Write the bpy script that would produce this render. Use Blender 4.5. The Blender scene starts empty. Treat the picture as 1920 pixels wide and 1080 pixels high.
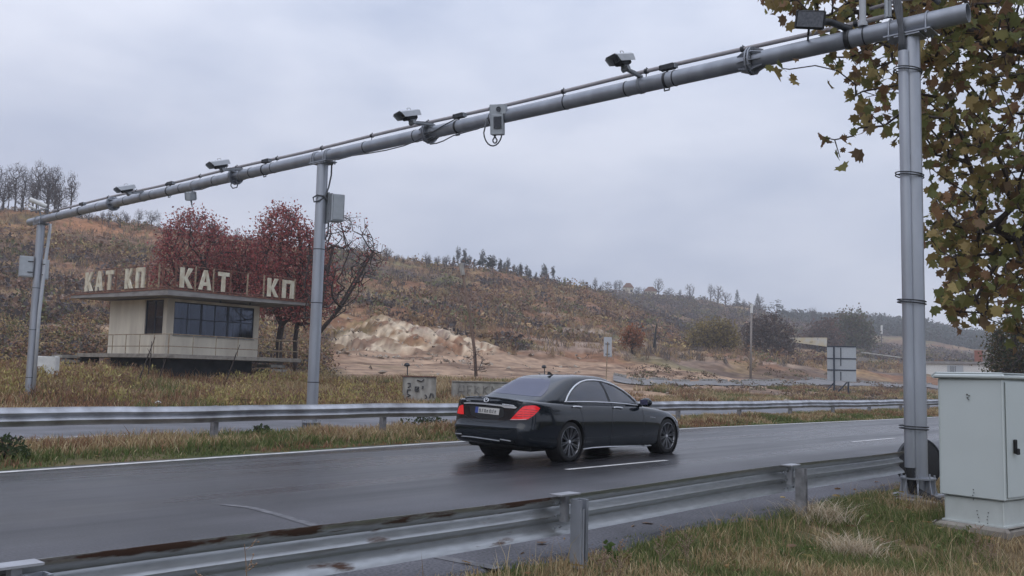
import bpy, bmesh, math, random
import numpy as np
from mathutils import Vector, Matrix
from mathutils.bvhtree import BVHTree
rad = math.radians
random.seed(7); rng = np.random.default_rng(7)
scene = bpy.context.scene
# ------------------------------------------------------------------ camera
F, PITCH, ROLL, CH, YAW = 1735.4, .095, .024, 1.456, .722
cp, sp_ = math.cos(PITCH), math.sin(PITCH)
FW = np.array([0, cp, sp_]); U0 = np.array([0, -sp_, cp]); R0 = np.array([1., 0, 0])
RV = math.cos(ROLL)*R0 + math.sin(ROLL)*U0
UV = -math.sin(ROLL)*R0 + math.cos(ROLL)*U0
cam = bpy.data.cameras.new('camera'); camo = bpy.data.objects.new('camera', cam)
scene.collection.objects.link(camo)
M = Matrix(((RV[0], UV[0], -FW[0], 0), (RV[1], UV[1], -FW[1], 0), (RV[2], UV[2], -FW[2], CH), (0, 0, 0, 1)))
camo.matrix_world = M
cam.sensor_width = 36; cam.lens = F/1920*36; cam.clip_start = .05; cam.clip_end = 6000
scene.camera = camo
# ------------------------------------------------------------------ sky and light (overcast)
w = bpy.data.worlds.new('World'); scene.world = w; w.use_nodes = True
nt = w.node_tree; nt.nodes.clear()
def N(t, typ, **kw):
    n = t.nodes.new(typ)
    for k, v in kw.items():
        if k in n.inputs.keys() if isinstance(k, str) else False: n.inputs[k].default_value = v
        else: setattr(n, k, v)
    return n
out = nt.nodes.new('ShaderNodeOutputWorld'); bg = nt.nodes.new('ShaderNodeBackground')
sky = nt.nodes.new('ShaderNodeTexSky'); sky.sky_type = 'NISHITA'; sky.sun_disc = False
SUN_EL, SUN_ROT = rad(48), rad(200)
sky.sun_elevation = SUN_EL; sky.sun_rotation = SUN_ROT
tc = nt.nodes.new('ShaderNodeTexCoord')
mp = nt.nodes.new('ShaderNodeMapping'); mp.inputs['Scale'].default_value = (1, 1, 2.6)
no = nt.nodes.new('ShaderNodeTexNoise'); no.inputs['Scale'].default_value = 2.6; no.inputs['Detail'].default_value = 5; no.inputs['Roughness'].default_value = .5
rmp = nt.nodes.new('ShaderNodeValToRGB')
rmp.color_ramp.elements[0].position = .36; rmp.color_ramp.elements[0].color = (.425, .485, .63, 1)
rmp.color_ramp.elements[1].position = .62; rmp.color_ramp.elements[1].color = (.655, .695, .81, 1)
sepx = nt.nodes.new('ShaderNodeSeparateXYZ')
elr = nt.nodes.new('ShaderNodeMapRange'); elr.inputs['From Min'].default_value = 0.0; elr.inputs['From Max'].default_value = 1.0
elr.inputs['To Min'].default_value = .90; elr.inputs['To Max'].default_value = 1.95
mul = nt.nodes.new('ShaderNodeVectorMath'); mul.operation = 'SCALE'
sc0 = nt.nodes.new('ShaderNodeVectorMath'); sc0.operation = 'SCALE'; sc0.inputs['Scale'].default_value = .06
mix = nt.nodes.new('ShaderNodeMix'); mix.data_type = 'RGBA'; mix.inputs[0].default_value = .05
L = nt.links.new
L(tc.outputs['Generated'], mp.inputs[0]); L(mp.outputs[0], no.inputs['Vector']); L(no.outputs['Fac'], rmp.inputs[0])
L(tc.outputs['Generated'], sepx.inputs[0]); L(sepx.outputs['Z'], elr.inputs['Value'])
L(rmp.outputs[0], mul.inputs[0]); L(elr.outputs[0], mul.inputs['Scale'])
L(sky.outputs[0], sc0.inputs[0]); L(mul.outputs[0], mix.inputs[6]); L(sc0.outputs[0], mix.inputs[7])
L(mix.outputs[2], bg.inputs[0]); bg.inputs[1].default_value = 1.0; L(bg.outputs[0], out.inputs[0])
sl = bpy.data.lights.new('sun', 'SUN'); sl.energy = .7; sl.angle = rad(60); sl.color = (1, .96, .9)
so = bpy.data.objects.new('sun', sl); scene.collection.objects.link(so)
so.rotation_euler = (rad(90)-SUN_EL, 0, math.pi-SUN_ROT)
scene.cycles.volume_bounces = 2; scene.cycles.volume_max_steps = 64
vs = scene.view_settings; vs.view_transform = 'Standard'; vs.look = 'None'; vs.exposure = 0.08; vs.gamma = 1

# ------------------------------------------------------------------ frames and helpers
D_ = np.array([math.sin(YAW), math.cos(YAW), 0]); N_ = np.array([-math.cos(YAW), math.sin(YAW), 0])
def S(s, t, z=0.): return D_*s + N_*t + np.array([0, 0, z])
def proj(P):
    d = np.atleast_2d(np.asarray(P, float)) - [0, 0, CH]; z = d@FW
    return np.stack([960+F*(d@RV)/z, 540-F*(d@UV)/z], -1)
def ray(x, y): return FW + RV*(x-960)/F - UV*(y-540)/F
def atY(x, y, Y): v = ray(x, y); return np.array([0, 0, CH]) + v*Y/v[1]
def horv(x): a, b = ray(x, 600), ray(x, 800); return 600+200*a[2]/(a[2]-b[2])

def lin(c): return tuple((x/12.92 if x <= .04045 else ((x+.055)/1.055)**2.4) for x in c)
def value_noise(x, y, seed=0):
    xi = np.floor(x).astype(np.int64); yi = np.floor(y).astype(np.int64)
    xf = x-xi; yf = y-yi; xf = xf*xf*(3-2*xf); yf = yf*yf*(3-2*yf)
    def hsh(a, b):
        v = (a*374761393 + b*668265263 + seed*1442695041) & 0x7fffffff
        v = ((v ^ (v >> 13))*1274126177) & 0x7fffffff
        return ((v ^ (v >> 16)) & 0xffff)/65535.
    return (hsh(xi, yi)*(1-xf)+hsh(xi+1, yi)*xf)*(1-yf) + (hsh(xi, yi+1)*(1-xf)+hsh(xi+1, yi+1)*xf)*yf
def fbm(x, y, o=4, seed=0):
    s = 0; a = .5
    for i in range(o):
        s = s + a*value_noise(x*2**i, y*2**i, seed+i*17); a *= .5
    return s/(1-.5**o)

class MB:
    def __init__(s): s.v = []; s.f = []; s.c = []
    def add(s, vs_, fs, col=None):
        o = len(s.v); s.v += [tuple(map(float, v)) for v in vs_]; s.f += [tuple(i+o for i in f) for f in fs]
        if col is not None: s.c += [col]*len(vs_)
        return s
    def box(s, c, size, ax=None, bev=0):
        c = np.asarray(c, float); ax = np.eye(3) if ax is None else np.asarray(ax, float)
        h = np.asarray(size, float)/2
        if bev <= 0:
            vs_ = [c + ax[0]*h[0]*i + ax[1]*h[1]*j + ax[2]*h[2]*k for i in (-1, 1) for j in (-1, 1) for k in (-1, 1)]
            s.add(vs_, [(0, 1, 3, 2), (4, 6, 7, 5), (0, 4, 5, 1), (2, 3, 7, 6), (0, 2, 6, 4), (1, 5, 7, 3)])
        else:
            b = min(bev, h.min()*.9)
            pr = []
            for (i, j) in ((-1, -1), (1, -1), (1, 1), (-1, 1)):
                for q in ((0, 1), (1, 0)) if i*j < 0 else ((1, 0), (0, 1)):
                    pr.append((i*(h[0]-b*q[0]), j*(h[1]-b*q[1])))
            # layers inset at both ends
            cx = [(x*(h[0]-b)/h[0], y*(h[1]-b)/h[1]) for x, y in pr]
            lay = [(cx, -h[2]), (pr, -h[2]+b), (pr, h[2]-b), (cx, h[2])]
            vs_ = [c+ax[0]*x+ax[1]*y+ax[2]*z for P, z in lay for x, y in P]
            fs = [tuple(range(7, -1, -1)), tuple(range(24, 32))]
            for l in range(3):
                for k in range(8):
                    a = l*8+k; b2 = l*8+(k+1) % 8
                    fs.append((a, b2, b2+8, a+8))
            s.add(vs_, fs)
        return s
    def tube(s, path, r, n=10, cap=True, closed=False):
        P = [np.asarray(p, float) for p in path]; m = len(P)
        rr = r if hasattr(r, '__len__') else [r]*m
        vs_ = []; up = None
        for i in range(m):
            if closed: t = P[(i+1) % m]-P[i-1]
            else: t = P[min(i+1, m-1)]-P[max(i-1, 0)]
            t = t/(np.linalg.norm(t)+1e-12)
            if up is None:
                up = np.array([0, 0, 1.]) if abs(t[2]) < .9 else np.array([1., 0, 0])
            a = up - t*(up@t); a /= (np.linalg.norm(a)+1e-12); b = np.cross(t, a); up = a
            for k in range(n):
                an = 2*math.pi*k/n
                vs_.append(P[i]+(a*math.cos(an)+b*math.sin(an))*rr[i])
        fs = []
        for i in range(m if closed else m-1):
            j = (i+1) % m
            for k in range(n):
                k2 = (k+1) % n; fs.append((i*n+k, j*n+k, j*n+k2, i*n+k2))
        if cap and not closed: fs += [tuple(range(n)), tuple(range((m-1)*n+n-1, (m-1)*n-1, -1))]
        return s.add(vs_, fs)
    def prism(s, poly, o, ux, uy, th):
        # polygon in the plane (ux, uy) at o, extruded by the vector th
        o, ux, uy, th = [np.asarray(q, float) for q in (o, ux, uy, th)]
        n = len(poly)
        vs_ = [o+ux*a+uy*b for a, b in poly]+[o+ux*a+uy*b+th for a, b in poly]
        fs = [tuple(range(n)), tuple(range(2*n-1, n-1, -1))]+[(i, (i+1) % n, (i+1) % n+n, i+n) for i in range(n)]
        return s.add(vs_, fs)
    def lathe(s, prof, o, ax, n=32, closed=False):
        # prof: (radius, along)
        o, ax = np.asarray(o, float), np.asarray(ax, float); ax = ax/np.linalg.norm(ax)
        a = np.cross(ax, [0, 0, 1.]); a = np.array([1., 0, 0]) if np.linalg.norm(a) < .1 else a/np.linalg.norm(a)
        b = np.cross(ax, a); vs_ = []
        for (r, h) in prof:
            for k in range(n):
                an = 2*math.pi*k/n; vs_.append(o+ax*h+(a*math.cos(an)+b*math.sin(an))*r)
        m = len(prof); fs = []
        for i in range(m if closed else m-1):
            for k in range(n):
                k2 = (k+1) % n; j = (i+1) % m; fs.append((i*n+k, j*n+k, j*n+k2, i*n+k2))
        return s.add(vs_, fs)
    def build(s, name, mat, parent=None, smooth=False, origin=None, autos=None):
        if origin is None: origin = np.array(parent['_o']) if parent is not None else np.zeros(3)
        me = bpy.data.meshes.new(name)
        v = np.array(s.v)-np.asarray(origin)
        me.from_pydata(v.tolist(), [], s.f)
        if s.c:
            at = me.color_attributes.new('tint', 'FLOAT_COLOR', 'POINT')
            at.data.foreach_set('color', np.array([(*c, 1) for c in s.c], dtype=np.float32).ravel())
        bm = bmesh.new(); bm.from_mesh(me); bmesh.ops.recalc_face_normals(bm, faces=bm.faces) if not s.c else None
        bm.to_mesh(me); bm.free()
        for m_ in (mat if isinstance(mat, (list, tuple)) else [mat]): me.materials.append(m_)
        if smooth: me.polygons.foreach_set('use_smooth', [True]*len(me.polygons))
        o = bpy.data.objects.new(name, me); scene.collection.objects.link(o)
        if autos is not None: 
            me.polygons.foreach_set('use_smooth', [True]*len(me.polygons))
            try: me.set_sharp_from_angle(angle=rad(autos))
            except Exception: pass
        if parent is not None: o.parent = parent
        else: o.location = origin
        o['_o'] = [float(q) for q in origin]
        return o
def fastmesh(name, V, Fc, nper, mat, cols=None, parent=None, origin=(0, 0, 0), smooth=False, normals=None):
    """V (n,3), Fc (m,nper)"""
    me = bpy.data.meshes.new(name); V = np.asarray(V, np.float32)-np.asarray(origin, np.float32); Fc = np.asarray(Fc, np.int32)
    me.vertices.add(len(V)); me.vertices.foreach_set('co', V.ravel())
    me.loops.add(Fc.size); me.loops.foreach_set('vertex_index', Fc.ravel())
    me.polygons.add(len(Fc)); me.polygons.foreach_set('loop_start', np.arange(0, Fc.size, nper, dtype=np.int32))
    me.polygons.foreach_set('loop_total', np.full(len(Fc), nper, np.int32))
    me.polygons.foreach_set('use_smooth', np.full(len(Fc), smooth))
    me.update(calc_edges=True)
    if cols is not None:
        at = me.color_attributes.new('tint', 'FLOAT_COLOR', 'POINT')
        c = np.ones((len(V), 4), np.float32); c[:, :3] = cols; at.data.foreach_set('color', c.ravel())
    me.materials.append(mat)
    o = bpy.data.objects.new(name, me); scene.collection.objects.link(o)
    if parent is not None: o.parent = parent
    else: o.location = origin
    o['_o'] = [float(q) for q in origin]
    return o
def tag(o, label=None, cat=None, group=None, kind=None):
    if label: o['label'] = label
    if cat: o['category'] = cat
    if group: o['group'] = group
    if kind: o['kind'] = kind
    return o
def thing(name, origin, label, cat, group=None):
    o = bpy.data.objects.new(name, None); scene.collection.objects.link(o); o.empty_display_size = .3
    o.location = [float(q) for q in origin]; o['_o'] = [float(q) for q in origin]
    return tag(o, label, cat, group)
def copy_tree(src, loc=None, rz=0, scale=1, parent=None, **tg):
    c = src.copy(); scene.collection.objects.link(c)
    if parent is not None: c.parent = parent
    else:
        c.location = [float(q) for q in loc]; c.rotation_euler = (0, 0, rz); c.scale = (scale,)*3 if not hasattr(scale, '__len__') else scale
        for k, v in tg.items(): c[k] = v
    for ch in list(src.children): copy_tree(ch, parent=c)
    return c

# ------------------------------------------------------------------ materials
def mat(name, col, rough=.6, metal=0., var=.25, scale=8., col2=None, bump=0., spec=.5, attr=False, stretch=(1, 1, 1), rvar=0., coat=0., detail=5., trans=0.):
    m = bpy.data.materials.new(name); m.use_nodes = True; t = m.node_tree; b = t.nodes['Principled BSDF']
    tc = t.nodes.new('ShaderNodeTexCoord'); mp = t.nodes.new('ShaderNodeMapping'); mp.inputs['Scale'].default_value = stretch
    n = t.nodes.new('ShaderNodeTexNoise'); n.inputs['Scale'].default_value = scale; n.inputs['Detail'].default_value = detail
    t.links.new(tc.outputs['Object'], mp.inputs[0]); t.links.new(mp.outputs[0], n.inputs['Vector'])
    r = t.nodes.new('ShaderNodeValToRGB'); r.color_ramp.elements[0].position = .3; r.color_ramp.elements[1].position = .7
    c2 = col2 if col2 else tuple(c*(1-var) for c in col); c1 = col if col2 else tuple(min(1, c*(1+var)) for c in col)
    r.color_ramp.elements[0].color = (*c2, 1); r.color_ramp.elements[1].color = (*c1, 1)
    t.links.new(n.outputs['Fac'], r.inputs[0]); src = r.outputs[0]
    if attr:
        a = t.nodes.new('ShaderNodeVertexColor'); a.layer_name = 'tint'
        mx = t.nodes.new('ShaderNodeMix'); mx.data_type = 'RGBA'; mx.blend_type = 'MULTIPLY'; mx.inputs[0].default_value = 1
        t.links.new(src, mx.inputs[6]); t.links.new(a.outputs[0], mx.inputs[7]); src = mx.outputs[2]
    t.links.new(src, b.inputs['Base Color'])
    b.inputs['Roughness'].default_value = rough; b.inputs['Metallic'].default_value = metal
    b.inputs['Specular IOR Level'].default_value = spec
    if coat: b.inputs['Coat Weight'].default_value = coat; b.inputs['Coat Roughness'].default_value = .04
    if rvar:
        mr = t.nodes.new('ShaderNodeMapRange'); mr.inputs['To Min'].default_value = max(.02, rough-rvar); mr.inputs['To Max'].default_value = min(1, rough+rvar)
        t.links.new(n.outputs['Fac'], mr.inputs['Value']); t.links.new(mr.outputs[0], b.inputs['Roughness'])
    if bump:
        bp = t.nodes.new('ShaderNodeBump'); bp.inputs['Strength'].default_value = bump; bp.inputs['Distance'].default_value = .02
        n2 = t.nodes.new('ShaderNodeTexNoise'); n2.inputs['Scale'].default_value = scale*3; n2.inputs['Detail'].default_value = 6
        t.links.new(mp.outputs[0], n2.inputs['Vector']); t.links.new(n2.outputs['Fac'], bp.inputs['Height']); t.links.new(bp.outputs[0], b.inputs['Normal'])
    return m
def leafmat(name, tr=.35):
    m = bpy.data.materials.new(name); m.use_nodes = True; t = m.node_tree; b = t.nodes['Principled BSDF']
    a = t.nodes.new('ShaderNodeVertexColor'); a.layer_name = 'tint'
    t.links.new(a.outputs[0], b.inputs['Base Color']); b.inputs['Roughness'].default_value = .6; b.inputs['Specular IOR Level'].default_value = .25
    if tr:
        tl = t.nodes.new('ShaderNodeBsdfTranslucent'); mx = t.nodes.new('ShaderNodeMixShader'); mx.inputs[0].default_value = tr
        t.links.new(a.outputs[0], tl.inputs[0]); t.links.new(b.outputs[0], mx.inputs[1]); t.links.new(tl.outputs[0], mx.inputs[2])
        t.links.new(mx.outputs[0], t.nodes['Material Output'].inputs[0])
    return m
m_steel = mat('galvanised_steel', (.30, .32, .36), rough=.42, metal=.45, var=.16, scale=3.5, rvar=.12, stretch=(1, 1, .6))
m_steel2 = mat('brushed_galvanised_pipe', (.36, .38, .42), rough=.36, metal=.55, var=.12, scale=4, rvar=.1, stretch=(1, 1, .25))
m_rail = mat('guardrail_steel', (.40, .42, .44), rough=.40, metal=.5, var=.28, scale=2.6, rvar=.15, stretch=(1, 1, 3), col2=(.26, .265, .27))
m_railfar = mat('weathered_guardrail', (.52, .54, .58), rough=.4, metal=.3, col2=(.22, .22, .235), scale=2.2, rvar=.15, detail=9)
m_post = mat('weathered_post_steel', (.25, .25, .26), rough=.55, metal=.4, var=.35, scale=9)
m_dark = mat('dark_metal', (.035, .037, .042), rough=.5, metal=.3, var=.2)
m_black = mat('black_rubber', (.014, .014, .016), rough=.6, var=.2, scale=20)
m_cable = mat('grey_cable', (.07, .075, .085), rough=.5)
m_conduit = mat('conduit_plastic', (.33, .31, .32), rough=.45, var=.1)
m_camwhite = mat('camera_housing', (.42, .44, .47), rough=.4, var=.08)
m_camgrey = mat('camera_grey', (.20, .215, .235), rough=.45, var=.12)
m_boxgrey = mat('enclosure_grey', (.38, .41, .44), rough=.45, var=.07)
m_lens = mat('lens_glass', (.012, .014, .02), rough=.08, var=.1, spec=.8)
m_cab = mat('cabinet_polyester', (.50, .545, .54), rough=.55, var=.035, scale=1.6, bump=.03)
m_cab2 = mat('cabinet_base_polyester', (.46, .49, .475), rough=.55, var=.08, scale=5)
m_conc = mat('weathered_concrete', (.30, .275, .24), rough=.9, col2=(.17, .15, .13), scale=4, bump=.4)
m_concl = mat('pale_concrete', (.40, .385, .35), rough=.9, col2=(.20, .19, .175), scale=3.2, bump=.3, stretch=(1, 1, .5))
m_roofc = mat('roof_concrete', (.30, .29, .28), rough=.85, col2=(.17, .155, .155), scale=1.4, stretch=(1, 1, 2.5))
m_plaster = mat('cream_plaster', (.70, .65, .54), rough=.85, col2=(.47, .42, .35), scale=1.6, bump=.05, stretch=(1, 1, .22), detail=9)
m_rust = mat('rusty_paint', (.22, .10, .065), rough=.8, col2=(.10, .05, .04), scale=6)
m_railing = mat('faded_railing_paint', (.36, .30, .20), rough=.7, col2=(.17, .10, .07), scale=8)
m_letter = mat('cream_letter_paint', (.66, .64, .52), rough=.7, col2=(.46, .38, .27), scale=3.5)
m_frame = mat('dark_window_frame', (.02, .028, .045), rough=.5, var=.2)
m_white = mat('white_paint', (.62, .62, .60), rough=.6, var=.12, scale=6)
m_bark = mat('bark', (.055, .042, .038), rough=.9, var=.4, scale=12, bump=.3)
m_barkfar = mat('far_bark', (.075, .065, .068), rough=.9, var=.3, scale=2)
m_leaf = leafmat('leaves', .45); m_grass = leafmat('grass_blades', .3); m_scrub = leafmat('scrub', .12)
m_roofred = mat('clay_roof', (.22, .115, .08), rough=.8, var=.2); m_brick = mat('brick', (.24, .09, .06), rough=.85, var=.25, scale=9)

def pane_mat(name, tint, gl=.35, rough=.03):
    m = bpy.data.materials.new(name); m.use_nodes = True; t = m.node_tree; t.nodes.remove(t.nodes['Principled BSDF'])
    tr = t.nodes.new('ShaderNodeBsdfTransparent'); tr.inputs[0].default_value = (*tint, 1)
    g = t.nodes.new('ShaderNodeBsdfGlossy'); g.inputs[0].default_value = (.8, .85, 1, 1); g.inputs['Roughness'].default_value = rough
    n = t.nodes.new('ShaderNodeTexNoise'); n.inputs['Scale'].default_value = 1.2
    mr = t.nodes.new('ShaderNodeMapRange'); mr.inputs['To Min'].default_value = gl*.8; mr.inputs['To Max'].default_value = gl*1.2
    fr = t.nodes.new('ShaderNodeFresnel'); fr.inputs[0].default_value = 1.5
    ad = t.nodes.new('ShaderNodeMath'); ad.operation = 'ADD'; ad.use_clamp = True
    t.links.new(n.outputs['Fac'], mr.inputs['Value']); t.links.new(mr.outputs[0], ad.inputs[0]); t.links.new(fr.outputs[0], ad.inputs[1])
    mx = t.nodes.new('ShaderNodeMixShader'); t.links.new(ad.outputs[0], mx.inputs[0]); t.links.new(tr.outputs[0], mx.inputs[1]); t.links.new(g.outputs[0], mx.inputs[2])
    t.links.new(mx.outputs[0], t.nodes['Material Output'].inputs[0]); return m
m_pane = pane_mat('window_pane', (.50, .54, .60), .015)

# ------------------------------------------------------------------ terrain
# (distance, image row) read off the photograph per column, turned into real heights once; far side of the road only
COLS = {
 -350: [(31, None, 0), (40, 730), (46, 703), (60, 683), (75, 640), (100, 575), (130, 480), (165, 400), (195, 350), (300, 355), (1500, 500)],
 0:    [(34, None, 0), (40, 728), (46, 703), (60, 686), (75, 648), (100, 588), (130, 510), (160, 450), (190, 398), (300, 402), (1500, 560)],
 180:  [(36, None, 0), (41, 732), (47, 705), (60, 688), (75, 648), (100, 590), (130, 520), (160, 462), (190, 420), (300, 425), (1500, 580)],
 330:  [(38, None, 0), (43, 732), (49, 704), (60, 690), (75, 655), (100, 600), (130, 530), (160, 480), (192, 440), (300, 446), (1500, 590)],
 500:  [(41, None, 0), (46, 733), (52, 706), (62, 690), (80, 664), (105, 612), (135, 560), (165, 510), (196, 462), (300, 470), (1500, 600)],
 640:  [(43, None, 0), (48, 735), (56, 716), (66, 702), (86, 667), (92, 655), (97, 618), (125, 575), (165, 520), (198, 473), (300, 482), (1500, 610)],
 730:  [(45, None, 0), (50, 736), (58, 717), (68, 704), (89, 667), (93, 655), (99, 608), (130, 570), (165, 528), (200, 488), (300, 500), (1500, 620)],
 820:  [(47, None, 0), (52, 738), (60, 719), (70, 706), (91, 671), (95, 658), (101, 620), (130, 588), (165, 540), (204, 497), (300, 515), (1500, 630)],
 900:  [(49, None, 0), (54, 740), (62, 722), (72, 709), (93, 676), (98, 664), (102, 645), (135, 600), (170, 550), (208, 507), (300, 530), (1500, 640)],
 1000: [(52, None, 0), (57, 741), (66, 724), (76, 712), (96, 682), (108, 655), (140, 615), (175, 570), (213, 524), (300, 550), (440, 548), (1500, 650)],
 1100: [(56, None, 0), (62, 742), (72, 725), (82, 714), (100, 688), (112, 660), (145, 625), (180, 588), (218, 546), (300, 570), (440, 548), (1500, 655)],
 1200: [(61, None, 0), (68, 742), (80, 726), (90, 717), (106, 694), (116, 672), (140, 648), (175, 618), (215, 592), (300, 590), (440, 553), (1500, 660)],
 1300: [(67, None, 0), (75, 742), (88, 727), (98, 719), (112, 697), (121, 677), (134, 660), (180, 645), (230, 628), (320, 600), (450, 560), (1500, 665)],
 1400: [(75, None, 0), (83, 743), (95, 729), (105, 721), (118, 702), (127, 684), (140, 668), (190, 658), (240, 645), (330, 615), (460, 576), (1500, 670)],
 1500: [(84, None, 0), (90, 743), (102, 731), (112, 722), (124, 706), (133, 695), (150, 684), (200, 672), (250, 660), (340, 638), (470, 606), (700, 606), (1500, 680)],
 1600: [(97, None, 0), (103, 743), (115, 731), (125, 723), (138, 709), (150, 700), (170, 692), (210, 684), (260, 674), (360, 655), (480, 640), (700, 606), (1500, 685)],
 1700: [(113, None, 0), (118, 743), (130, 733), (140, 725), (152, 714), (165, 704), (185, 697), (220, 690), (270, 684), (380, 665), (480, 650), (720, 612), (1500, 690)],
 1850: [(146, None, 0), (150, 743), (160, 735), (170, 730), (180, 722), (190, 715), (210, 705), (240, 700), (290, 692), (390, 680), (480, 670), (720, 640), (1500, 700)],
 2000: [(172, None, 0), (180, 741), (190, 738), (200, 735), (210, 730), (220, 726), (240, 720), (270, 715), (310, 708), (400, 700), (480, 693), (720, 678), (1500, 712)],
 2400: [(300, None, 0), (480, 733), (1500, 735)],
}
_cx = sorted(COLS); _caz = []; _cr = np.concatenate([np.linspace(20, 240, 441), np.linspace(242, 520, 140), np.linspace(525, 1500, 160)]); _cz = []
for x in _cx:
    v = ray(x, 700); az = math.atan2(v[0], v[1]); _caz.append(az)
    D, Z = [10.], [0.]
    for e in COLS[x]:
        D.append(e[0])
        if len(e) == 3: Z.append(e[2])
        else:
            q = ray(x, e[1]); Z.append(CH+q[2]/math.hypot(q[0], q[1])*e[0])
    z = np.interp(_cr, D, Z)
    k = np.ones(7)/7; z2 = np.convolve(np.pad(z, 3, 'edge'), k, 'valid'); _cz.append(z2)
_caz = np.array(_caz); _cz = np.array(_cz)
def rd_off(s): return np.interp(s, [-40, 0, 5, 9, 14, 25, 40, 60, 400], [-.7, -.6, -.42, -.02, .38, .75, .25, 0, 0])
def road_t(s, base): return base + rd_off(s)
def terrain(x, y, detail=True):
    x = np.asarray(x, float); y = np.asarray(y, float)
    s = x*D_[0]+y*D_[1]; t = x*N_[0]+y*N_[1]; r = np.hypot(x, y); az = np.arctan2(x, y)
    # flat part
    zf = np.where(t < 4.95, -.014-.11*np.clip((4.93-t)/.8, 0, 1)-.014*np.clip(4.95-t, 0, 6), -.014)
    zf = np.where((t > 14.1+rd_off(s)+.12) & (t < 17.7+rd_off(s)*.6), -.014+.075*np.sin(np.clip((t-14.2-rd_off(s))/(3.5-rd_off(s)*.4), 0, 1)*math.pi), zf)
    zf = zf-.20*np.exp(-((s-9.9)**2+(t-2.3)**2)/1.8)
    far = t > 28.8
    a = np.clip(az, _caz[0], _caz[-1]); ia = np.clip(np.searchsorted(_caz, a)-1, 0, len(_caz)-2)
    fa = (a-_caz[ia])/(_caz[ia+1]-_caz[ia]); fa = fa*fa*(3-2*fa)*.5+fa*.5
    rr = np.clip(r, _cr[0], _cr[-1]); ir = np.clip(np.searchsorted(_cr, rr)-1, 0, len(_cr)-2); fr = (rr-_cr[ir])/(_cr[ir+1]-_cr[ir])
    z = (_cz[ia, ir]*(1-fa)+_cz[ia+1, ir]*fa)*(1-fr)+(_cz[ia, ir+1]*(1-fa)+_cz[ia+1, ir+1]*fa)*fr
    if detail:
        amp = np.clip((r-60)/60, 0, 1)*np.clip((z-1.2)/3, 0, 1)*np.clip(1.25-(az-.28)*3.2, .12, 1)
        z = z + amp*((fbm(x/9, y/9, 4, 3)-.5)*2.6 + (fbm(x/2.3, y/2.3, 3, 9)-.5)*1.0)
        ixa = 960+F*np.tan(np.clip(az, -1.2, 1.2))
        cl = np.clip((ixa-585)/40, 0, 1)*np.clip((950-ixa)/40, 0, 1)*np.clip((r-91)/3, 0, 1)*np.clip((112-r)/6, 0, 1)
        z = z + cl*((fbm(s/2.2, r/7, 4, 311)-.5)*3.4-np.abs(fbm(s/.9, r/4, 3, 321)-.5)*3.2)
        ga = np.clip((t-29.5)/4, 0, 1)
        z = z + ga*(fbm(x/2.2, y/2.2, 3, 5)-.5)*.28
    z = np.where(far, np.maximum(z, .0)+.0, zf)
    w_ = np.clip((t-28.6)/1.2, 0, 1)
    return np.where(t > 28.6, (-.014)*(1-w_)+z*w_, zf)
def tz(x, y): return float(terrain(np.array([x]), np.array([y]))[0])
def gpt(px, r, dz=0):
    """ground point seen in image column px at range r"""
    v = ray(px, 700); az = math.atan2(v[0], v[1]); x, y = r*math.sin(az), r*math.cos(az)
    return np.array([x, y, tz(x, y)+dz])

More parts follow.
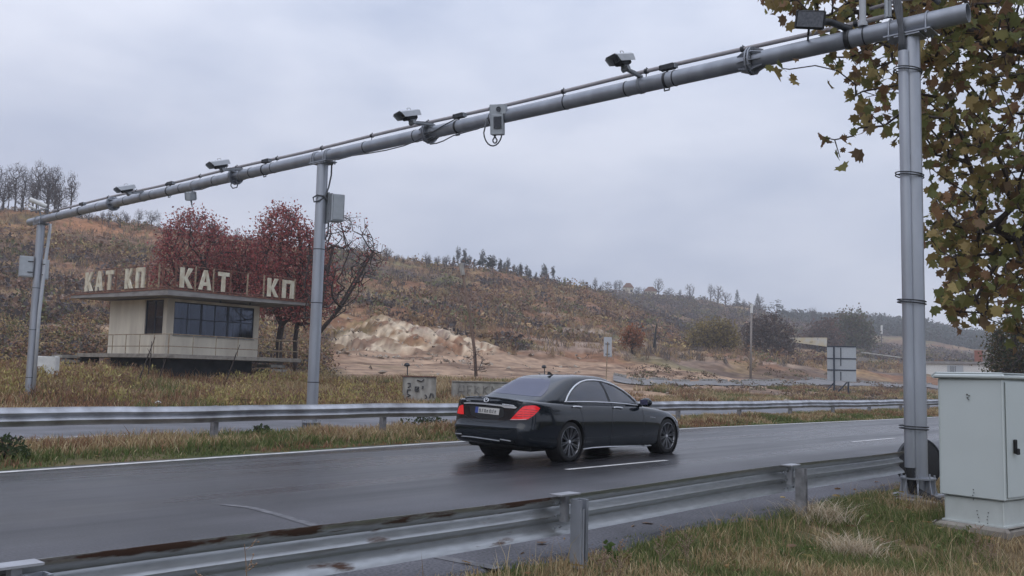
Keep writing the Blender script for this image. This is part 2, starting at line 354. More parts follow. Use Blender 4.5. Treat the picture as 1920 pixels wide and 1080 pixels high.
def ground_tint(x, y, z):
    s = x*D_[0]+y*D_[1]; t = x*N_[0]+y*N_[1]; r = np.hypot(x, y)
    ix = 960+F*(x*RV[0]+y*RV[1])/(np.maximum(y, .1)*cp)    # bearing as a column number, only used to look up land cover
    c = np.zeros((len(x), 3))
    n1 = fbm(x/16, y/16, 4, 21); n2 = fbm(x/5, y/5, 4, 31); n3 = fbm(x/1.6, y/1.6, 3, 41)
    # hill
    brown = np.array([.17, .115, .082]); rust = np.array([.25, .135, .08]); dark = np.array([.085, .068, .066]); ochre = np.array([.32, .23, .125]); olive = np.array([.15, .145, .065]); rock = np.array([.34, .275, .23])
    def lerp(a, b, k): return a+(b-a)*k[:, None]
    c = np.tile(brown, (len(x), 1))
    c = lerp(c, rust, np.clip((n1-.47)*7, 0, 1)*.8)
    c = lerp(c, ochre, np.clip((n2-.55)*8, 0, 1)*.7)
    c = lerp(c, dark, np.clip((.46-n1)*6, 0, 1)*.7)
    c = lerp(c, olive, np.clip((fbm(x/11, y/11, 3, 77)-.58)*7, 0, 1)*.7)
    lowz = np.clip((z-2)/4, 0, 1)*np.clip((17-z)/6, 0, 1)*(r < 230)
    c = lerp(c, rock, np.clip((fbm(s/7, z*1.1+t/9, 3, 55)-.56)*12, 0, 1)*lowz*.85)
    # upper left slope: orange-brown dry grass
    ul = np.clip((z-20)/6, 0, 1)*np.clip((500-ix)/200, 0, 1)
    c = lerp(c, np.array([.34, .175, .095]), ul*np.clip(.3+(n2-.4)*3, 0, 1))
    # pale cut bank (cliff)
    edge = ((r > 90) & (r < 106) & (ix > 560) & (ix < 935))
    k = edge*np.clip((fbm(s/1.5, t/1.5+z*.9, 5, 301)-.47)*26+np.clip((ix-760)/90, -1.2, 1.6), 0, 1)*np.clip((ix-600)/40, 0, 1)*np.clip((940-ix)/20, 0, 1)*np.clip((r-90)/2.5, 0, 1)*np.clip((105-r)/3, 0, 1)
    c = lerp(c, np.array([.56, .47, .35]), k*np.clip(1.05+(fbm(s/.55, z/.5, 3, 77)-.5)*4.5, .05, 1))
    # bare terrace of tan soil
    k = np.clip((ix-600)/60, 0, 1)*np.clip((r-57)/5, 0, 1)*np.clip((112-(1300-ix)*.035*(ix < 1300)-r)/3+.5, 0, 1)*(ix < 1900)
    k = k*((z < 4.2)*1.)
    c = lerp(c, np.array([.37, .262, .185]), k*np.clip(.9+(n2-.5)*1.2, 0, 1))
    c = lerp(c, np.array([.15, .095, .065]), k*np.clip((fbm(s/6, t/1.3, 4, 91)-.56)*9, 0, 1)*.8)
    # dark turned earth nearer, right half
    k = np.clip((ix-1250)/150, 0, 1)*np.clip((r-62)/8, 0, 1)*np.clip((92+(ix-1300)*.05-r)/4, 0, 1)*(ix < 1900)
    c = lerp(c, np.array([.15, .105, .082]), k*.75)
    # verge grass
    k = np.clip((t-28.6)/.5, 0, 1)*np.clip((58-r)/6, 0, 1)*(t < 60)
    k = np.maximum(k, (t > 28.6)*np.clip((36.-t)/2, 0, 1))
    g = lerp(np.tile(np.array([.20, .14, .075]), (len(x), 1)), np.array([.10, .12, .035]), np.clip((n2-.45)*6+np.clip((31.5-t), -1, 1), 0, 1))
    c = c*(1-k[:, None])+g*k[:, None]
    # near verge and median
    k = (t < 18.2)*1.
    g = lerp(np.tile(np.array([.13, .10, .06]), (len(x), 1)), np.array([.075, .09, .035]), np.clip((n3-.42)*5, 0, 1))
    c = c*(1-k[:, None])+g*k[:, None]
    return c*(.8+.4*n3[:, None])
azs = np.concatenate([np.arange(-180, -46, 2.), np.arange(-46, 46, .2), np.arange(46, 180, 2.)]); azs = np.radians(azs)
rs = np.concatenate([np.geomspace(.8, 40, 110), np.arange(40.7, 125, .7), np.arange(126, 260, 1.6), np.geomspace(264, 950, 40)])
A, R = np.meshgrid(azs, rs); X = (R*np.sin(A)).ravel(); Y = (R*np.cos(A)).ravel()
_s = X*D_[0]+Y*D_[1]; _t = X*N_[0]+Y*N_[1]
Z = terrain(X, Y)
na, nr = len(azs), len(rs); idx = np.arange(na*nr).reshape(nr, na)
a_ = idx[:-1, :]; b_ = idx[1:, :]
Fq = np.stack([a_, np.roll(a_, -1, 1), np.roll(b_, -1, 1), b_], -1).reshape(-1, 4)
m_ground = mat('ground_soil', (1.35, 1.3, 1.25), rough=.95, col2=(.62, .6, .6), scale=.9, bump=.9, attr=True, detail=10, spec=.1)
V = np.stack([X, Y, Z], -1)
V = np.vstack([V, [[0, 0, tz(0.01, 0.01)]]]); ci = len(V)-1
gr = fastmesh('ground', V, Fq, 4, m_ground, cols=np.vstack([ground_tint(X, Y, Z), [[.15, .12, .07]]]), smooth=True)
tag(gr, kind='structure')

# ------------------------------------------------------------------ road sheets
def asphalt(name, dark, light, mode):
    m = bpy.data.materials.new(name); m.use_nodes = True; t = m.node_tree; b = t.nodes['Principled BSDF']
    geo = t.nodes.new('ShaderNodeTexCoord'); mp = t.nodes.new('ShaderNodeMapping'); mp.inputs['Rotation'].default_value = (0, 0, -(math.pi/2-YAW))
    t.links.new(geo.outputs['Object'], mp.inputs[0])
    st = t.nodes.new('ShaderNodeMapping'); st.inputs['Scale'].default_value = (.06, .9, 1); t.links.new(mp.outputs[0], st.inputs[0])
    n1 = t.nodes.new('ShaderNodeTexNoise'); n1.inputs['Scale'].default_value = 1.; n1.inputs['Detail'].default_value = 6; t.links.new(st.outputs[0], n1.inputs['Vector'])
    n2 = t.nodes.new('ShaderNodeTexNoise'); n2.inputs['Scale'].default_value = .7; n2.inputs['Detail'].default_value = 9; t.links.new(mp.outputs[0], n2.inputs['Vector'])
    n3 = t.nodes.new('ShaderNodeTexNoise'); n3.inputs['Scale'].default_value = 38; n3.inputs['Detail'].default_value = 5; t.links.new(mp.outputs[0], n3.inputs['Vector'])
    sx = t.nodes.new('ShaderNodeSeparateXYZ'); t.links.new(mp.outputs[0], sx.inputs[0])
    r = t.nodes.new('ShaderNodeValToRGB'); els = r.color_ramp.elements
    mr = t.nodes.new('ShaderNodeMapRange'); mr.inputs['From Min'].default_value = mode[0]; mr.inputs['From Max'].default_value = mode[1]
    ad = t.nodes.new('ShaderNodeMath'); ad.operation = 'MULTIPLY_ADD'; ad.inputs[1].default_value = 1.1
    t.links.new(n1.outputs['Fac'], ad.inputs[0]); t.links.new(sx.outputs['Y'], ad.inputs[2]); t.links.new(ad.outputs[0], mr.inputs['Value'])
    els[0].position = 0; els[0].color = (*light, 1); els[1].position = 1; els[1].color = (*dark, 1)
    t.links.new(mr.outputs[0], r.inputs[0])
    r2 = t.nodes.new('ShaderNodeValToRGB'); r2.color_ramp.elements[0].position = .3; r2.color_ramp.elements[0].color = (.55, .55, .55, 1); r2.color_ramp.elements[1].position = .72; r2.color_ramp.elements[1].color = (1.45, 1.45, 1.45, 1)
    t.links.new(n2.outputs['Fac'], r2.inputs[0])
    r3 = t.nodes.new('ShaderNodeValToRGB'); r3.color_ramp.elements[0].position = .3; r3.color_ramp.elements[0].color = (.45, .45, .45, 1); r3.color_ramp.elements[1].position = .75; r3.color_ramp.elements[1].color = (1.7, 1.7, 1.7, 1)
    t.links.new(n3.outputs['Fac'], r3.inputs[0])
    m1 = t.nodes.new('ShaderNodeMix'); m1.data_type = 'RGBA'; m1.blend_type = 'MULTIPLY'; m1.inputs[0].default_value = 1
    m2 = t.nodes.new('ShaderNodeMix'); m2.data_type = 'RGBA'; m2.blend_type = 'MULTIPLY'; m2.inputs[0].default_value = 1
    t.links.new(r.outputs[0], m1.inputs[6]); t.links.new(r2.outputs[0], m1.inputs[7]); t.links.new(m1.outputs[2], m2.inputs[6]); t.links.new(r3.outputs[0], m2.inputs[7])
    t.links.new(m2.outputs[2], b.inputs['Base Color'])
    mr2 = t.nodes.new('ShaderNodeMapRange'); mr2.inputs['From Min'].default_value = .3; mr2.inputs['From Max'].default_value = .7; mr2.inputs['To Min'].default_value = .14; mr2.inputs['To Max'].default_value = .48
    t.links.new(n1.outputs['Fac'], mr2.inputs['Value']); mxr = t.nodes.new('ShaderNodeMix'); mxr.data_type = 'FLOAT'; t.links.new(mr.outputs[0], mxr.inputs[0]); mxr.inputs[2].default_value = .78; t.links.new(mr2.outputs[0], mxr.inputs[3]); t.links.new(mxr.outputs[0], b.inputs['Roughness']); b.inputs['Specular IOR Level'].default_value = .5
    bp = t.nodes.new('ShaderNodeBump'); bp.inputs['Strength'].default_value = .35; bp.inputs['Distance'].default_value = .008
    t.links.new(n3.outputs['Fac'], bp.inputs['Height']); t.links.new(bp.outputs[0], b.inputs['Normal'])
    return m
m_as1 = asphalt('wet_asphalt', (.024, .023, .027), (.085, .084, .096), (6.2, 9.2))
m_as2 = asphalt('far_asphalt', (.11, .11, .122), (.10, .10, .112), (15, 30))
def sheet(name, sv, t0, t1, z, m, kind='structure'):
    nt_ = 7; V = []; Fc = []
    for s in sv:
        a, b = t0(s), t1(s)
        for k in range(nt_):
            if k == 0: V.append(S(s, a-.22, z-.10))
            elif k == nt_-1: V.append(S(s, b+.16, z-.10))
            else: V.append(S(s, a+(b-a)*(k-1)/(nt_-3), z))
    for i in range(len(sv)-1):
        for k in range(nt_-1):
            o = i*nt_+k; Fc.append((o, o+nt_, o+nt_+1, o+1))
    o = fastmesh(name, V, Fc, 4, m); 
    if kind: tag(o, kind=kind)
    return o
sv = np.concatenate([np.arange(-60, 60, 1.), np.arange(60, 420, 8.)])
wob = lambda s: .08*math.sin(s*1.7)+.06*math.sin(s*4.1+1)
sv = sv[sv < 320]
sheet('road', sv, lambda s: 4.88+wob(s)*.5, lambda s: 14.16+rd_off(s)+wob(s*1.3)*.5, 0, m_as1)
sheet('opposite_road', sv, lambda s: 17.7+rd_off(s)*.6+wob(s), lambda s: 28.7+wob(s), 0, m_as2)
def markmat():
    m = mat('road_paint', (.72, .72, .70), rough=.55, col2=(.42, .41, .40), scale=5, var=.1, detail=8)
    return m
m_mark = markmat()
m_wornmark = mat('worn_road_paint', (.17, .168, .175), rough=.7, col2=(.075, .074, .083), scale=9, detail=9)
def strip(name, pts, wd, z, m, label, cat, group=None):
    V = []; Fc = []
    for i, (s, t) in enumerate(pts):
        a = np.array(pts[max(i-1, 0)]); b = np.array(pts[min(i+1, len(pts)-1)]); dd = (b-a)/np.linalg.norm(b-a); nn = np.array([-dd[1], dd[0]])*wd/2
        V += [S(s-nn[0], t-nn[1], z), S(s+nn[0], t+nn[1], z)]
    for i in range(len(pts)-1): Fc.append((2*i, 2*i+2, 2*i+3, 2*i+1))
    o = fastmesh(name, V, Fc, 4, m, origin=V[0]); tag(o, kind='structure'); return o
strip('edge_line', [(s, 13.93+float(rd_off(s))) for s in np.arange(-40, 200, 1.)], .15, .004, m_mark, '', '')
for i, s0 in enumerate([-.2, 11.8, 23.6, 35.4, 47.2, 59, 70.8, 82.6]):
    strip('lane_dash', [(s0, 9.15), (s0+2.9, 9.1)], .11, .004, m_mark, '', '')
for i, s0 in enumerate([-5.3, 6.7, 18.7, 30.7, 42.7, 54.7, 66.7]):
    strip('opposite_lane_dash', [(s0, 19.4+float(rd_off(s0))), (s0+3, 19.5+float(rd_off(s0+3)))], .11, .004, m_mark, '', '')
def gp(px, py, z=0):
    v = ray(px, py); P = np.array([0, 0, CH])+v*(z-CH)/v[2]; return (float(P@D_), float(P@N_))
strip('worn_marking', [gp(418, 946), gp(470, 952), gp(520, 965), gp(600, 989)], .10, .004, m_wornmark, '', '')
strip('worn_marking', [gp(800, 1040), gp(860, 1052), gp(935, 1066)], .12, .004, m_wornmark, '', '')

# ================================================================== GANTRY
GS, H, BR = 13.593, 6.688, .135
gan = thing('sign_gantry', S(GS, 18.23, 0), 'long grey steel pipe gantry on three posts spanning both carriageways', 'gantry')
def B(t, ds=0., dz=0.): return S(GS+ds, t, H+dz)
def pipe(mb, a, b, r, n=28, wall=.012):
    a, b = np.asarray(a, float), np.asarray(b, float); ax = b-a; Lh = np.linalg.norm(ax)
    mb.lathe([(r-wall, .0), (r, 0), (r, Lh), (r-wall, Lh), (r-wall, 0)], a, ax, n)
segs = [3.56, 6.85, 14.48, 22.08, 29.20, 35.75]
for i in range(5):
    mb = MB(); pipe(mb, B(segs[i]+(.05 if i else 0)), B(segs[i+1]-.05 if i < 4 else segs[i+1]), BR)
    if i == 4: mb.lathe([(.001, 0), (BR-.012, 0)], B(35.7), N_, 28)
    mb.build('beam_section', m_steel, gan, autos=40)
for tf in segs[1:5]:                              # gusseted bolted flanges
    mb = MB()
    for k in (-1, 1):
        mb.lathe([(BR-.01, k*.012), (.235, k*.012), (.235, k*.038), (BR-.01, k*.038)], B(tf), N_, 12)
        for q in range(8):
            an = q*math.pi/4+.2; rv = D_*math.cos(an)+np.array([0, 0, 1.])*math.sin(an)
            c = B(tf)+rv*BR*.98+N_*k*.04
            mb.prism([(0, 0), (.085, 0), (.02, .17), (0, .17)], c-np.cross(rv, N_)*.005, rv, N_*k, np.cross(rv, N_)*.01)
    for q in range(12):
        an = q*math.pi/6; rv = D_*math.cos(an)+np.array([0, 0, 1.])*math.sin(an)
        mb.tube([B(tf)+rv*.2-N_*.06, B(tf)+rv*.2+N_*.06], .012, 6)
    mb.build('flange', m_steel, gan, autos=35)
def bands(mb, c, ax, r, w_=.018, g=.004, n=24):
    ax = np.asarray(ax, float)
    mb.lathe([(r, -w_/2), (r+g, -w_/2), (r+g, w_/2), (r, w_/2)], c, ax, n)
mb = MB()
for t in (5.0, 8.3, 9.3, 10.7, 12.6, 14.9, 16.6, 20.3, 21.3, 23.1, 24.9, 26.6, 28.3, 30.2, 31.6, 33.2): mb = MB(); bands(mb, B(t), N_, BR+.001, .02, .006); mb.build('clamp_band', m_dark, gan)
Z3 = np.array([0, 0, 1.])
PT = [(4.35, -.07), (18.23, -.0), (34.75, .15)]
for i, (t, zb) in enumerate(PT):
    mb = MB(); pipe(mb, S(GS, t, zb+.0), S(GS, t, H-BR-.03), .135 if i != 0 else .13); post = mb.build('post', m_steel2, gan, autos=40)
    mb = MB()                                      # saddle plate and U bolts
    mb.box(S(GS, t, H-BR-.015), (.36, .66, .022), (D_, N_, Z3)); mb.box(S(GS, t, H-BR-.045), (.34, .36, .02), (D_, N_, Z3))
    for k in (-.28, -.2, .2, .28) if i == 1 else (-.26, .26):
        pa = [B(t+k)+D_*math.cos(a)*(BR+.014)+Z3*math.sin(a)*(BR+.014) for a in np.linspace(0, math.pi, 13)]
        pa = [pa[0]-Z3*(BR+.07)]+pa+[pa[-1]-Z3*(BR+.07)]
        mb.tube(pa, .012, 6)
        for q in (-1, 1): mb.lathe([(.001, 0), (.022, 0), (.022, .02), (.001, .02)], B(t+k)+D_*q*(BR+.014)-Z3*(BR+.05), Z3, 6)
    mb.build('saddle', m_steel, gan, autos=35)
    mb = MB()                                      # foot: ring plate, gussets, base plate, anchor bolts
    zz = zb
    mb.box(S(GS, t, zz+.02), (.56, .56, .03), (D_, N_, Z3))
    mb.lathe([(.13, .24), (.235, .24), (.235, .262), (.13, .262)], S(GS, t, zz), Z3, 20)
    for q in range(8):
        an = q*math.pi/4+.3; rv = D_*math.cos(an)+N_*math.sin(an); tv = np.cross(Z3, rv)
        mb.prism([(.13, .03), (.25, .03), (.21, .245), (.13, .245)], S(GS, t, zz)-tv*.006, rv, Z3, tv*.012)
        mb.tube([S(GS, t, zz)+rv*.21, S(GS, t, zz+.3)+rv*.21], .013, 6)
    mb.build('foot', m_steel if i else m_steel2, gan, autos=35)
    mb = MB()
    if i == 0: mb.prism([(-.5, -.42), (-.1, -.5), (.42, -.46), (.5, .1), (.44, .48), (-.2, .5), (-.52, .2)], S(GS, t, zz-.35), D_, N_, Z3*.345)
    else: mb.prism([(-.36, -.36), (.36, -.38), (.38, .36), (-.36, .37)], S(GS, t, zz-.2), D_, N_, Z3*.205)
    mb.build('footing', m_conc, gan)
# half round cable duct strapped to the near post
mb = MB(); pv = -D_*.9-N_*.2; pv = (-RV*np.array([1, 1, 0])); pv = pv/np.linalg.norm(pv); tow = -S(GS, 4.35)/np.linalg.norm(S(GS, 4.35))
off = pv*.105+tow*.10
pipe(mb, S(GS, 4.35, .33)+off, S(GS, 4.35, H-.42)+off, .072, 18); mb.build('cable_duct', m_steel2, gan, autos=40)
mb = MB()
for z in (.86, 2.62, 4.44, 5.98):
    c = S(GS, 4.35, z)+off*.42
    for dz in (0, .035):
        pa = [c+(pv*math.cos(a)*.205+tow*math.sin(a)*.172)+Z3*(dz+.01*math.cos(a)) for a in np.linspace(0, 2*math.pi, 28, endpoint=False)]
        mb.tube(pa, .009, 5, closed=True)
    mb.build('strap', m_dark, gan); mb = MB()
for z in (1.2, 3.1, 4.4): mb = MB(); bands(mb, S(GS, 18.23, z), Z3, .136, .02); mb.build('strap', m_dark, gan)
for z in (1.0, 2.7, 4.2): mb = MB(); bands(mb, S(GS, 34.75, z), Z3, .136, .02); mb.build('strap', m_dark, gan)
# conduit running above the beam
CO = lambda t: B(t, .16, .30+.012*math.sin(t*.9))
mb = MB(); mb.tube([CO(t) for t in np.arange(4.7, 34.6, .5)], .038, 10); mb.build('conduit', m_conduit, gan, smooth=True)
for t in np.arange(5.2, 34, 1.9):
    mb = MB(); c = CO(t); mb.lathe([(.038, -.03), (.05, -.03), (.05, .03), (.038, .03)], c, N_, 12)
    mb.tube([c+Z3*.07, c-Z3*.03, B(t, .13, .05)], .009, 6); mb.build('conduit_clip', m_dark, gan)
# dark sensors set on top of the beam
for t in (8.47, 13.60, 20.69, 25.62, 31.5):
    g = thing('sensor', B(t, 0, BR), {8.47: 'small black box sensor on the gantry beam beside the rightmost of the four matching cameras', 13.6: 'small black sensor on the beam just left of the speed camera unit', 20.69: 'small black box sensor on the gantry beam left of the middle post', 25.62: 'small black box sensor above the hanging lamp box on the left half of the beam', 31.5: 'leftmost small black sensor on the gantry beam near its far end'}[t], 'sensor', 'black box sensors on top of the gantry beam')
    mb = MB(); mb.box(B(t, .02, BR+.10), (.12, .30, .10), (D_, N_, Z3), .012); mb.build('housing', m_dark, g)
    mb = MB(); mb.box(B(t-.17, .02, BR+.10), (.10, .02, .08), (D_, N_, Z3)); mb.build('end_cap', m_camgrey, g)
    mb = MB(); mb.tube([B(t, .02, BR+.05), B(t, 0, BR-.01)], .02, 6); bands(mb, B(t), N_, BR+.001, .05, .008); mb.build('bracket', m_dark, g)
    mb = MB(); mb.tube([B(t+.05, 0, -BR-.005), B(t+.05, .0, -BR-.05), B(t-.05, 0, -BR-.05), B(t-.05, 0, -BR-.005)], .016, 6); mb.build('clamp', m_camgrey, g)

# ---- cameras on brackets
def axes(fwd, upv=(0, 0, 1)):
    f_ = np.asarray(fwd, float); f_ /= np.linalg.norm(f_); u_ = np.asarray(upv, float); u_ = u_-f_*(u_@f_); u_ /= np.linalg.norm(u_)
    return f_, np.cross(u_, f_), u_
def make_camera(foot_t, px, py, label, view):
    """foot on the beam at foot_t; camera head centre in the gantry plane shifted back along the road"""
    root = thing('traffic_camera', B(foot_t, 0, BR), label, 'traffic camera', 'traffic cameras in sunshields along the gantry beam')
    Y0 = B(foot_t)[1]; hd = atY(px, py, Y0-.42)
    f_, l_, u_ = axes(view, (-.30, 0, 1))
    mb = MB(); mb.box(hd-u_*.03, (.34, .17, .15), (f_, l_, u_), .02); mb.build('housing', m_dark, root)
    mb = MB(); th = .006                                             # sun shield: three sided roof, longer than the body
    def P(a, b, c): return hd+f_*a+l_*b+u_*c
    prof = [(-.13, -.06), (-.13, .055), (-.09, .09), (.09, .09), (.13, .055), (.13, -.06)]
    V = []; 
    for a, cut in ((-.24, 0), (.27, 1)):
        for (b, c) in prof: V.append(P(a+(.08 if cut and c > 0 else 0), b, c)); 
        for (b, c) in prof: V.append(P(a+(.08 if cut and c > 0 else 0), b*.93, c-th if c > 0 else c))
    fs = []
    for k in range(5): fs += [(k, k+1, 12+k+1, 12+k), (6+k, 18+k, 18+k+1, 6+k+1)]
    for a in (0, 12):
        for k in range(5): fs.append((a+k, a+6+k, a+6+k+1, a+k+1))
    fs += [(0, 12, 18, 6), (5, 11, 23, 17)]
    mb.add(V, fs); mb.build('sun_shield', m_camwhite, root)
    mb = MB(); mb.box(hd+f_*.176, (.012, .11, .08), (f_, l_, u_)); mb.build('front_glass', m_camgrey, root)
    mb = MB(); mb.lathe([(.001, .0), (.028, 0), (.028, .03), (.001, .03)], hd+f_*.18, f_, 14); mb.build('lens', m_lens, root)
    mb = MB()                                                        # tilt head and arm down to the beam
    j = hd-u_*.17-f_*.02
    mb.box(hd-u_*.10-f_*.03, (.16, .10, .09), (f_, l_, u_), .015); mb.lathe([(.001, -.07), (.05, -.07), (.05, .07), (.001, .07)], j, l_, 14)
    ft = B(foot_t, -.02, BR+.02)
    kn = ft+(j-ft)*.30+Z3*.02
    aj, al, au = axes(kn-j); Ln = np.linalg.norm(ft-j); a2 = axes(ft-j)
    mb.box((j+ft)/2, (Ln*1.04, .09, .05), a2, .01)
    mb.box(ft+(ft-j)/Ln*.06-Z3*.04, (.22, .13, .07), a2, .01)
    mb.build('bracket', m_camgrey, root)
    mb = MB(); tl = hd-f_*.17
    mb.tube([tl, tl-f_*.07+Z3*.0, tl-f_*.10-Z3*.07, tl-f_*.05-Z3*.13, j-f_*.05-Z3*.02, j+(ft-j)*.2+Z3*.035, j+(ft-j)*.6+Z3*.045, ft+Z3*.04], .011, 6)
    mb.tube([hd+u_*.095-f_*.05+l_*.05, hd+u_*.14-f_*.05+l_*.05, hd+u_*.14+f_*.05+l_*.05, hd+u_*.095+f_*.05+l_*.05], .005, 5)
    mb.build('cable', m_cable, root, smooth=True)
    mb = MB(); bands(mb, B(foot_t), N_, BR+.001, .06, .01); mb.build('clamp', m_camgrey, root)
    return root
VD = np.array([-.56, -.74, -.30])
make_camera(9.0, 1166, 112, 'traffic camera in a white sunshield, rightmost of the four matching cameras on the gantry beam', VD)
make_camera(14.35, 767, 216, 'traffic camera in white sunshield between the middle post and the speed camera unit', VD)
make_camera(21.75, 412, 308, 'traffic camera in a white sunshield on the beam next left of the middle post', VD)
make_camera(27.2, 237, 354, 'traffic camera in a white sunshield, leftmost of the four matching cameras', VD)
# big flat panel illuminator close to the near post
root = thing('floodlight', B(5.45, 0, BR), 'large dark rectangular infrared lamp on an arm beside the right gantry post', 'floodlight')
hd = atY(1519, 37, B(5.45)[1]-.75); f_, l_, u_ = axes(-D_*.75-RV*.3*np.array([1, 1, 0])-Z3*.35)
f_, l_, u_ = axes(np.array([-.28, -1, -.30]), UV+RV*.12)
mb = MB(); mb.box(hd, (.10, .42, .27), (f_, l_, u_), .02); mb.box(hd-f_*.09, (.09, .30, .20), (f_, l_, u_), .02); mb.build('housing', m_dark, root)
mb = MB(); mb.box(hd+f_*.052, (.008, .36, .21), (f_, l_, u_)); mb.build('front_glass', mat('lamp_glass', (.15, .16, .19), rough=.25, var=.25, scale=30), root)
mb = MB(); k0 = hd-f_*.14; ft = B(5.25, 0, BR); mb.tube([k0, k0-f_*.1, (k0+ft)/2+Z3*.06, ft+Z3*.03, ft], [.05, .055, .05, .06, .07], 8)
bands(mb, B(5.25), N_, BR+.001, .08, .012); mb.build('bracket', m_dark, root, smooth=True)
mb = MB(); mb.tube([hd-u_*.14, hd-u_*.2-f_*.06, B(5.9, 0, BR)], .018, 6); mb.build('strut', m_dark, root)
# white bullet camera at the far end
root = thing('bullet_camera', B(34.9, 0, BR), 'white bullet camera tilted on a crossbar at the far left end of the gantry', 'camera')
c = B(34.9, -.1, .62); f_, l_, u_ = axes(-RV*.78*np.array([1, 1, 0])-FW*.35*np.array([1, 1, 0])+Z3*.33)
mb = MB(); mb.lathe([(.001, -.3), (.075, -.3), (.085, -.27), (.085, .28), (.075, .3), (.001, .3)], c, f_, 18); mb.build('housing', m_white, root, autos=40)
mb = MB(); mb.lathe([(.001, -.005), (.06, -.005), (.06, .0), (.001, .0)], c+f_*.306, f_, 16); mb.build('lens', m_lens, root)
mb = MB(); mb.tube([B(35.5, -.1, .38), B(34.0, -.1, .30)], .03, 8); mb.tube([B(34.8, 0, BR), B(34.8, -.08, .34)], .03, 8); mb.tube([c, B(34.8, -.1, .36)], .02, 6)
mb.build('crossbar', m_camgrey, root)
root2 = thing('bullet_camera', B(35.3, 0, .4), 'small white camera beside the larger bullet camera on the far end crossbar', 'camera')
c = B(35.4, -.1, .50); mb = MB(); mb.lathe([(.001, -.12), (.05, -.12), (.05, .12), (.001, .12)], c, f_, 14); mb.build('housing', m_white, root2, autos=40)
mb = MB(); mb.tube([c, B(35.45, -.1, .33)], .018, 6); mb.build('stem', m_camgrey, root2)
# speed camera unit on the front of the beam
root = thing('speed_camera_unit', B(12.34), 'pale grey speed camera unit clamped on the front of the beam with looping cables', 'speed camera')
f_, l_, u_ = axes(np.array([-.22, -1, -.12]), UV)
c = B(12.30, -.17, .10); mb = MB()
mb.box(c, (.14, .34, .20), (f_, l_, u_), .01); mb.build('top_housing', m_boxgrey, root)
mb = MB(); mb.lathe([(.001, 0), (.05, 0), (.05, .012), (.001, .012)], c+f_*.07+l_*.02, f_, 14); mb.build('lens', m_lens, root)
c2 = c-u_*.30-l_*.02; mb = MB(); mb.box(c2, (.16, .27, .42), (f_, l_, u_), .012); mb.build('body', m_boxgrey, root)
mb = MB(); mb.box(c2+f_*.083+u_*.03+l_*.02, (.01, .16, .24), (f_, l_, u_)); mb.build('lens_window', m_lens, root)
mb = MB()
for k, (a, b, dp) in enumerate(((-.08, .02, .20), (.02, -.16, .16))):
    p0 = c2-u_*.2+l_*a; p1 = c2-u_*.2+l_*(b-.05)+u_*(.35*k)
    ctr = (p0+p1)/2-u_*.10; rr0 = np.linalg.norm(p1-p0)/2+.03
    mb.tube([p0]+[ctr+l_*rr0*.8*math.cos(q)*(1 if k == 0 else 1)-u_*rr0*1.25*math.sin(q) for q in np.linspace(.1, math.pi-.1, 11)]+[p1], .015, 8)
mb.build('cable', m_cable, root, smooth=True)
# hanging box below the left half
root = thing('hanging_lamp_box', B(24.35, 0, -BR), 'small grey box lamp hanging under the beam left of the middle post', 'lamp')
c = B(24.3, -.05, -BR-.17); f_, l_, u_ = axes(np.array([-.6, -1, -.3]), (.1, 0, 1))
mb = MB(); mb.box(c, (.26, .26, .26), (f_, l_, u_), .03); mb.build('housing', m_boxgrey, root)
mb = MB(); mb.tube([B(24.2), c], .02, 6); mb.tube([c-u_*.1, c-u_*.32-l_*-.03], [.03, .015], 8); bands(mb, B(24.2), N_, BR+.001, .05, .01); mb.build('bracket', m_camgrey, root)
# loose cables
def hang(mb, ts, dz, ds=-.1, r=.014): mb.tube([B(t, ds, z) for t, z in zip(ts, dz)], r, 6)
mb = MB()
hang(mb, [13.5, 13.9, 14.3, 14.7, 15.1, 15.7, 16.3, 16.9, 17.4, 17.9], [.12, .03, -.08, -.17, -.22, -.235, -.22, -.19, -.21, -.16], -.16)
hang(mb, [12.6, 12.9, 13.2, 13.6, 13.9, 14.1, 14.3, 14.36, 14.2, 14.1], [-.14, -.19, -.20, -.22, -.29, -.31, -.30, -.24, -.18, -.14], -.13)
lp = [B(22.1, -.1, -.12), B(22.1, -.12, -.28), B(22.0, -.12, -.36), B(21.8, -.12, -.36), B(21.75, -.12, -.25), B(21.95, -.1, -.13)]
mb.tube(lp, .016, 6)
hang(mb, [23.2, 23.7, 24.1], [-.14, -.18, -.16], -.05)
o = mb.build('loose_cable', m_cable, None, smooth=True, origin=B(15)); tag(o, 'grey cables sagging along the underside of the gantry beam', 'cable')
# cable and box on the middle post
mb = MB(); q = S(GS-.0, 18.23)
pr = RV*np.array([1, 1, 0]); pr = pr/np.linalg.norm(pr); tc_ = -q/np.linalg.norm(q)
pth = [q+Z3*(H-.2)+pr*.22, q+Z3*(H-.45)+pr*.22, q+Z3*(H-.75)+pr*.17, q+Z3*(H-1.0)+pr*.10+tc_*.1, q+Z3*(H-1.12)-pr*.05+tc_*.16, q+Z3*(H-1.14)-pr*.17+tc_*.1, q+Z3*(H-1.04)-pr*.2+tc_*.12, q+Z3*(H-.98)-pr*.1+tc_*.16, q+Z3*(H-1.0)+pr*.06+tc_*.15, q+Z3*(H-1.1)+pr*.16+tc_*.05, q+Z3*(H-1.5)+pr*.2, q+Z3*(H-1.9)+pr*.2, q+Z3*(H-2.05)+pr*.12, q+Z3*(H-1.95)+pr*.16]
mb.tube(pth, .02, 8); o = mb.build('looped_cable', m_cable, None, smooth=True, origin=pth[0]); tag(o, 'grey cable looped round the middle gantry post beside its box', 'cable')
root = thing('junction_box', q+Z3*5.1, 'tall grey equipment box on the right side of the middle gantry post', 'junction box')
c = q+Z3*5.42+pr*.36-tc_*.02; ax = (pr*.88+tc_*-.45, tc_*.88+pr*.45, Z3)
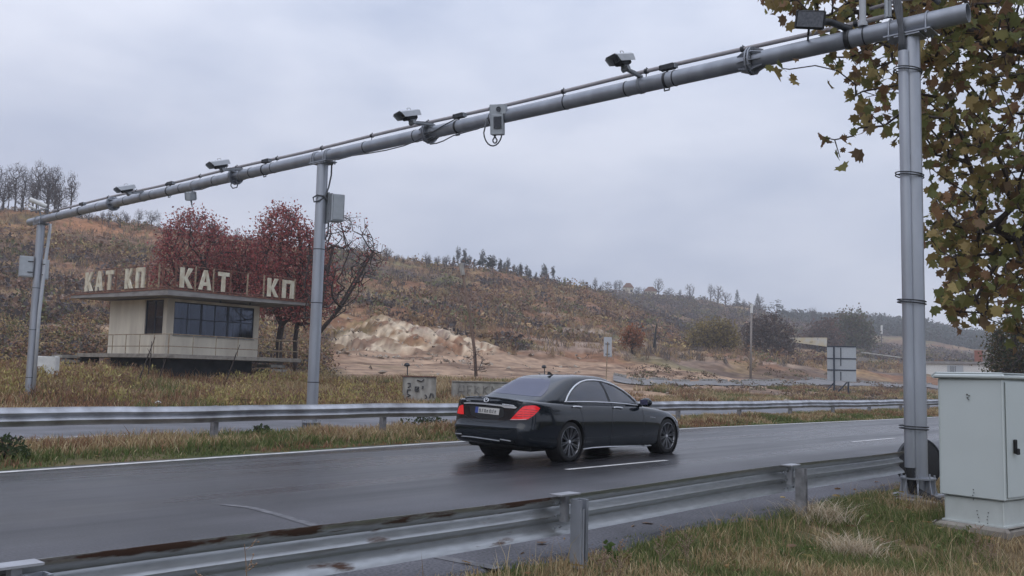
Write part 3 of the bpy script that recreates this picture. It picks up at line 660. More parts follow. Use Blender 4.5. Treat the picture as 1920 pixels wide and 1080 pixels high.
mb = MB(); mb.box(c, (.34, .30, .66), ax, .012); mb.build('housing', m_boxgrey, root)
mb = MB(); mb.box(c-pr*.17, (.06, .3, .70), ax); mb.box(c-pr*.22, (.04, .2, .76), ax); mb.build('mounting_plate', m_camgrey, root)
mb = MB(); mb.box(c+ax[1]*.153+Z3*.0, (.28, .012, .58), ax); mb.build('door', m_boxgrey, root)
# boxes on the far post
q = S(GS, 34.75); tc_ = -q/np.linalg.norm(q); pr = np.cross(tc_, Z3)*-1; pr = np.array([-tc_[1], tc_[0], 0])*-1
pr = pr if pr[0] > 0 else -pr
for sgn, w_, hh, z0, nm in ((-1, .46, .75, 4.95, 'white equipment box strapped to the left side of the far left gantry post'), (1, .22, .72, 4.88, 'narrow grey box on the right side of the far left gantry post')):
    root = thing('junction_box', q+Z3*z0, nm, 'junction box'); c = q+Z3*z0+pr*sgn*(.14+w_/2)
    mb = MB(); mb.box(c, (w_, .28, hh), (pr, tc_, Z3), .012); mb.build('housing', m_camwhite, root)
    mb = MB(); mb.box(c+tc_*.142, (w_*.86, .01, hh*.88), (pr, tc_, Z3), 0); mb.build('door', m_boxgrey, root)
    mb = MB()
    for dz in (.18, -.2): mb.box(c+tc_*.16-pr*sgn*w_*.3+Z3*dz, (w_*.4, .03, .03), (pr, tc_, Z3))
    mb.build('clasp', m_dark, root)
mb = MB(); mb.tube([q+Z3*(H-.12)+pr*.30, q+Z3*(H-.5)+pr*.29, q+Z3*5.0+pr*.22+tc_*.12, q+Z3*3.3+pr*.15+tc_*.14, q+Z3*.2+pr*.15+tc_*.14], [.045, .055, .06, .06, .06], 10)
o = mb.build('cable_pipe', m_camwhite, None, smooth=True, origin=q); tag(o, 'white cable pipe running down the far left gantry post', 'pipe')
# cut pipes and hardware on top of the near post
root = thing('antenna_bracket', B(4.5, 0, BR), 'steel bracket with clamps and bundled hoses above the right gantry post', 'bracket')
mb = MB(); mb.box(B(4.62, -.12, .36), (.04, .10, .42), (D_, N_, Z3), .006); mb.box(B(4.62, -.16, .36), (.03, .03, .42), (D_, N_, Z3)); mb.build('bracket_plate', m_boxgrey, root)
mb = MB(); mb.tube([B(5.02, -.05, BR), B(5.02, -.05, BR+.06)], .07, 14); mb.tube([B(5.02, -.05, BR+.05), B(5.02, -.05, .9)], .05, 14); mb.build('upright_pipe', m_camwhite, root, autos=40)
mb = MB(); mb.tube([B(4.95, .05, .42), B(4.5, .08, .46), B(4.0, .1, .40)], .028, 8); mb.tube([B(5.0, .0, .6), B(4.5, 0, .62)], .03, 8); mb.build('crossbar', m_conduit, root, smooth=True)
mb = MB()
for k in range(4):
    o_ = .05*k
    mb.tube([B(4.55-.02*k, -.16-.0*k, .85), B(4.5+.03*k-.05, -.17, .5), B(4.46+.025*k-.05, -.18, .2), B(4.40+.01*k, -.2, -.05), B(4.38+.02*k, -.18, -.3), B(4.40+.02*k, -.15, -.45)], .022, 7)
mb.tube([B(4.35, 0, .5), B(4.1, .02, .42), B(3.95, .03, .25)], .035, 8)
mb.build('hose', m_cable, root, smooth=True)
# black corrugated hose from duct foot to the cabinet
mb = MB(); p0 = S(GS, 4.35)+off
pts = [p0+Z3*.45, p0+Z3*.22, p0+Z3*.02+pr*.05, p0+Z3*-.06+np.array([.15, -.25, 0]), p0+np.array([.3, -.7, -.12]), p0+np.array([.2, -1.1, -.18])]
pp = []; 
for i in range(len(pts)-1):
    for k in range(8): pp.append(pts[i]+(pts[i+1]-pts[i])*k/8)
mb.tube(pp, [.055+.008*(k % 2) for k in range(len(pp))], 12); o = mb.build('corrugated_hose', m_black, None, smooth=True, origin=pts[0]); tag(o, 'black corrugated hose from the near post foot to the grey cabinet', 'hose')
# black round plate at the end of the guardrail
root = thing('round_plate', S(14.2, 4.62, 0), 'black round plate standing behind the right gantry post at the guardrail end', 'round plate')
nd = np.array([math.sin(rad(-12)), math.cos(rad(-12)), 0]); c = atY(1723, 868, 14.35)
mb = MB(); mb.lathe([(.001, -.03), (.34, -.03), (.37, -.02), (.37, .02), (.34, .03), (.001, .03)], c, nd, 40); mb.build('disc', m_black, root, autos=40)
mb = MB(); mb.lathe([(.365, -.034), (.385, -.03), (.385, .03), (.365, .034)], c, nd, 40); mb.build('rim', m_dark, root, autos=50)
mb = MB(); mb.box(np.array([c[0], c[1], (c[2]-.2)/2-.05])+nd*.05, (.08, .05, c[2]+.1), None); mb.build('stand', m_post, root)

# ================================================================== GUARDRAILS
WP = [(0, 0), (.004, .012), (.012, .035), (.055, .060), (.075, .080), (.078, .100), (.055, .125), (.018, .148), (.012, .157), (.018, .166), (.055, .189), (.078, .214), (.075, .234), (.055, .254), (.012, .279), (.004, .300), (0, .314)]
WP = [(0, 0), (.006, .02), (.022, .042), (.058, .070), (.078, .092), (.072, .112), (.03, .136), (.014, .157), (.03, .178), (.072, .202), (.078, .222), (.058, .244), (.022, .272), (.006, .294), (0, .314)]
def wbeam(mb, s0, s1, t, z0, sgn, zoff=lambda s: 0, n=6, toff=lambda s: 0):
    th = .004; prof = [(a*1.05, b) for a, b in WP]; m = len(prof); V = []; fs = []
    ss = np.linspace(s0, s1, n)
    for s in ss:
        for a, b in prof: V.append(S(s, t+toff(s)+sgn*a, z0+b+zoff(s)))
        for a, b in prof: V.append(S(s, t+toff(s)+sgn*(a-th), z0+b+zoff(s)))
    for i in range(n-1):
        for k in range(m-1):
            o = i*2*m+k; fs += [(o, o+1, o+2*m+1, o+2*m), (o+m, o+3*m, o+3*m+1, o+m+1)]
        for k in (0, m-1): o = i*2*m+k; fs.append((o, o+2*m, o+3*m, o+m))
    for i in (0, n-1):
        for k in range(m-1): o = i*2*m+k; fs.append((o, o+m, o+m+1, o+1))
    mb.add(V, fs)
RUSTM = bpy.data.materials.new('rusting_guardrail'); RUSTM.use_nodes = True
def railmat(m, thr, ztop=0.):
    t = m.node_tree; b = t.nodes['Principled BSDF']
    tc = t.nodes.new('ShaderNodeTexCoord'); mp = t.nodes.new('ShaderNodeMapping'); mp.inputs['Rotation'].default_value = (0, 0, -(math.pi/2-YAW)); t.links.new(tc.outputs['Object'], mp.inputs[0])
    mp2 = t.nodes.new('ShaderNodeMapping'); mp2.inputs['Scale'].default_value = (1.1, 1, 7); t.links.new(mp.outputs[0], mp2.inputs[0])
    n = t.nodes.new('ShaderNodeTexNoise'); n.inputs['Scale'].default_value = 1.7; n.inputs['Detail'].default_value = 8; n.inputs['Roughness'].default_value = .6; t.links.new(mp2.outputs[0], n.inputs['Vector'])
    r = t.nodes.new('ShaderNodeValToRGB'); e = r.color_ramp.elements; e[0].position = thr; e[0].color = (0, 0, 0, 1); e[1].position = thr+.09; e[1].color = (1, 1, 1, 1); sz = t.nodes.new('ShaderNodeSeparateXYZ'); t.links.new(tc.outputs['Object'], sz.inputs[0]); mz = t.nodes.new('ShaderNodeMapRange'); mz.inputs['From Min'].default_value = .56; mz.inputs['From Max'].default_value = .64; mz.inputs['To Max'].default_value = ztop
    ad = t.nodes.new('ShaderNodeMath'); ad.operation = 'ADD'; t.links.new(sz.outputs['Z'], mz.inputs['Value']); t.links.new(n.outputs['Fac'], ad.inputs[0]); t.links.new(mz.outputs[0], ad.inputs[1]); t.links.new(ad.outputs[0], r.inputs[0])
    n2 = t.nodes.new('ShaderNodeTexNoise'); n2.inputs['Scale'].default_value = 6; n2.inputs['Detail'].default_value = 6; t.links.new(mp2.outputs[0], n2.inputs['Vector'])
    c1 = t.nodes.new('ShaderNodeValToRGB'); c1.color_ramp.elements[0].position = .3; c1.color_ramp.elements[0].color = (.33, .34, .35, 1); c1.color_ramp.elements[1].position = .7; c1.color_ramp.elements[1].color = (.43, .445, .455, 1); t.links.new(n2.outputs['Fac'], c1.inputs[0])
    mx = t.nodes.new('ShaderNodeMix'); mx.data_type = 'RGBA'; t.links.new(r.outputs[0], mx.inputs[0]); t.links.new(c1.outputs[0], mx.inputs[6]); mx.inputs[7].default_value = (.075, .038, .026, 1)
    t.links.new(mx.outputs[2], b.inputs['Base Color'])
    m1 = t.nodes.new('ShaderNodeMapRange'); m1.inputs['To Min'].default_value = .75; m1.inputs['To Max'].default_value = .05; t.links.new(r.outputs[0], m1.inputs['Value']); t.links.new(m1.outputs[0], b.inputs['Metallic'])
    m2 = t.nodes.new('ShaderNodeMapRange'); m2.inputs['To Min'].default_value = .34; m2.inputs['To Max'].default_value = .85; t.links.new(r.outputs[0], m2.inputs['Value']); t.links.new(m2.outputs[0], b.inputs['Roughness'])
railmat(RUSTM, .58, .11)
m_rail2 = bpy.data.materials.new('near_guardrail_steel'); m_rail2.use_nodes = True; railmat(m_rail2, .66)
near = thing('guardrail', S(6.1, 4.8, -.15), 'near steel W beam guardrail with rusty left panels ending at the right gantry post', 'guardrail')
T0 = 4.72; PS = [-2.36, 1.87, 6.10, 10.33]; zo = lambda s: .012*math.sin(s*.8)-.0
ends = [-6.6, -2.36, 1.87, 6.10, 10.33, 14.25]
for i in range(5):
    mb = MB(); a = ends[i]; b = ends[i+1]+(.16 if i < 4 else 0)
    wbeam(mb, a-.0, b, T0+.03+(.006 if i % 2 else 0), .19, 1, zo, 12)
    p = mb.build('rail_panel', RUSTM if i <= 2 else m_rail2, near, smooth=False, autos=50)
    if i == 2: p['label'] = 'rusty stained rail panel left of the centre post'
# short cover strip at lower left (bright end piece)
def c_post(mb, s, t, z0, z1, w_=.11, dp=.10, th=.012, lip=.025):
    P = [(0, 0), (w_, 0), (w_, dp), (w_-lip, dp), (w_-lip, dp-th), (w_-th, dp-th), (w_-th, th), (th, th), (th, dp-th), (lip, dp-th), (lip, dp), (0, dp)]
    P = [(a-w_/2, b) for a, b in P]
    mb.prism(P, S(s, t, z0), D_, -N_, Z3*(z1-z0))
for s in PS:
    mb = MB(); c_post(mb, s+.03, T0-.06, -.55, .475); c_post(mb, s+.045, T0-.085, -.55, .40, .075, .075)
    po = mb.build('post', m_post if s > 8 else m_steel, near)
    mb = MB(); mb.box(S(s-.06, T0-.03, .515), (.26, .12, .012), (D_, N_, Z3)); mb.box(S(s-.03, T0+.0, .40), (.05, .06, .22), (D_, N_, Z3))
    mb.build('cap_bracket', m_railfar, near)
    mb = MB()
    for ds in (-.12, -.06, .10):
        for z in (.25, .345, .44): mb.lathe([(.001, 0), (.013, 0), (.013, .014), (.001, .014)], S(s+ds, T0+.025, z), -N_, 6)
    mb.build('bolt', m_camgrey, near)
med = thing('guardrail', S(9.84, 16.27, 0), 'weathered W beam guardrail on the grassy median behind the black car', 'guardrail')
RT = 16.20; RS0, SPN = 26.97, 4.282
rz = lambda s: .010*math.sin(s*.55)+.006*math.sin(s*1.9)
for i in range(-8, 14):
    a = RS0+SPN*i
    mb = MB(); wbeam(mb, a, a+SPN+.12, RT-(.006 if i % 2 else 0)-.05, .445, -1, rz, 7, lambda s: .012*math.sin(s*1.1)); mb.build('rail_panel', m_railfar, med, autos=50)
    mb = MB(); mb.box(S(a, RT+.07, .33), (.11, .13, .84), (D_, N_, Z3), .01); mb.box(S(a, RT-.01, .62), (.09, .05, .16), (D_, N_, Z3)); mb.build('post', m_post, med)

# ================================================================== CABINET
c0 = None
def gpz(px, py, z): v = ray(px, py); return np.array([0, 0, CH])+v*(z-CH)/v[2]
Cn = gpz(1883, 990, -.10); Lf = gpz(1771, 974, -.10)
fd = (Lf-Cn); fl = np.linalg.norm(fd[:2]); fd = fd/np.linalg.norm(fd); sd = np.array([-fd[1], fd[0], 0]); 
if sd@D_ < 0: sd = -sd
cab = thing('electrical_cabinet', (Cn+Lf)/2, 'pale grey green roadside electrical cabinet on a concrete base at the right edge', 'cabinet')
dep = .78
def C(a, b, z): return Cn+fd*a+sd*b+np.array([0, 0, z+.10])
WID = fl
def cbox(mb, a0, a1, b0, b1, z0, z1, bev=.012):
    c = (C(a0, b0, z0)+C(a1, b1, z1))/2; mb.box(c, (abs(a1-a0), abs(b1-b0), abs(z1-z0)), (fd, sd, Z3), bev)
mb = MB(); cbox(mb, -.12, WID+.10, -.14, dep+.08, -.50, -.105, .03); mb.build('concrete_base', m_conc, cab)
mb = MB(); cbox(mb, .0, WID, 0, dep, -.10, .19); cbox(mb, -.02, WID+.02, -.02, dep+.02, -.104, -.085, 0); mb.build('plinth', m_cab2, cab)
TOPZ = atY(1757, 709, Lf[1])[2]
mb = MB(); cbox(mb, -.035, WID+.035, -.035, dep+.02, .195, TOPZ-.0); mb.build('body', m_cab, cab)
mb = MB(); cbox(mb, -.075, WID+.10, -.08, dep+.06, TOPZ, TOPZ+.055, .018); cbox(mb, -.045, WID+.07, -.05, dep+.03, TOPZ+.055, TOPZ+.075, .01); mb.build('lid', m_cab, cab)
mb = MB(); cbox(mb, -.041, -.030, .03, dep-.03, .23, TOPZ-.03, .004); dr = mb.build('door', m_cab, cab)
hz = atY(1908, 835, Cn[1]+.15)[2]
mb = MB(); cbox(mb, -.075, -.04, .17, .205, hz-.09, hz+.07, .008); cbox(mb, -.10, -.07, .165, .21, hz-.10, hz-.03, .006); mb.build('door_handle', m_black, dr)
# small round embossed mark near the top and trickle marks low on the face
mb = MB(); mk = lambda px, py: C(0, 0, 0)*0
def on_face(px, py):
    v = ray(px, py); o_ = np.array([0, 0, CH]); nrm = -sd; p0_ = C(0, -.037, 0); k = ((p0_-o_)@nrm)/(v@nrm); return o_+v*k
for (x, y, a) in ((1813, 740, .012), (1817, 742, .010), (1814, 746, .012), (1816, 749, .008)):
    q = on_face(x, y); mb.lathe([(.001, 0), (a, 0), (a*.8, .004), (.001, .004)], q, -sd, 9)
mb.build('mark', mat('mark_ink', (.12, .13, .12), var=.2), cab)
mb = MB()
for (x, y) in ((1825, 918), (1826, 924), (1824, 929), (1826, 934), (1825, 937), (1829, 958), (1830, 965), (1832, 971), (1833, 979), (1850, 962), (1849, 969), (1848, 975), (1849, 982)):
    q = on_face(x, y); mb.lathe([(.001, 0), (.007, 0), (.005, .006), (.001, .006)], q+(sd*.035 if y > 952 else 0), -sd, 7)
mb.build('stain', mat('dirt_speck', (.07, .075, .07), var=.2), cab)

# ================================================================== CAR
CYAW = .721; CO0 = np.array([.385, 16.865, 0.])
cd = np.array([math.sin(CYAW), math.cos(CYAW), 0]); cn = np.array([-math.cos(CYAW), math.sin(CYAW), 0])
def W_(x, y, z): return CO0+cd*x+cn*y+Z3*z
def paintmat():
    m = bpy.data.materials.new('black_car_paint'); m.use_nodes = True; t = m.node_tree; b = t.nodes['Principled BSDF']
    n = t.nodes.new('ShaderNodeTexNoise'); n.inputs['Scale'].default_value = 2.5; n.inputs['Detail'].default_value = 6
    r = t.nodes.new('ShaderNodeValToRGB'); r.color_ramp.elements[0].color = (.004, .007, .011, 1); r.color_ramp.elements[1].color = (.007, .011, .017, 1)
    tc = t.nodes.new('ShaderNodeTexCoord'); t.links.new(tc.outputs['Object'], n.inputs['Vector']); t.links.new(n.outputs['Fac'], r.inputs[0]); t.links.new(r.outputs[0], b.inputs['Base Color'])
    mr = t.nodes.new('ShaderNodeMapRange'); mr.inputs['To Min'].default_value = .06; mr.inputs['To Max'].default_value = .12; t.links.new(n.outputs['Fac'], mr.inputs['Value']); t.links.new(mr.outputs[0], b.inputs['Roughness'])
    b.inputs['Specular IOR Level'].default_value = .5; b.inputs['Coat Weight'].default_value = .25; b.inputs['Coat Roughness'].default_value = .03
    return m
m_paint = paintmat()
m_chrome = mat('chrome_trim', (.78, .79, .82), rough=.28, metal=.55, var=.06)
m_satin = mat('satin_trim', (.45, .46, .48), rough=.3, metal=.8, var=.06)
m_plastic = mat('black_trim', (.010, .011, .013), rough=.45, var=.1)
m_glassr = mat('tinted_glass', (.03, .03, .075), rough=.03, spec=.75, var=.1)
m_glasss = mat('side_glass', (.008, .013, .030), rough=.02, spec=1., var=.3, scale=6, coat=.2)
m_red = mat('tail_lamp_red', (.60, .012, .016), rough=.12, var=.25, scale=18, stretch=(1, 1, 6), coat=.6)
bn = m_red.node_tree.nodes['Principled BSDF']; bn.inputs['Emission Color'].default_value = (.95, .02, .03, 1); bn.inputs['Emission Strength'].default_value = .22
m_lampwhite = mat('lamp_clear', (.6, .42, .42), rough=.15, var=.1)
m_tyre = mat('tyre_rubber', (.012, .012, .013), rough=.75, var=.2, scale=30)
m_rim = mat('alloy_rim', (.22, .225, .24), rough=.28, metal=.85, var=.15)
m_plate = mat('plate_white', (.50, .49, .47), rough=.5, var=.06); m_blue = mat('plate_blue', (.05, .08, .30), rough=.5, var=.1)
m_ink = mat('plate_ink', (.06, .06, .065), rough=.6, var=.1)
XM = 1.45
def se(th, ar, af, w_, pr, pf):
    c, s = math.cos(th), math.sin(th)
    if c < 0: p, a = pr, ar
    else: p, a = pf, af
    k = (abs(c)**p+abs(s)**p)**(-1/p)
    return a*c*k, w_*s*k
zt = lambda x: float(np.interp(x, [-1.2, -1.08, -.9, -.5, 0, .8, 1.6, 2.2, 2.6, 3.0, 3.4, 3.75, 3.95, 4.12], [1.045, 1.045, 1.035, 1.015, .995, .985, .965, .935, .905, .865, .81, .73, .66, .58]))
zb = lambda x: float(np.interp(x, [-1.2, -.8, -.4, 0, 3.1, 3.6, 4.1], [.30, .27, .22, .19, .17, .19, .22]))
LV = [  # v, width, rear x, front x
 (0., .80, -.98, 3.85), (.015, .88, -1.06, 3.96), (.06, .915, -1.125, 4.04), (.16, .93, -1.165, 4.09), (.30, .94, -1.18, 4.10), (.40, .946, -1.178, 4.095), (.44, .950, -1.150, 4.09), (.55, .955, -1.135, 4.08), (.66, .952, -1.128, 4.06), (.76, .944, -1.12, 4.03), (.83, .932, -1.115, 4.0), (.88, .918, -1.115, 3.97), (.915, .910, -1.12, 3.94), (.95, .897, -1.125, 3.90), (.98, .875, -1.128, 3.86), (1., .845, -1.10, 3.80)]
NU = 72
ths = np.concatenate([np.linspace(-math.pi, -math.pi/2, NU//4+1)[:-1], np.linspace(-math.pi/2, 0, NU//4+1)[:-1], np.linspace(0, math.pi/2, NU//4+1)[:-1], np.linspace(math.pi/2, math.pi, NU//4+1)[:-1]])
# spread angles so that long sides get even stations
def ring(w_, xr, xf, pr=9, pf=4.8, n=120):
    xr -= .025; xf += .03
    raw = []
    for th in np.linspace(0, math.pi, 721): raw.append(se(th, XM-xr, xf-XM, w_, pr, pf))
    raw = np.array(raw); raw[:, 0] += XM
    L_ = np.concatenate([[0], np.cumsum(np.hypot(*np.diff(raw, axis=0).T))]); u = np.linspace(0, L_[-1], n//2+1)
    hx = np.interp(u, L_, raw[:, 0]); hy = np.interp(u, L_, raw[:, 1])
    return [(a, b) for a, b in zip(hx, hy)]+[(a, -b) for a, b in list(zip(hx, hy))[-2:0:-1]]
NR = 120
def ribbody():
    V = []; fs = []
    for (v, w_, xr, xf) in LV:
        for (x, y) in ring(w_, xr, xf):
            z = zb(x)+(zt(x)-zb(x))*v
            V.append((x, y, z))
    nl = len(LV)
    # deck: shrink the shoulder ring towards the centre line
    base = ring(LV[-1][1], LV[-1][2], LV[-1][3])
    for q in (.9, .75, .55, .3, .08):
        for (x, y) in base:
            cr = np.interp(x, [-1.13, -.9, 0, 2.4, 3.0, 3.6, 3.85], [.035, .05, .05, .06, .085, .10, .06])
            xx = x if abs(y) > 1e-6 else x
            V.append((XM+(x-XM)*(1-.012*(1-q)) , y*q, zt(x)+cr*(1-q*q)+.0))
    tot = nl+5
    for i in range(tot-1):
        for k in range(NR):
            k2 = (k+1) % NR; fs.append((i*NR+k, i*NR+k2, (i+1)*NR+k2, (i+1)*NR+k))
    # close deck strip and floor
    o = (tot-1)*NR; h_ = NR//2
    for k in range(h_):
        a, b = o+k, o+k+1; c, d = o+(NR-k-1) % NR, o+(NR-k) % NR
        if k == 0: fs.append((a, b, c))
        elif k == h_-1: fs.append((a, b, d))
        else: fs.append((a, b, c, d))
    for k in range(h_):
        a, b = k, k+1; c, d = (NR-k-1) % NR, (NR-k) % NR
        if k == 0: fs.append((a, c, b))
        elif k == h_-1: fs.append((a, d, b))
        else: fs.append((a, d, c, b))
    return V, fs
GX = [  # greenhouse rings: height 0..1, half width, rear x, front x
 (-.25, .885, -.84, 2.78), (0., .872, -.72, 2.68), (.12, .852, -.60, 2.55), (.3, .815, -.42, 2.345), (.5, .768, -.215, 2.11), (.68, .720, -.02, 1.885), (.82, .677, .14, 1.70), (.91, .64, .27, 1.555), (.97, .595, .40, 1.40), (1., .54, .53, 1.25)]
zr = lambda x: float(np.interp(x, [-.6, .1, .5, .9, 1.3, 1.7, 2.6], [1.42, 1.455, 1.482, 1.492, 1.484, 1.462, 1.41]))
def greenhouse():
    V = []; fs = []; n = 96
    for (v, w_, xr, xf) in GX:
        raw = []; xm = (xr+xf)/2
        for th in np.linspace(0, math.pi, 721):
            a, b = se(th, (xf-xr)/2, (xf-xr)/2, w_, 8.0, 8.5); raw.append((a+xm, b))
        raw = np.array(raw); L_ = np.concatenate([[0], np.cumsum(np.hypot(*np.diff(raw, axis=0).T))]); u = np.linspace(0, L_[-1], n//2+1)
        hx = np.interp(u, L_, raw[:, 0]); hy = np.interp(u, L_, raw[:, 1])
        R_ = [(a, b) for a, b in zip(hx, hy)]+[(a, -b) for a, b in list(zip(hx, hy))[-2:0:-1]]
        for (x, y) in R_:
            wf = 1-.06*max(0, (.4-x))-.05*max(0, x-1.6)
            V.append((x, y*wf, zt(x)+.005+(zr(x)-zt(x))*v))
    base = V[-n:]
    for q in (.8, .5, .2):
        for (x, y, z) in base: V.append((XM*.0+.89+(x-.89)*q, y*q, z+.022*(1-q*q)*1.0))
    tot = len(GX)+3
    for i in range(tot-1):
        for k in range(n): k2 = (k+1) % n; fs.append((i*n+k, i*n+k2, (i+1)*n+k2, (i+1)*n+k))
    fs.append(tuple((tot-1)*n+k for k in range(n))); fs.append(tuple(n-1-k for k in range(n)))
    return V, fs
car = thing('car', CO0, 'black four door luxury saloon with red tail lamps driving along the wet road', 'car')
mb = MB(); V_, f_s = ribbody(); mb.add([W_(*v) for v in V_], f_s)
lower = mb.build('body', m_paint, None, smooth=True, origin=CO0)
# wheel arches cut out of the shell
cut = []
for ax_ in (0., 3.165):
    for sd_ in (-1, 1):
        mb = MB(); mb.lathe([(.0001, 0), (.385, 0), (.385, .36), (.0001, .36)], W_(ax_, sd_*.64, .345), cn*sd_, 40); c = mb.build('cutter', m_plastic, None, origin=CO0); cut.append(c)
for c in cut:
    md = lower.modifiers.new('b', 'BOOLEAN'); md.operation = 'DIFFERENCE'; md.object = c; md.solver = 'EXACT'
    md.material_mode = 'TRANSFER' if hasattr(md, 'material_mode') else None
bpy.context.view_layer.update()
dg = bpy.context.evaluated_depsgraph_get(); me2 = bpy.data.meshes.new_from_object(lower.evaluated_get(dg)); lower.modifiers.clear()
old = lower.data; lower.data = me2; 
for c in cut: bpy.data.objects.remove(c)
mb = MB(); V_, f_s = greenhouse(); mb.add([W_(*v) for v in V_], f_s); upper = mb.build('cabin', m_paint, None, smooth=True, origin=CO0)
# join the two shells into the one body mesh
bmj = bmesh.new(); bmj.from_mesh(lower.data); bmj.from_mesh(upper.data); bmj.to_mesh(lower.data); 
bv = BVHTree.FromBMesh(bmj); bmj.free(); bpy.data.objects.remove(upper)
me2.polygons.foreach_set('use_smooth', [True]*len(me2.polygons)); me2.set_sharp_from_angle(angle=rad(38))
lower.name = 'body'; lower.location = (0, 0, 0); lower.parent = car; lower['_o'] = [float(q) for q in CO0]
CORG = Vector(CO0)
def shoot(px, py):
    v = Vector(ray(px, py)).normalized(); o_ = Vector((0, 0, CH))-CORG
    hit = bv.ray_cast(o_, v)
    if hit[0] is None:
        nr_ = None
        for k in range(1, 40):
            for dx, dy in ((k*.5, 0), (-k*.5, 0), (0, k*.5), (0, -k*.5)):
                v2 = Vector(ray(px+dx, py+dy)).normalized(); h2 = bv.ray_cast(o_, v2)
                if h2[0] is not None: return h2[0], h2[1]
        return None
    return hit[0], hit[1]
def dens(poly, n=1):
    P = []; m = len(poly)
    for i in range(m):
        a, b = np.array(poly[i], float), np.array(poly[(i+1) % m], float); k = max(1, int(np.linalg.norm(b-a)/n))
        P += [a+(b-a)*j/k for j in range(k)]
    return P
def smooth_loop(poly, it=1):
    P = [np.array(p, float) for p in poly]
    for _ in range(it):
        Q = []
        for i in range(len(P)): a, b = P[i], P[(i+1) % len(P)]; Q += [a*.75+b*.25, a*.25+b*.75]
        P = Q
    return P
def drape(name, poly, m, off=.006, mirror=False, parent=car, step=2.2, holes=None, mode='cam'):
    """cut a panel to the outline and lay it over the body shell"""
    bm = bmesh.new(); P = dens(poly, step); vs_ = [bm.verts.new((p[0], p[1], 0)) for p in P]; bm.faces.new(vs_)
    bmesh.ops.triangulate(bm, faces=bm.faces)
    x0, x1 = min(p[0] for p in P), max(p[0] for p in P); y0, y1 = min(p[1] for p in P), max(p[1] for p in P)
    for x in np.arange(x0+step, x1, step): bmesh.ops.bisect_plane(bm, geom=bm.verts[:]+bm.edges[:]+bm.faces[:], plane_co=(x, 0, 0), plane_no=(1, 0, 0))
    for y in np.arange(y0+step, y1, step): bmesh.ops.bisect_plane(bm, geom=bm.verts[:]+bm.edges[:]+bm.faces[:], plane_co=(0, y, 0), plane_no=(0, 1, 0))
    bmesh.ops.remove_doubles(bm, verts=bm.verts, dist=.01)
    ok = True; dr_ = {}
    for v in bm.verts:
        h_ = shoot(v.co.x, v.co.y)
        if h_ is None: ok = False; continue
        dr_[v] = -Vector(ray(v.co.x, v.co.y)).normalized(); v.co = h_[0]+dr_[v]*(off-.012)
    # thickness: the outer skin stands proud of the shell, its rim reaches into it
    base_ = {v: dr_.get(v, Vector((0, -1, 0))) for v in bm.verts}; low = {tuple(v.co): d for v, d in base_.items()}
    ext = bmesh.ops.extrude_face_region(bm, geom=bm.faces[:])
    for v in [g for g in ext['geom'] if isinstance(g, bmesh.types.BMVert)]:
        v.co += low.get(tuple(v.co), Vector((0, -1, 0)))*.014
    bmesh.ops.recalc_face_normals(bm, faces=bm.faces)
    bm.normal_update()
    me = bpy.data.meshes.new(name); 
    bm.to_mesh(me); bm.free()
    # move the first copy inwards
    me.materials.append(m); me.polygons.foreach_set('use_smooth', [True]*len(me.polygons)); me.set_sharp_from_angle(angle=rad(45))
    o = bpy.data.objects.new(name, me); scene.collection.objects.link(o); o.parent = parent; o['_o'] = [float(q) for q in CO0]
    if mirror: mirror_obj(o)
    return o
Mt = Matrix(((*cd, 0), (*cn, 0), (0, 0, 1, 0), (0, 0, 0, 1)))   # world offset -> car axes
Mmir = Mt.inverted() @ Matrix.Diagonal((1, -1, 1, 1)) @ Mt
def mirror_obj(o):
    me = o.data.copy(); me.transform(Mmir); me.flip_normals(); c = bpy.data.objects.new(o.name.split('.')[0], me); scene.collection.objects.link(c); c.parent = o.parent; c['_o'] = [float(q) for q in CO0]
    return c
def drape_line(name, pts, r, m, off=.004, mirror=True, closed=False, parent=car, flat=None, step=2):
    P = dens(pts, step) if closed else None
    if P is None:
        P = []
        for i in range(len(pts)-1):
            a, b = np.array(pts[i], float), np.array(pts[i+1], float); k = max(1, int(np.linalg.norm(b-a)/step)); P += [a+(b-a)*j/k for j in range(k)]
        P.append(np.array(pts[-1], float))
    L3 = []
    for p in P:
        h_ = shoot(*p)
        if h_ is not None: L3.append(np.array(h_[0]+h_[1]*off)+CO0)
    L3 = [L3[0]]+[(L3[i-1]+L3[i]*2+L3[i+1])/4 for i in range(1, len(L3)-1)]+[L3[-1]] if not closed else L3
    mb = MB(); mb.tube(L3, r, 6, closed=closed); o = mb.build(name, m, parent, smooth=True)
    if mirror: mirror_obj(o)
    return o
WO = [(1059, 753.6), (1062, 744), (1068, 733.5), (1076, 723.5), (1086, 716.3), (1097, 713), (1111, 712.6), (1125, 714), (1140, 718), (1154, 724), (1168, 732.5), (1181, 742.5), (1191, 752), (1194, 759.5), (1172, 757.2), (1144, 755), (1110, 753.8), (1080, 753.4)]
WI = [(1064, 752.3), (1066.5, 744), (1072, 734), (1080, 725), (1089, 718), (1099, 715), (1111, 714.6), (1124, 715.8), (1139, 719.8), (1153, 726), (1166, 734), (1179, 744.3), (1188, 753.5), (1190, 757.2), (1172, 755.5), (1144, 753.6), (1110, 752.5), (1082, 752.1)]
g1 = [(1064, 752.3), (1066.5, 744), (1072, 734), (1080, 725), (1089, 718), (1099, 715), (1111, 714.6), (1121.5, 715.6), (1127, 723), (1133, 734), (1140, 753.6), (1110, 752.5), (1082, 752.1)]
g2 = [(1126, 716.2), (1139, 719.8), (1153, 726), (1166, 734), (1179, 744.3), (1188, 753.5), (1190, 757.2), (1172, 755.5), (1145, 753.8), (1139, 739), (1133, 726)]
drape('window_surround', WO, m_plastic, .003, True)
rw = drape('side_window', g1, m_glasss, .008, True); fw_ = drape('side_window', g2, m_glasss, .008, True)
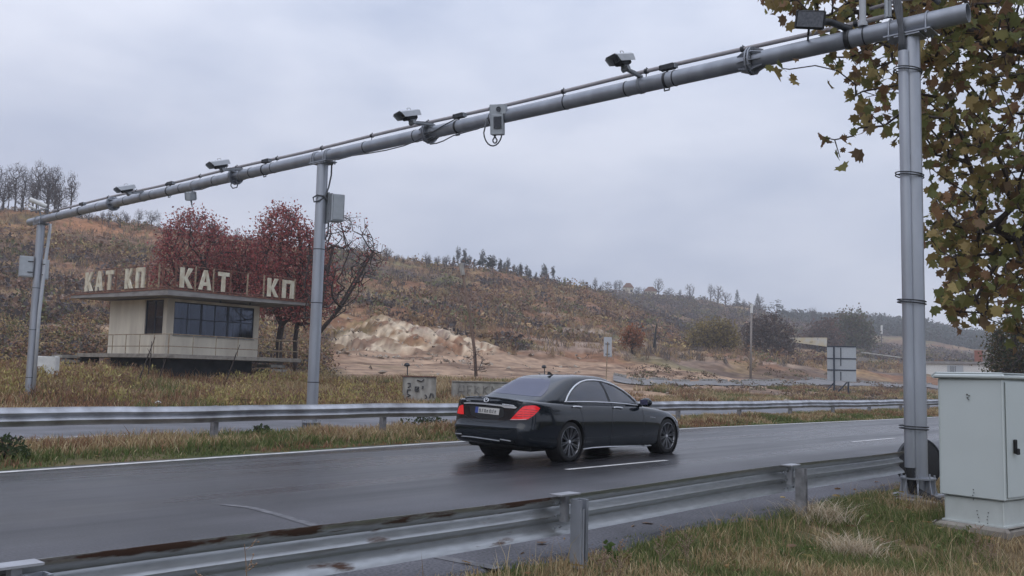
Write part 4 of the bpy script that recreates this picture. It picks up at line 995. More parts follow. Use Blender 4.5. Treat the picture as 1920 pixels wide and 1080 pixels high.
drape_line('window_trim', [(1060, 753.2), (1063, 744), (1069, 733.5), (1077, 724), (1087, 717), (1098, 713.8), (1111, 713.4), (1125, 714.8), (1140, 718.9), (1154, 725), (1168, 733.5), (1181, 743.5), (1190, 752)], .016, m_chrome, .012)
drape_line('belt_trim', [(1058, 753.6), (1080, 753.6), (1110, 753.8), (1144, 755.1), (1172, 757.4), (1192, 760), (1203, 761.8)], .011, m_chrome, .01)
RG = [(912, 734.5), (921, 728), (935, 719.5), (948, 712.5), (959, 708.6), (972, 707.6), (990, 707.6), (1010, 708.8), (1026, 710.6), (1032, 713), (1031, 720), (1027, 730), (1021, 738), (1014, 743.8), (1000, 743), (975, 740.6), (945, 737.4)]
drape('rear_window', RG, m_glassr, .006)
# tail lamps
TLm = [(957.5, 786), (964, 779), (972, 770.5), (980, 763.2), (985, 761.2), (998, 760), (1006, 761), (1013, 765.2), (1009, 771), (1001, 779), (990, 786)]
tl = drape('tail_lamp', TLm, m_red, .012)
TLL = [(868.6, 759), (869.3, 768), (869.6, 776.5), (862, 776.3), (857.3, 774.6), (858.5, 768), (861, 762), (864.5, 759.5)]
tl2 = drape('tail_lamp', TLL, m_red, .012)
drape_line('lamp_strip', [(958, 787.0), (972, 787.2), (987, 786.6)], .007, m_lampwhite, .022, False, parent=tl)
for k in range(1, 5):
    f_k = k/5.; drape_line('lamp_rib', [(957.5+24*f_k+2, 786-23*f_k), (992+19*f_k, 785-19*f_k)], .0035, m_plate if False else m_plastic, .013, False, parent=tl)
# trunk: lip spoiler, chrome bar, plate, badge
drape_line('spoiler', [(873.5, 745.5), (885, 744.5), (905, 744.8), (930, 746.6), (955, 750), (972, 753.2), (980, 755)], .020, m_paint, .006, False)
drape('chrome_bar', [(869.5, 754.6), (880, 754), (905, 755.4), (940, 758.8), (966, 762.2), (969, 764), (966, 766), (946, 764.6), (940, 762), (905, 758.2), (880, 756.8), (870, 757)], m_chrome, .02)
drape('plate_recess', [(880, 759.5), (905, 761), (945, 766), (944, 781), (930, 786), (900, 784.5), (884, 778)], m_plastic, .002)
pl = drape('licence_plate', [(892, 762.3), (936.7, 766.3), (935.2, 778.3), (890.6, 773.3)], m_plate, .016)
drape('plate_band', [(892, 762.3), (897.5, 762.8), (896, 774), (890.6, 773.3)], m_blue, .020, parent=pl)
for k, (gw, kind) in enumerate(((3, 0), (3, 1), (3, 0), (3, 2), (3, 0), (3, 1), (3, 2))):
    x0 = 900+k*4.9; yb = 764.9+k*.45
    drape_line('plate_character', [(x0, yb+7.5), (x0+.2, yb+.9), (x0+2.6, yb+1.2), (x0+2.4, yb+7.8)] if kind == 0 else ([(x0+2.4, yb+1), (x0, yb+2.4), (x0+2.3, yb+5), (x0, yb+7.5)] if kind == 1 else [(x0+.2, yb+7.8), (x0+.2, yb+1), (x0+2.4, yb+4.2), (x0+.2, yb+4.6)]), .0045, m_ink, .021, False, parent=pl)
def circ(px, py, a, b, n=14): return [(px+a*math.cos(q), py+b*math.sin(q)) for q in np.linspace(0, 2*math.pi, n, endpoint=False)]
drape_line('badge', circ(913, 750.2, 4.2, 3.1), .006, m_chrome, .02, False, closed=True, step=1.2)
for a in (90, 210, 330): drape_line('badge', [(913, 750.2), (913+4*math.cos(rad(a)), 750.2-3*math.sin(rad(a)))], .004, m_chrome, .02, False, step=1)
for (x0, x1, y0, y1) in ((943, 949, 757.6, 758.2), (950, 956, 758.4, 759), (957, 965, 759.3, 760.6)): drape_line('badge', [(x0, y0), (x1, y1)], .009, m_chrome, .016, False, step=1.5)
for (x0, x1, y0, y1) in ((875, 879, 751.2, 751.4), (880, 883, 751.5, 751.7)): drape_line('badge', [(x0, y0), (x1, y1)], .006, m_satin, .012, False, step=1.5)
drape_line('badge', [(1218, 782.2), (1223, 782.4), (1228, 783.4)], .006, m_satin, .008, False)
# shut lines
for nm, L_ in (('trunk_seam', [(872, 778), (880, 785), (895, 790), (920, 792), (940, 791), (954, 787.5)]), ('door_seam', [(1147, 757), (1149, 775), (1148, 800), (1144, 832)]), ('door_seam', [(1075, 755), (1086, 762), (1092, 778), (1096, 800), (1098, 832)]), ('door_seam', [(1204, 765), (1207, 780), (1208, 800), (1205, 828)])):
    drape_line(nm, L_, .004, m_plastic, .0, nm != 'trunk_seam')
# handles, mirrors, sill, bumper trim, exhausts, diffuser
for (x, y) in ((1081.5, 763.5), (1158, 765)):
    h_ = drape_line('door_handle', [(x-8.5, y+.2), (x-5, y-.6), (x+4, y), (x+8, y+1)], .015, m_chrome, .022, True)
drape_line('sill_trim', [(1093, 841), (1110, 838.6), (1140, 836.6), (1180, 835.6), (1220, 835.4)], .011, m_chrome, .012, True)
drape_line('bumper_trim', [(866, 817.2), (885, 818.5), (910, 822), (937, 826)], .011, m_satin, .012, False)
for pts in ([(855, 812.5), (866, 813.5)], [(938.5, 823), (958, 826.5)]): drape_line('exhaust_trim', pts, .010, m_satin, .012, False)
drape('bumper_grille', [(853.5, 809), (866, 812), (872, 821), (856, 819)], m_plastic, .006); drape('bumper_grille', [(938, 821.5), (962, 826), (966, 833), (940, 829.5)], m_plastic, .006)
mb = MB(); mb.box(W_(-.86, 0, .285), (.30, 1.16, .10), (cd, cn, Z3), .03); mb.build('diffuser', m_plastic, car)
mb = MB(); mb.box(W_(1.5, 0, .24), (4.4, 1.24, .12), (cd, cn, Z3), .02); mb.build('underbody', m_plastic, car)
for sd_ in (1, -1):
    mb = MB(); cx_ = W_(2.25, sd_*1.0, 1.015)
    P8 = []
    mb.lathe([(.001, -.07), (.055, -.06), (.082, -.02), (.085, .03), (.075, .06), (.001, .065)], cx_, cd, 16)
    V8 = [tuple(CO0+ (Vector(0*CO0) if False else 0)) for _ in ()]
    mb.v = [tuple(np.array(v)+ (cn*((np.array(v)-cx_)@cn)*.45)) for v in mb.v]
    mb.tube([W_(2.24, sd_*.84, .96), W_(2.24, sd_*.95, .985)], [.035, .03], 8)
    mi = mb.build('wing_mirror', m_paint, car, smooth=True)
    mb = MB(); mb.box(cx_-cd*.068+Z3*.005, (.006, .17, .09), (cd, cn, Z3), .002); mb.build('mirror_glass', m_glassr, mi)
mb = MB(); mb.prism([(0, 0), (.16, 0), (.06, .055), (.02, .062)], W_(.47, .012, 1.496), cd, Z3, cn*-.024); mb.build('antenna', m_plastic, car)
# headlamps, grille and windscreen on the side the photo does not show
ws = MB(); V9 = []; 
for j, (a, b, c, d) in enumerate(((2.44, .66, 1.0, 0), (1.62, .50, 1.385, 0))): pass
def shoot3(o3, d3):
    o_ = Vector(W_(*o3))-CORG; v = Vector(cd*d3[0]+cn*d3[1]+Z3*d3[2]).normalized(); h_ = bv.ray_cast(o_, v); return None if h_[0] is None else np.array(h_[0]+h_[1]*.006)+CO0
def patch(name, grid, dirv, m):
    V = []; nr_, nc = len(grid), len(grid[0])
    for row in grid:
        for p in row:
            q = shoot3(p, dirv); V.append(q if q is not None else W_(*p))
    mb = MB(); mb.add(V, [(i*nc+k, i*nc+k+1, (i+1)*nc+k+1, (i+1)*nc+k) for i in range(nr_-1) for k in range(nc-1)]); return mb.build(name, m, car, smooth=True)
patch('windscreen', [[(6, y*(.74-.012*i*1.5), 1.02+.038*i) for y in np.linspace(-1, 1, 17)] for i in range(10)], (-1, 0, 0), m_glassr)
for sd_ in (1, -1): patch('headlamp', [[(6, sd_*y, z) for y in np.linspace(.50, .84, 7)] for z in np.linspace(.60, .72, 5)], (-1, 0, 0), m_camwhite)
patch('grille', [[(6, y, z) for y in np.linspace(-.38, .38, 13)] for z in np.linspace(.42, .68, 7)], (-1, 0, 0), m_dark)
# wheels
def wheel(ax_, sd_):
    root = MB(); c = W_(ax_, sd_*.815, .345); ow = cn*sd_
    prof = [(.262, -.12), (.31, -.125), (.338, -.105), (.345, -.07), (.346, 0), (.345, .07), (.338, .10), (.31, .118), (.262, .112), (.255, .0)]
    root.lathe(prof, c, ow, 48, closed=True); ty = root.build('wheel', m_tyre, car, autos=50)
    r_ = MB(); r_.lathe([(.245, -.1), (.262, -.1), (.266, .112), (.256, .116), (.246, .10), (.243, .04), (.235, .0), (.23, -.1)], c, ow, 48); 
    ax1 = cd; ax2 = Z3
    for k in range(10):
        an = 2*math.pi*k/10+.15
        for dl in (-.085, .085):
            a0, a1 = an+dl*.5, an+dl*1.1
            p0 = c+ow*.075+(ax1*math.cos(a0)+ax2*math.sin(a0))*.045; p1 = c+ow*.098+(ax1*math.cos(a1)+ax2*math.sin(a1))*.252
            dv = (p1-p0); L_ = np.linalg.norm(dv); dv /= L_; tv = np.cross(ow, dv)
            r_.prism([(-.009, -.02), (.009, -.02), (.006, .02), (-.006, .02)], p0, tv, ow, dv*L_)
    r_.lathe([(.001, .095), (.04, .092), (.06, .075), (.065, .04), (.001, .04)], c, ow, 20); ri = r_.build('rim', m_rim, ty, autos=35)
    b_ = MB(); b_.lathe([(.001, .02), (.19, .02), (.19, .0), (.001, .0)], c, ow, 32); b_.build('brake_disc', m_dark, ty)
    b_ = MB(); b_.lathe([(.001, .10), (.028, .098), (.03, .09), (.001, .088)], c, ow, 14); b_.build('hub_cap', m_chrome, ty)
for a in (0., 3.165):
    for s_ in (-1, 1): wheel(a, s_)
# inner arch liners
for ax_ in (0., 3.165):
    mb = MB()
    for sd_ in (-1, 1): 
        mb = MB(); mb.lathe([(.383, 0), (.383, .285), (.379, .285), (.379, .004), (.001, .004)], W_(ax_, sd_*.645, .345), cn*sd_, 40); mb.v = [v for v in mb.v]; mb.build('wheel_arch', m_black, car, smooth=False)

# ================================================================== CHECKPOINT BUILDING
ru = atY(577, 568, 49.7)-atY(315, 541, 43.); ru[2] = 0; ru /= np.linalg.norm(ru); rv = np.array([-ru[1], ru[0], 0])   # ru: along the front, rv: along the left side
BC = atY(315, 541, 43.); RZ = BC[2]; BC = BC*np.array([1, 1, 0])
def Q(a, b, z): return BC+ru*a+rv*b+Z3*z
LF, LS = 8.45, 8.8
FZ = atY(313, 664, 45.)[2]            # floor level
print('bldg', RZ, FZ, tz(*Q(2, 2, 0)[:2]))
def qbox(mb, a0, a1, b0, b1, z0, z1, bev=0): mb.box((Q(a0, b0, z0)+Q(a1, b1, z1))/2, (abs(a1-a0), abs(b1-b0), abs(z1-z0)), (ru, rv, Z3), bev)
bld = thing('checkpoint_building', Q(4, 4, FZ-1), 'abandoned cream police checkpoint with a wide flat roof and a raised balcony', 'building')
mb = MB()   # tapering cantilever roof
V = []
for (a, b, z0) in ((0, 0, -.30), (LF, 0, -.17), (LF, LS, -.17), (0, LS, -.17)): V.append(Q(a, b, RZ+z0))
for (a, b) in ((0, 0), (LF, 0), (LF, LS), (0, LS)): V.append(Q(a, b, RZ-.02))
for (a, b) in ((.02, .02), (LF-.02, .02), (LF-.02, LS-.02), (.02, LS-.02)): V.append(Q(a, b, RZ+.0))
mb.add(V[:8], [(0, 1, 2, 3), (4, 7, 6, 5), (0, 4, 5, 1), (1, 5, 6, 2), (2, 6, 7, 3), (3, 7, 4, 0)])
rf = mb.build('roof', m_roofc, bld)
mb = MB()
for (a0, a1, b0, b1) in ((-.03, LF+.03, -.03, .03), (-.03, .03, .03, LS+.03), (LF-.03, LF+.03, .03, LS), (.03, LF-.03, LS-.03, LS+.03)): qbox(mb, a0, a1, b0, b1, RZ-.035, RZ+.035)
mb.build('roof_edge', m_rust, rf)
W0a, W0b, WL, WM, TH = 1.2, 1.86, 5.5, 5.17, .22
W1a, W1b = W0a+WL, W0b+WM; WZ = RZ-.29
# front wall (along ru at b=W0b), window from px 326..475 ; left wall (along rv at a=W0a), window px 270..307
def a_of(px, b): 
    aa = np.linspace(0, 9, 901); xs = proj(np.array([Q(a, b, FZ+1.5) for a in aa]))[:, 0]; return float(np.interp(px, xs, aa))
def b_of(px, a):
    bb = np.linspace(0, 9, 901); xs = proj(np.array([Q(a, b, FZ+1.5) for b in bb]))[:, 0]; return float(np.interp(px, xs[::-1], bb[::-1]))
wa0, wa1 = a_of(325.5, W0b), a_of(475.5, W0b); wb1, wb0 = b_of(271, W0a), b_of(305, W0a)
def z_at(px, py, a, b): P = Q(a, b, 0); return float(atY(px, py, P[1])[2])
wz0, wz1 = z_at(326, 628, wa0, W0b), z_at(326, 565, wa0, W0b)
vz0, vz1 = z_at(272, 628, W0a, wb1), z_at(272, 563, W0a, wb1)
mb = MB()
for (a0, a1, z0, z1) in ((W0a, wa0, FZ, WZ), (wa1, W1a, FZ, WZ), (wa0, wa1, FZ, wz0), (wa0, wa1, wz1, WZ)): qbox(mb, a0, a1, W0b, W0b+TH, z0, z1)
for (b0, b1, z0, z1) in ((W0b+TH, wb0, FZ, WZ), (wb1, W1b, FZ, WZ), (wb0, wb1, FZ, vz0), (wb0, wb1, vz1, WZ)): qbox(mb, W0a, W0a+TH, b0, b1, z0, z1)
qbox(mb, W1a-TH, W1a, W0b+TH, W1b, FZ, WZ); qbox(mb, W0a+TH, W1a-TH, W1b-TH, W1b, FZ, WZ)
mb.build('wall', m_plaster, bld)
mb = MB(); qbox(mb, W0a+TH, W1a-TH, W0b+TH, W1b-TH, FZ, FZ+.05); mb.build('floor', m_conc, bld)
# front window: three bays, each with a cross
mb = MB(); z0, z1 = wz0, wz1; fb0, fb1 = W0b+.05, W0b+.11
bw = (wa1-wa0)/3
for k in range(4): qbox(mb, wa0+bw*k-(.05 if k else 0), wa0+bw*k+(.05 if k < 3 else 0), fb0, fb1, z0, z1)
for k in range(3):
    m_ = wa0+bw*(k+.5); qbox(mb, m_-.02, m_+.02, fb0+.01, fb1-.01, z0+.05, z1-.05)
    for zz_, th_ in ((z0, .06), (z1-.06, .06), ((z0+z1)/2-.03, .05)): qbox(mb, wa0+bw*k+.05, wa0+bw*(k+1)-.05, fb0+.004, fb1-.004, zz_, zz_+th_)
wn = mb.build('window', m_frame, bld)
for k in range(3):
    mb = MB(); qbox(mb, wa0+bw*k+.05, wa0+bw*(k+1)-.05, fb0+.025, fb0+.032, z0, z1); mb.build('pane', m_pane, wn)
m_curt = mat('curtain', (.40, .385, .38), rough=.9, var=.35, scale=9, stretch=(3, 3, .2))
for (k0, k1) in ((.06, .38), (.50, .70), (1.12, 1.30), (2.05, 2.30), (2.36, 2.62), (2.70, 2.92)):
    mb = MB(); V = []; n = 22
    for i in range(n+1):
        a = wa0+bw*(k0+(k1-k0)*i/n); b = W0b+.38+.03*math.sin(i*1.9)
        V += [Q(a, b, z0-.1), Q(a, b, z1+.05)]
    mb.add(V, [(2*i, 2*i+2, 2*i+3, 2*i+1) for i in range(n)]); mb.build('curtain', m_curt, wn)
mb = MB(); qbox(mb, wa0, wa1, W0b+.7, W0b+.74, FZ+.06, WZ-.02); mb.build('dark_backing', mat('dark_interior', (.028, .034, .05), rough=.8, var=.2), bld)  # added dark sheet, stands in for the unlit room behind the panes
mb = MB()
qbox(mb, wa0-.04, wa1+.04, W0b-.04, W0b+.03, wz0-.05, wz0); mb.build('sill', m_concl, wn)
mb = MB()
for (b0, b1, z0_, z1_) in ((wb0, wb0+.06, vz0, vz1), (wb1-.06, wb1, vz0, vz1), ((wb0+wb1)/2-.03, (wb0+wb1)/2+.03, vz0+.06, vz1-.06), (wb0+.06, wb1-.06, vz0, vz0+.06), (wb0+.06, wb1-.06, vz1-.06, vz1), (wb0+.07, (wb0+wb1)/2-.03, (vz0+vz1)/2, (vz0+vz1)/2+.04)): qbox(mb, W0a+.05, W0a+.11, b0, b1, z0_, z1_)
wn2 = mb.build('window', m_frame, bld)
mb = MB(); qbox(mb, W0a+.075, W0a+.082, wb0+.05, wb1-.05, vz0, vz1); mb.build('pane', m_pane, wn2)
mb = MB(); qbox(mb, W0a+TH+.12, W0a+TH+.14, wb0-.1, wb1+.1, FZ+.06, WZ-.02); mb.build('dark_backing', mat('dark_curtain', (.02, .022, .03), rough=.9, var=.5, scale=5, stretch=(3, 3, .3)), bld)
# balcony slab, recessed plinth painted as shaded, railing, steps
sl_ = MB(); qbox(sl_, .35, LF-.1, .25, LS-.3, FZ-.20, FZ-.004, .01); sl_.build('balcony_slab', m_conc, bld)
mb = MB(); qbox(mb, 1.5, 6.4, 1.9, 7.2, FZ-2.2, FZ-.21); mb.build('plinth', mat('shaded_plinth', (.05, .055, .065), rough=.9, var=.3, scale=2), bld)  # near-black blue puts the shade below the slab into the plinth colour
rz0 = FZ
def rail(name, pts, ph):
    mb = MB()
    for h_ in (.36, .93): mb.tube([Q(a, b, rz0+h_) for a, b in pts], .022, 6)
    L_ = [np.array(p, float) for p in pts]
    for i in range(len(L_)-1):
        n = max(1, int(round(np.linalg.norm(L_[i+1]-L_[i])/ph)))
        for k in range(n+(i == len(L_)-2)): p = L_[i]+(L_[i+1]-L_[i])*k/n; mb.tube([Q(p[0], p[1], rz0-.01), Q(p[0], p[1], rz0+.93)], .02, 6)
    mb.build(name, m_railing, bld)
rail('railing', [(LF-.25, 2.5), (LF-.25, .36), (.45, .36)], 1.3); rail('railing', [(.45, .40), (.45, 6.5)], 1.25)
for (a, b, sgn, nm) in ((6.9, .9, 1, 'steps'), (.2, 9.2, -1, 'steps')):
    mb = MB()
    for k in range(4):
        z1_ = FZ-.12-.24*k; e = .18*k
        if nm and sgn > 0: qbox(mb, 6.6, 7.35+e, .55, 1.75, z1_-.15, z1_, .01)
        else: qbox(mb, -.35-e*.2, 1.2, 8.6, 9.7+e*.2, z1_-.15, z1_, .01)
    mb.build(nm, m_concl, bld)
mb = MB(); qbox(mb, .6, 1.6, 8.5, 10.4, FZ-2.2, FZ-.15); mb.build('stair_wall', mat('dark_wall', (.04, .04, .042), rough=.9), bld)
for (a, b) in ((LF*.42, .9), (LF*.62, .75)):
    mb = MB(); mb.tube([Q(a, b, RZ-.38), Q(a, b, RZ-.20)], .05, 8); mb.build('soffit_lamp', m_dark, bld)
# ---- roof lettering
GLY = {
 'K': [[(0, 0), (.24, 0), (.24, 1), (0, 1)], [(.24, .42), (.50, 1), (.76, 1), (.42, .46)], [(.24, .42), (.34, .62), (.78, 0), (.52, 0)]],
 'T': [[(.26, 0), (.50, 0), (.50, .80), (.26, .80)], [(0, .80), (.76, .80), (.76, 1), (0, 1)]],
 'P': [[(0, 0), (.22, 0), (.22, .81), (0, .81)], [(.52, 0), (.74, 0), (.74, .81), (.52, .81)], [(0, .81), (.74, .81), (.74, 1), (0, 1)]],
 'A': [[(0, 0), (.22, 0), (.46, 1), (.30, 1)], [(.56, 0), (.80, 0), (.50, 1), (.36, 1)], [(.15, .20), (.62, .20), (.56, .38), (.20, .38)]],
}
def letters(root, items, base, ax, out, hgt):
    for (g, p, sc, ang) in items:
        mb = MB()
        for k, poly in enumerate(GLY[g]):
            mb.prism([(x*hgt*sc, y*hgt) for x, y in poly], base(p)+out*(.002*k), ax, Z3, out*(.07+.002*k))
        o = mb.build('letter', m_letter, root)
FH = .96
def lz(px, py, a, b): P = Q(a, b, 0); return float(atY(px, py, P[1])[2])
sg = thing('rooftop_sign', Q(4, .1, RZ), 'large cream Cyrillic rooftop letters on a rusty frame along the front roof edge', 'sign', 'rooftop lettering of the checkpoint')
af = lambda px: a_of(px, .1)
letters(sg, [('K', af(332.5), .92, 0), ('A', af(368), .93, 0), ('T', af(404), .86, 0), ('K', af(497.5), .92, 0), ('P', af(525.5), 1.05, 0)], lambda p: Q(p, .12, RZ+.12), ru, -rv, FH)
mb = MB()
for i_, px in enumerate((327, 364, 398, 430, 462, 493, 523, 551)):
    mb = MB(); a = af(px); qbox(mb, a-.03, a+.03, .16, .22, RZ, RZ+1.22); mb.build('frame_post', m_railing if i_ % 3 else m_rust, sg)
mb = MB(); 
mb.tube([Q(af(327), .19, RZ+1.2), Q(af(470), .19, RZ+1.2)], .02, 6); mb.build('frame_rail', m_rust, sg)
mb = MB(); mb.tube([Q(af(490), .19, RZ+1.2), Q(af(552), .19, RZ+1.2)], .02, 6); mb.build('frame_rail', m_rust, sg)
mb = MB(); mb.tube([Q(0, .2, RZ+.12), Q(LF-.1, .2, RZ+.12)], .025, 6); mb.build('frame_rail', m_rust, sg)
sg = thing('rooftop_sign', Q(.1, 4, RZ), 'cream Cyrillic rooftop letters on a rusty frame along the left roof edge', 'sign', 'rooftop lettering of the checkpoint')
bf = lambda px: b_of(px, .1)
letters(sg, [('K', bf(155.5), 1.0, 0), ('A', bf(175), .82, 0), ('T', bf(194), .9, 0), ('K', bf(230.5), .88, 0), ('P', bf(250.5), 1.0, 0)], lambda p: Q(.12, p, RZ+.14), -rv, -ru, FH*1.02)
for i_, px in enumerate((173, 190, 209, 228, 246, 268, 290, 297)):
    mb = MB(); b = bf(px); qbox(mb, .16, .22, b-.03, b+.03, RZ, RZ+1.25); mb.build('frame_post', m_rust if i_ % 3 else m_railing, sg)
mb = MB(); mb.tube([Q(.19, bf(173), RZ+1.22), Q(.19, bf(293), RZ+1.22)], .02, 6); mb.build('frame_rail', m_rust, sg)
mb = MB(); mb.tube([Q(.19, LS-.1, RZ+.12), Q(.19, .1, RZ+.12)], .025, 6); mb.build('frame_rail', m_rust, sg)

# ================================================================== BLOCKS, SIGNS, POLES, FAR BUILDINGS
def facing(P): f_ = -np.array([P[0], P[1], 0]); f_ /= np.linalg.norm(f_); return f_, np.array([-f_[1], f_[0], 0])*1.
def px_box(name, px0, px1, py0, py1, r, depth, m, label, cat, bev=.02, rot=0., top=1., group=None):
    P0 = gpt((px0+px1)/2, r); v = ray((px0+px1)/2, (py0+py1)/2); Y = P0[1]
    wd = (px1-px0)/F*math.hypot(P0[0], P0[1]); hh = (py1-py0)/F*P0[1]
    zb_ = float(atY((px0+px1)/2, py1, Y)[2]); f_, s_ = facing(P0)
    c_, sn = math.cos(rot), math.sin(rot); f2 = f_*c_+s_*sn; s2 = s_*c_-f_*sn
    o = thing(name, [P0[0], P0[1], zb_-.3], label, cat, group)
    mb = MB(); mb.box([P0[0], P0[1], zb_+hh/2-.15], (depth, wd, hh+.3), (f2, s2, Z3), bev)
    return o, mb, (P0, zb_, hh, wd, f2, s2)
def face_strokes(root, info, strokes, m, name='graffiti', depth=.5, th=.03):
    P0, zb_, hh, wd, f2, s2 = info
    for st_ in strokes:
        mb = MB(); pts = [np.array([P0[0], P0[1], zb_])+f2*(depth/2+.004)-s2*((x-.5)*wd)*-1*(-1)+Z3*(y*hh) for x, y in st_]
        pts = [np.array([P0[0], P0[1], zb_])+f2*(depth/2+.004)+RH*((x-.5)*wd)+Z3*(y*hh) for x, y in st_ for RH in (s2 if s2[0] > 0 else -s2,)]
        mb.tube(pts, th, 5); mb.build(name, m, root)
m_graf = mat('graffiti_paint', (.05, .05, .055), rough=.8, var=.3)
b1, mb, inf = px_box('concrete_block', 757, 817, 707, 751, 47.5, .9, m_concl, 'pale graffiti covered concrete block beyond the road left of the car', 'concrete block', .04, .08)
mb.build('block', m_concl, b1)
mb = MB(); P0, zb_, hh, wd, f2, s2 = inf; mb.box([P0[0], P0[1], zb_+hh+.02], (.95, wd*1.03, .05), (f2, s2, Z3)); mb.build('rusty_top', m_rust, b1)
face_strokes(b1, inf, [[(.12, .30), (.12, .45), (.22, .45)], [(.12, .15), (.22, .22), (.12, .28)], [(.13, .55), (.2, .58), (.2, .72), (.12, .72)], [(.36, .40), (.46, .40), (.46, .58), (.36, .58), (.36, .40)], [(.38, .45), (.44, .52)], [(.40, .86), (.55, .80), (.62, .90)], [(.66, .10), (.72, .12), (.70, .22), (.66, .26)], [(.80, .12), (.84, .32), (.90, .30), (.92, .12)], [(.58, .5), (.59, .62)]], m_graf, depth=.9, th=.035)
b2, mb, inf = px_box('concrete_block', 848, 960, 717, 752, 49.0, .9, m_concl, 'long low concrete block with faded graffiti letters partly behind the car', 'concrete block', .05, .05)
mb.build('block', m_concl, b2)
mb = MB(); P0, zb_, hh, wd, f2, s2 = inf; mb.box([P0[0], P0[1], zb_+hh+.02], (.94, wd*1.01, .05), (f2, s2, Z3)); mb.build('coping', m_conc, b2)
ltr = [[(.10, .35), (.12, .8), (.20, .8), (.20, .5), (.11, .5)], [(.26, .35), (.26, .8), (.33, .8)], [(.26, .58), (.31, .58)], [(.38, .35), (.38, .8), (.44, .75), (.38, .58), (.45, .35)], [(.52, .35), (.52, .8)], [(.52, .6), (.60, .8)], [(.52, .6), (.60, .35)], [(.66, .8), (.66, .35)], [(.66, .8), (.73, .4)]]
face_strokes(b2, inf, ltr, mat('faded_graffiti', (.15, .14, .13), var=.3), depth=.9, th=.022)
b3, mb, inf = px_box('concrete_block', 68, 103, 668, 701, 43, .8, m_concl, 'small whitewashed concrete block behind the far left gantry post', 'concrete block', .03, -.2)
mb.build('block', m_white, b3)
# big road sign seen from behind
P = gpt(1578, 104); Y = P[1]; f_, s_ = facing(P); R_ = s_ if s_[0] > 0 else -s_
sgn = thing('road_sign', P, 'large grey road sign seen from behind on two dark posts beyond the median', 'road sign')
def SP(px, py, d=0.): return atY(px, py, Y)+f_*d
c = SP(1578, 682); mb = MB(); wd = 51/F*Y; hh = 66/F*Y; mb.box(c, (.05, wd, hh), (f_, R_, Z3)); mb.build('panel', m_boxgrey, sgn)
for x in (1563.5, 1590): 
    mb = MB(); mb.box((SP(x, 650, .12)+SP(x+1, 745, .12))/2, (.14, .19, 95/F*Y), (f_, R_, Z3)); mb.build('post', m_frame, sgn)
for y in (650, 672.5, 694):
    mb = MB(); mb.box(SP(1578, y, .04), (.06, wd, .13), (f_, R_, Z3)); mb.build('crossbar', m_frame, sgn)
for (y0, y1) in ((652, 671), (672, 686), (697, 713)):
    mb = MB(); mb.box(SP(1576.5, (y0+y1)/2, .04), (.05, .10, (y1-y0)/F*Y), (f_, R_, Z3)); mb.build('stiffener', m_frame, sgn)
for (xa, ya, xb, yb) in ((1564, 717, 1545, 738), (1588, 717, 1568, 738)):
    mb = MB(); mb.tube([SP(xa, ya, -.1), SP(xb, yb, -.3)], .07, 6); mb.build('brace', m_frame, sgn)
# small sign on a thin pole
P = gpt(1138, 78); Y = P[1]; f_, s_ = facing(P); R_ = s_ if s_[0] > 0 else -s_
sgn = thing('road_sign', P, 'small pale rectangular sign on a thin pole seen above the car', 'road sign')
mb = MB(); mb.box(SP(1139.5, 650), (.03, 15/F*Y, 36/F*Y), (f_, R_, Z3)); mb.build('panel', m_camwhite, sgn)
mb = MB(); mb.box(SP(1143, 665.5, -.04), (.03, 9/F*Y, 8/F*Y), (f_, R_, Z3)); mb.build('lower_panel', m_camwhite, sgn)
mb = MB(); mb.tube([SP(1139.5, 641, .06), SP(1136, 722, .06)], .045, 6); mb.build('pole', m_railing, sgn)
for y in (645, 664): mb = MB(); mb.box(SP(1139, y, .03), (.05, 8/F*Y, .06), (f_, R_, Z3)); mb.build('clamp', m_frame, sgn)
# leaning pole with a pale top
P = gpt(893, 74); Y = P[1]
po = thing('leaning_pole', P, 'old leaning wooden pole with a pale weathered top behind the car', 'pole')
mb = MB(); mb.tube([atY(893.5, 706, Y)-Z3*.4, atY(890, 660, Y), atY(880, 585, Y), atY(868, 516, Y)], [.14, .13, .115, .10], 8); mb.build('shaft', mat('weathered_wood', (.15, .10, .075), rough=.9, var=.3, scale=10), po, smooth=True)
mb = MB(); mb.tube([atY(868, 516, Y-.02), atY(864, 494, Y-.02)], [.17, .20], 8); mb.build('pole_top', m_concl, po)
P = gpt(1408, 112); Y = P[1]
po = thing('utility_pole', P, 'thin upright utility pole with a white top right of the car', 'pole')
mb = MB(); mb.tube([atY(1407, 716, Y)-Z3*.3, atY(1409, 586, Y)], [.15, .11], 8); mb.build('shaft', mat('pole_concrete', (.22, .19, .17), var=.2), po, smooth=True)
mb = MB(); mb.tube([atY(1409, 587, Y-.02), atY(1410, 570, Y-.02)], .16, 8); mb.build('pole_top', m_white, po)
for px, y0, y1, r, lb in ((1653, 610, 626, 420, 'short white post standing out against the dark wooded ridge'),):
    P = gpt(px, r); Y = P[1]; po = thing('white_post', P, lb, 'post'); mb = MB(); mb.tube([atY(px, y1, Y), atY(px, y0, Y)], .45, 8); mb.build('shaft', m_white, po)
    mb = MB(); mb.tube([atY(px, y1, Y), [P[0], P[1], P[2]-1]], .2, 6); mb.build('stand', m_barkfar, po)
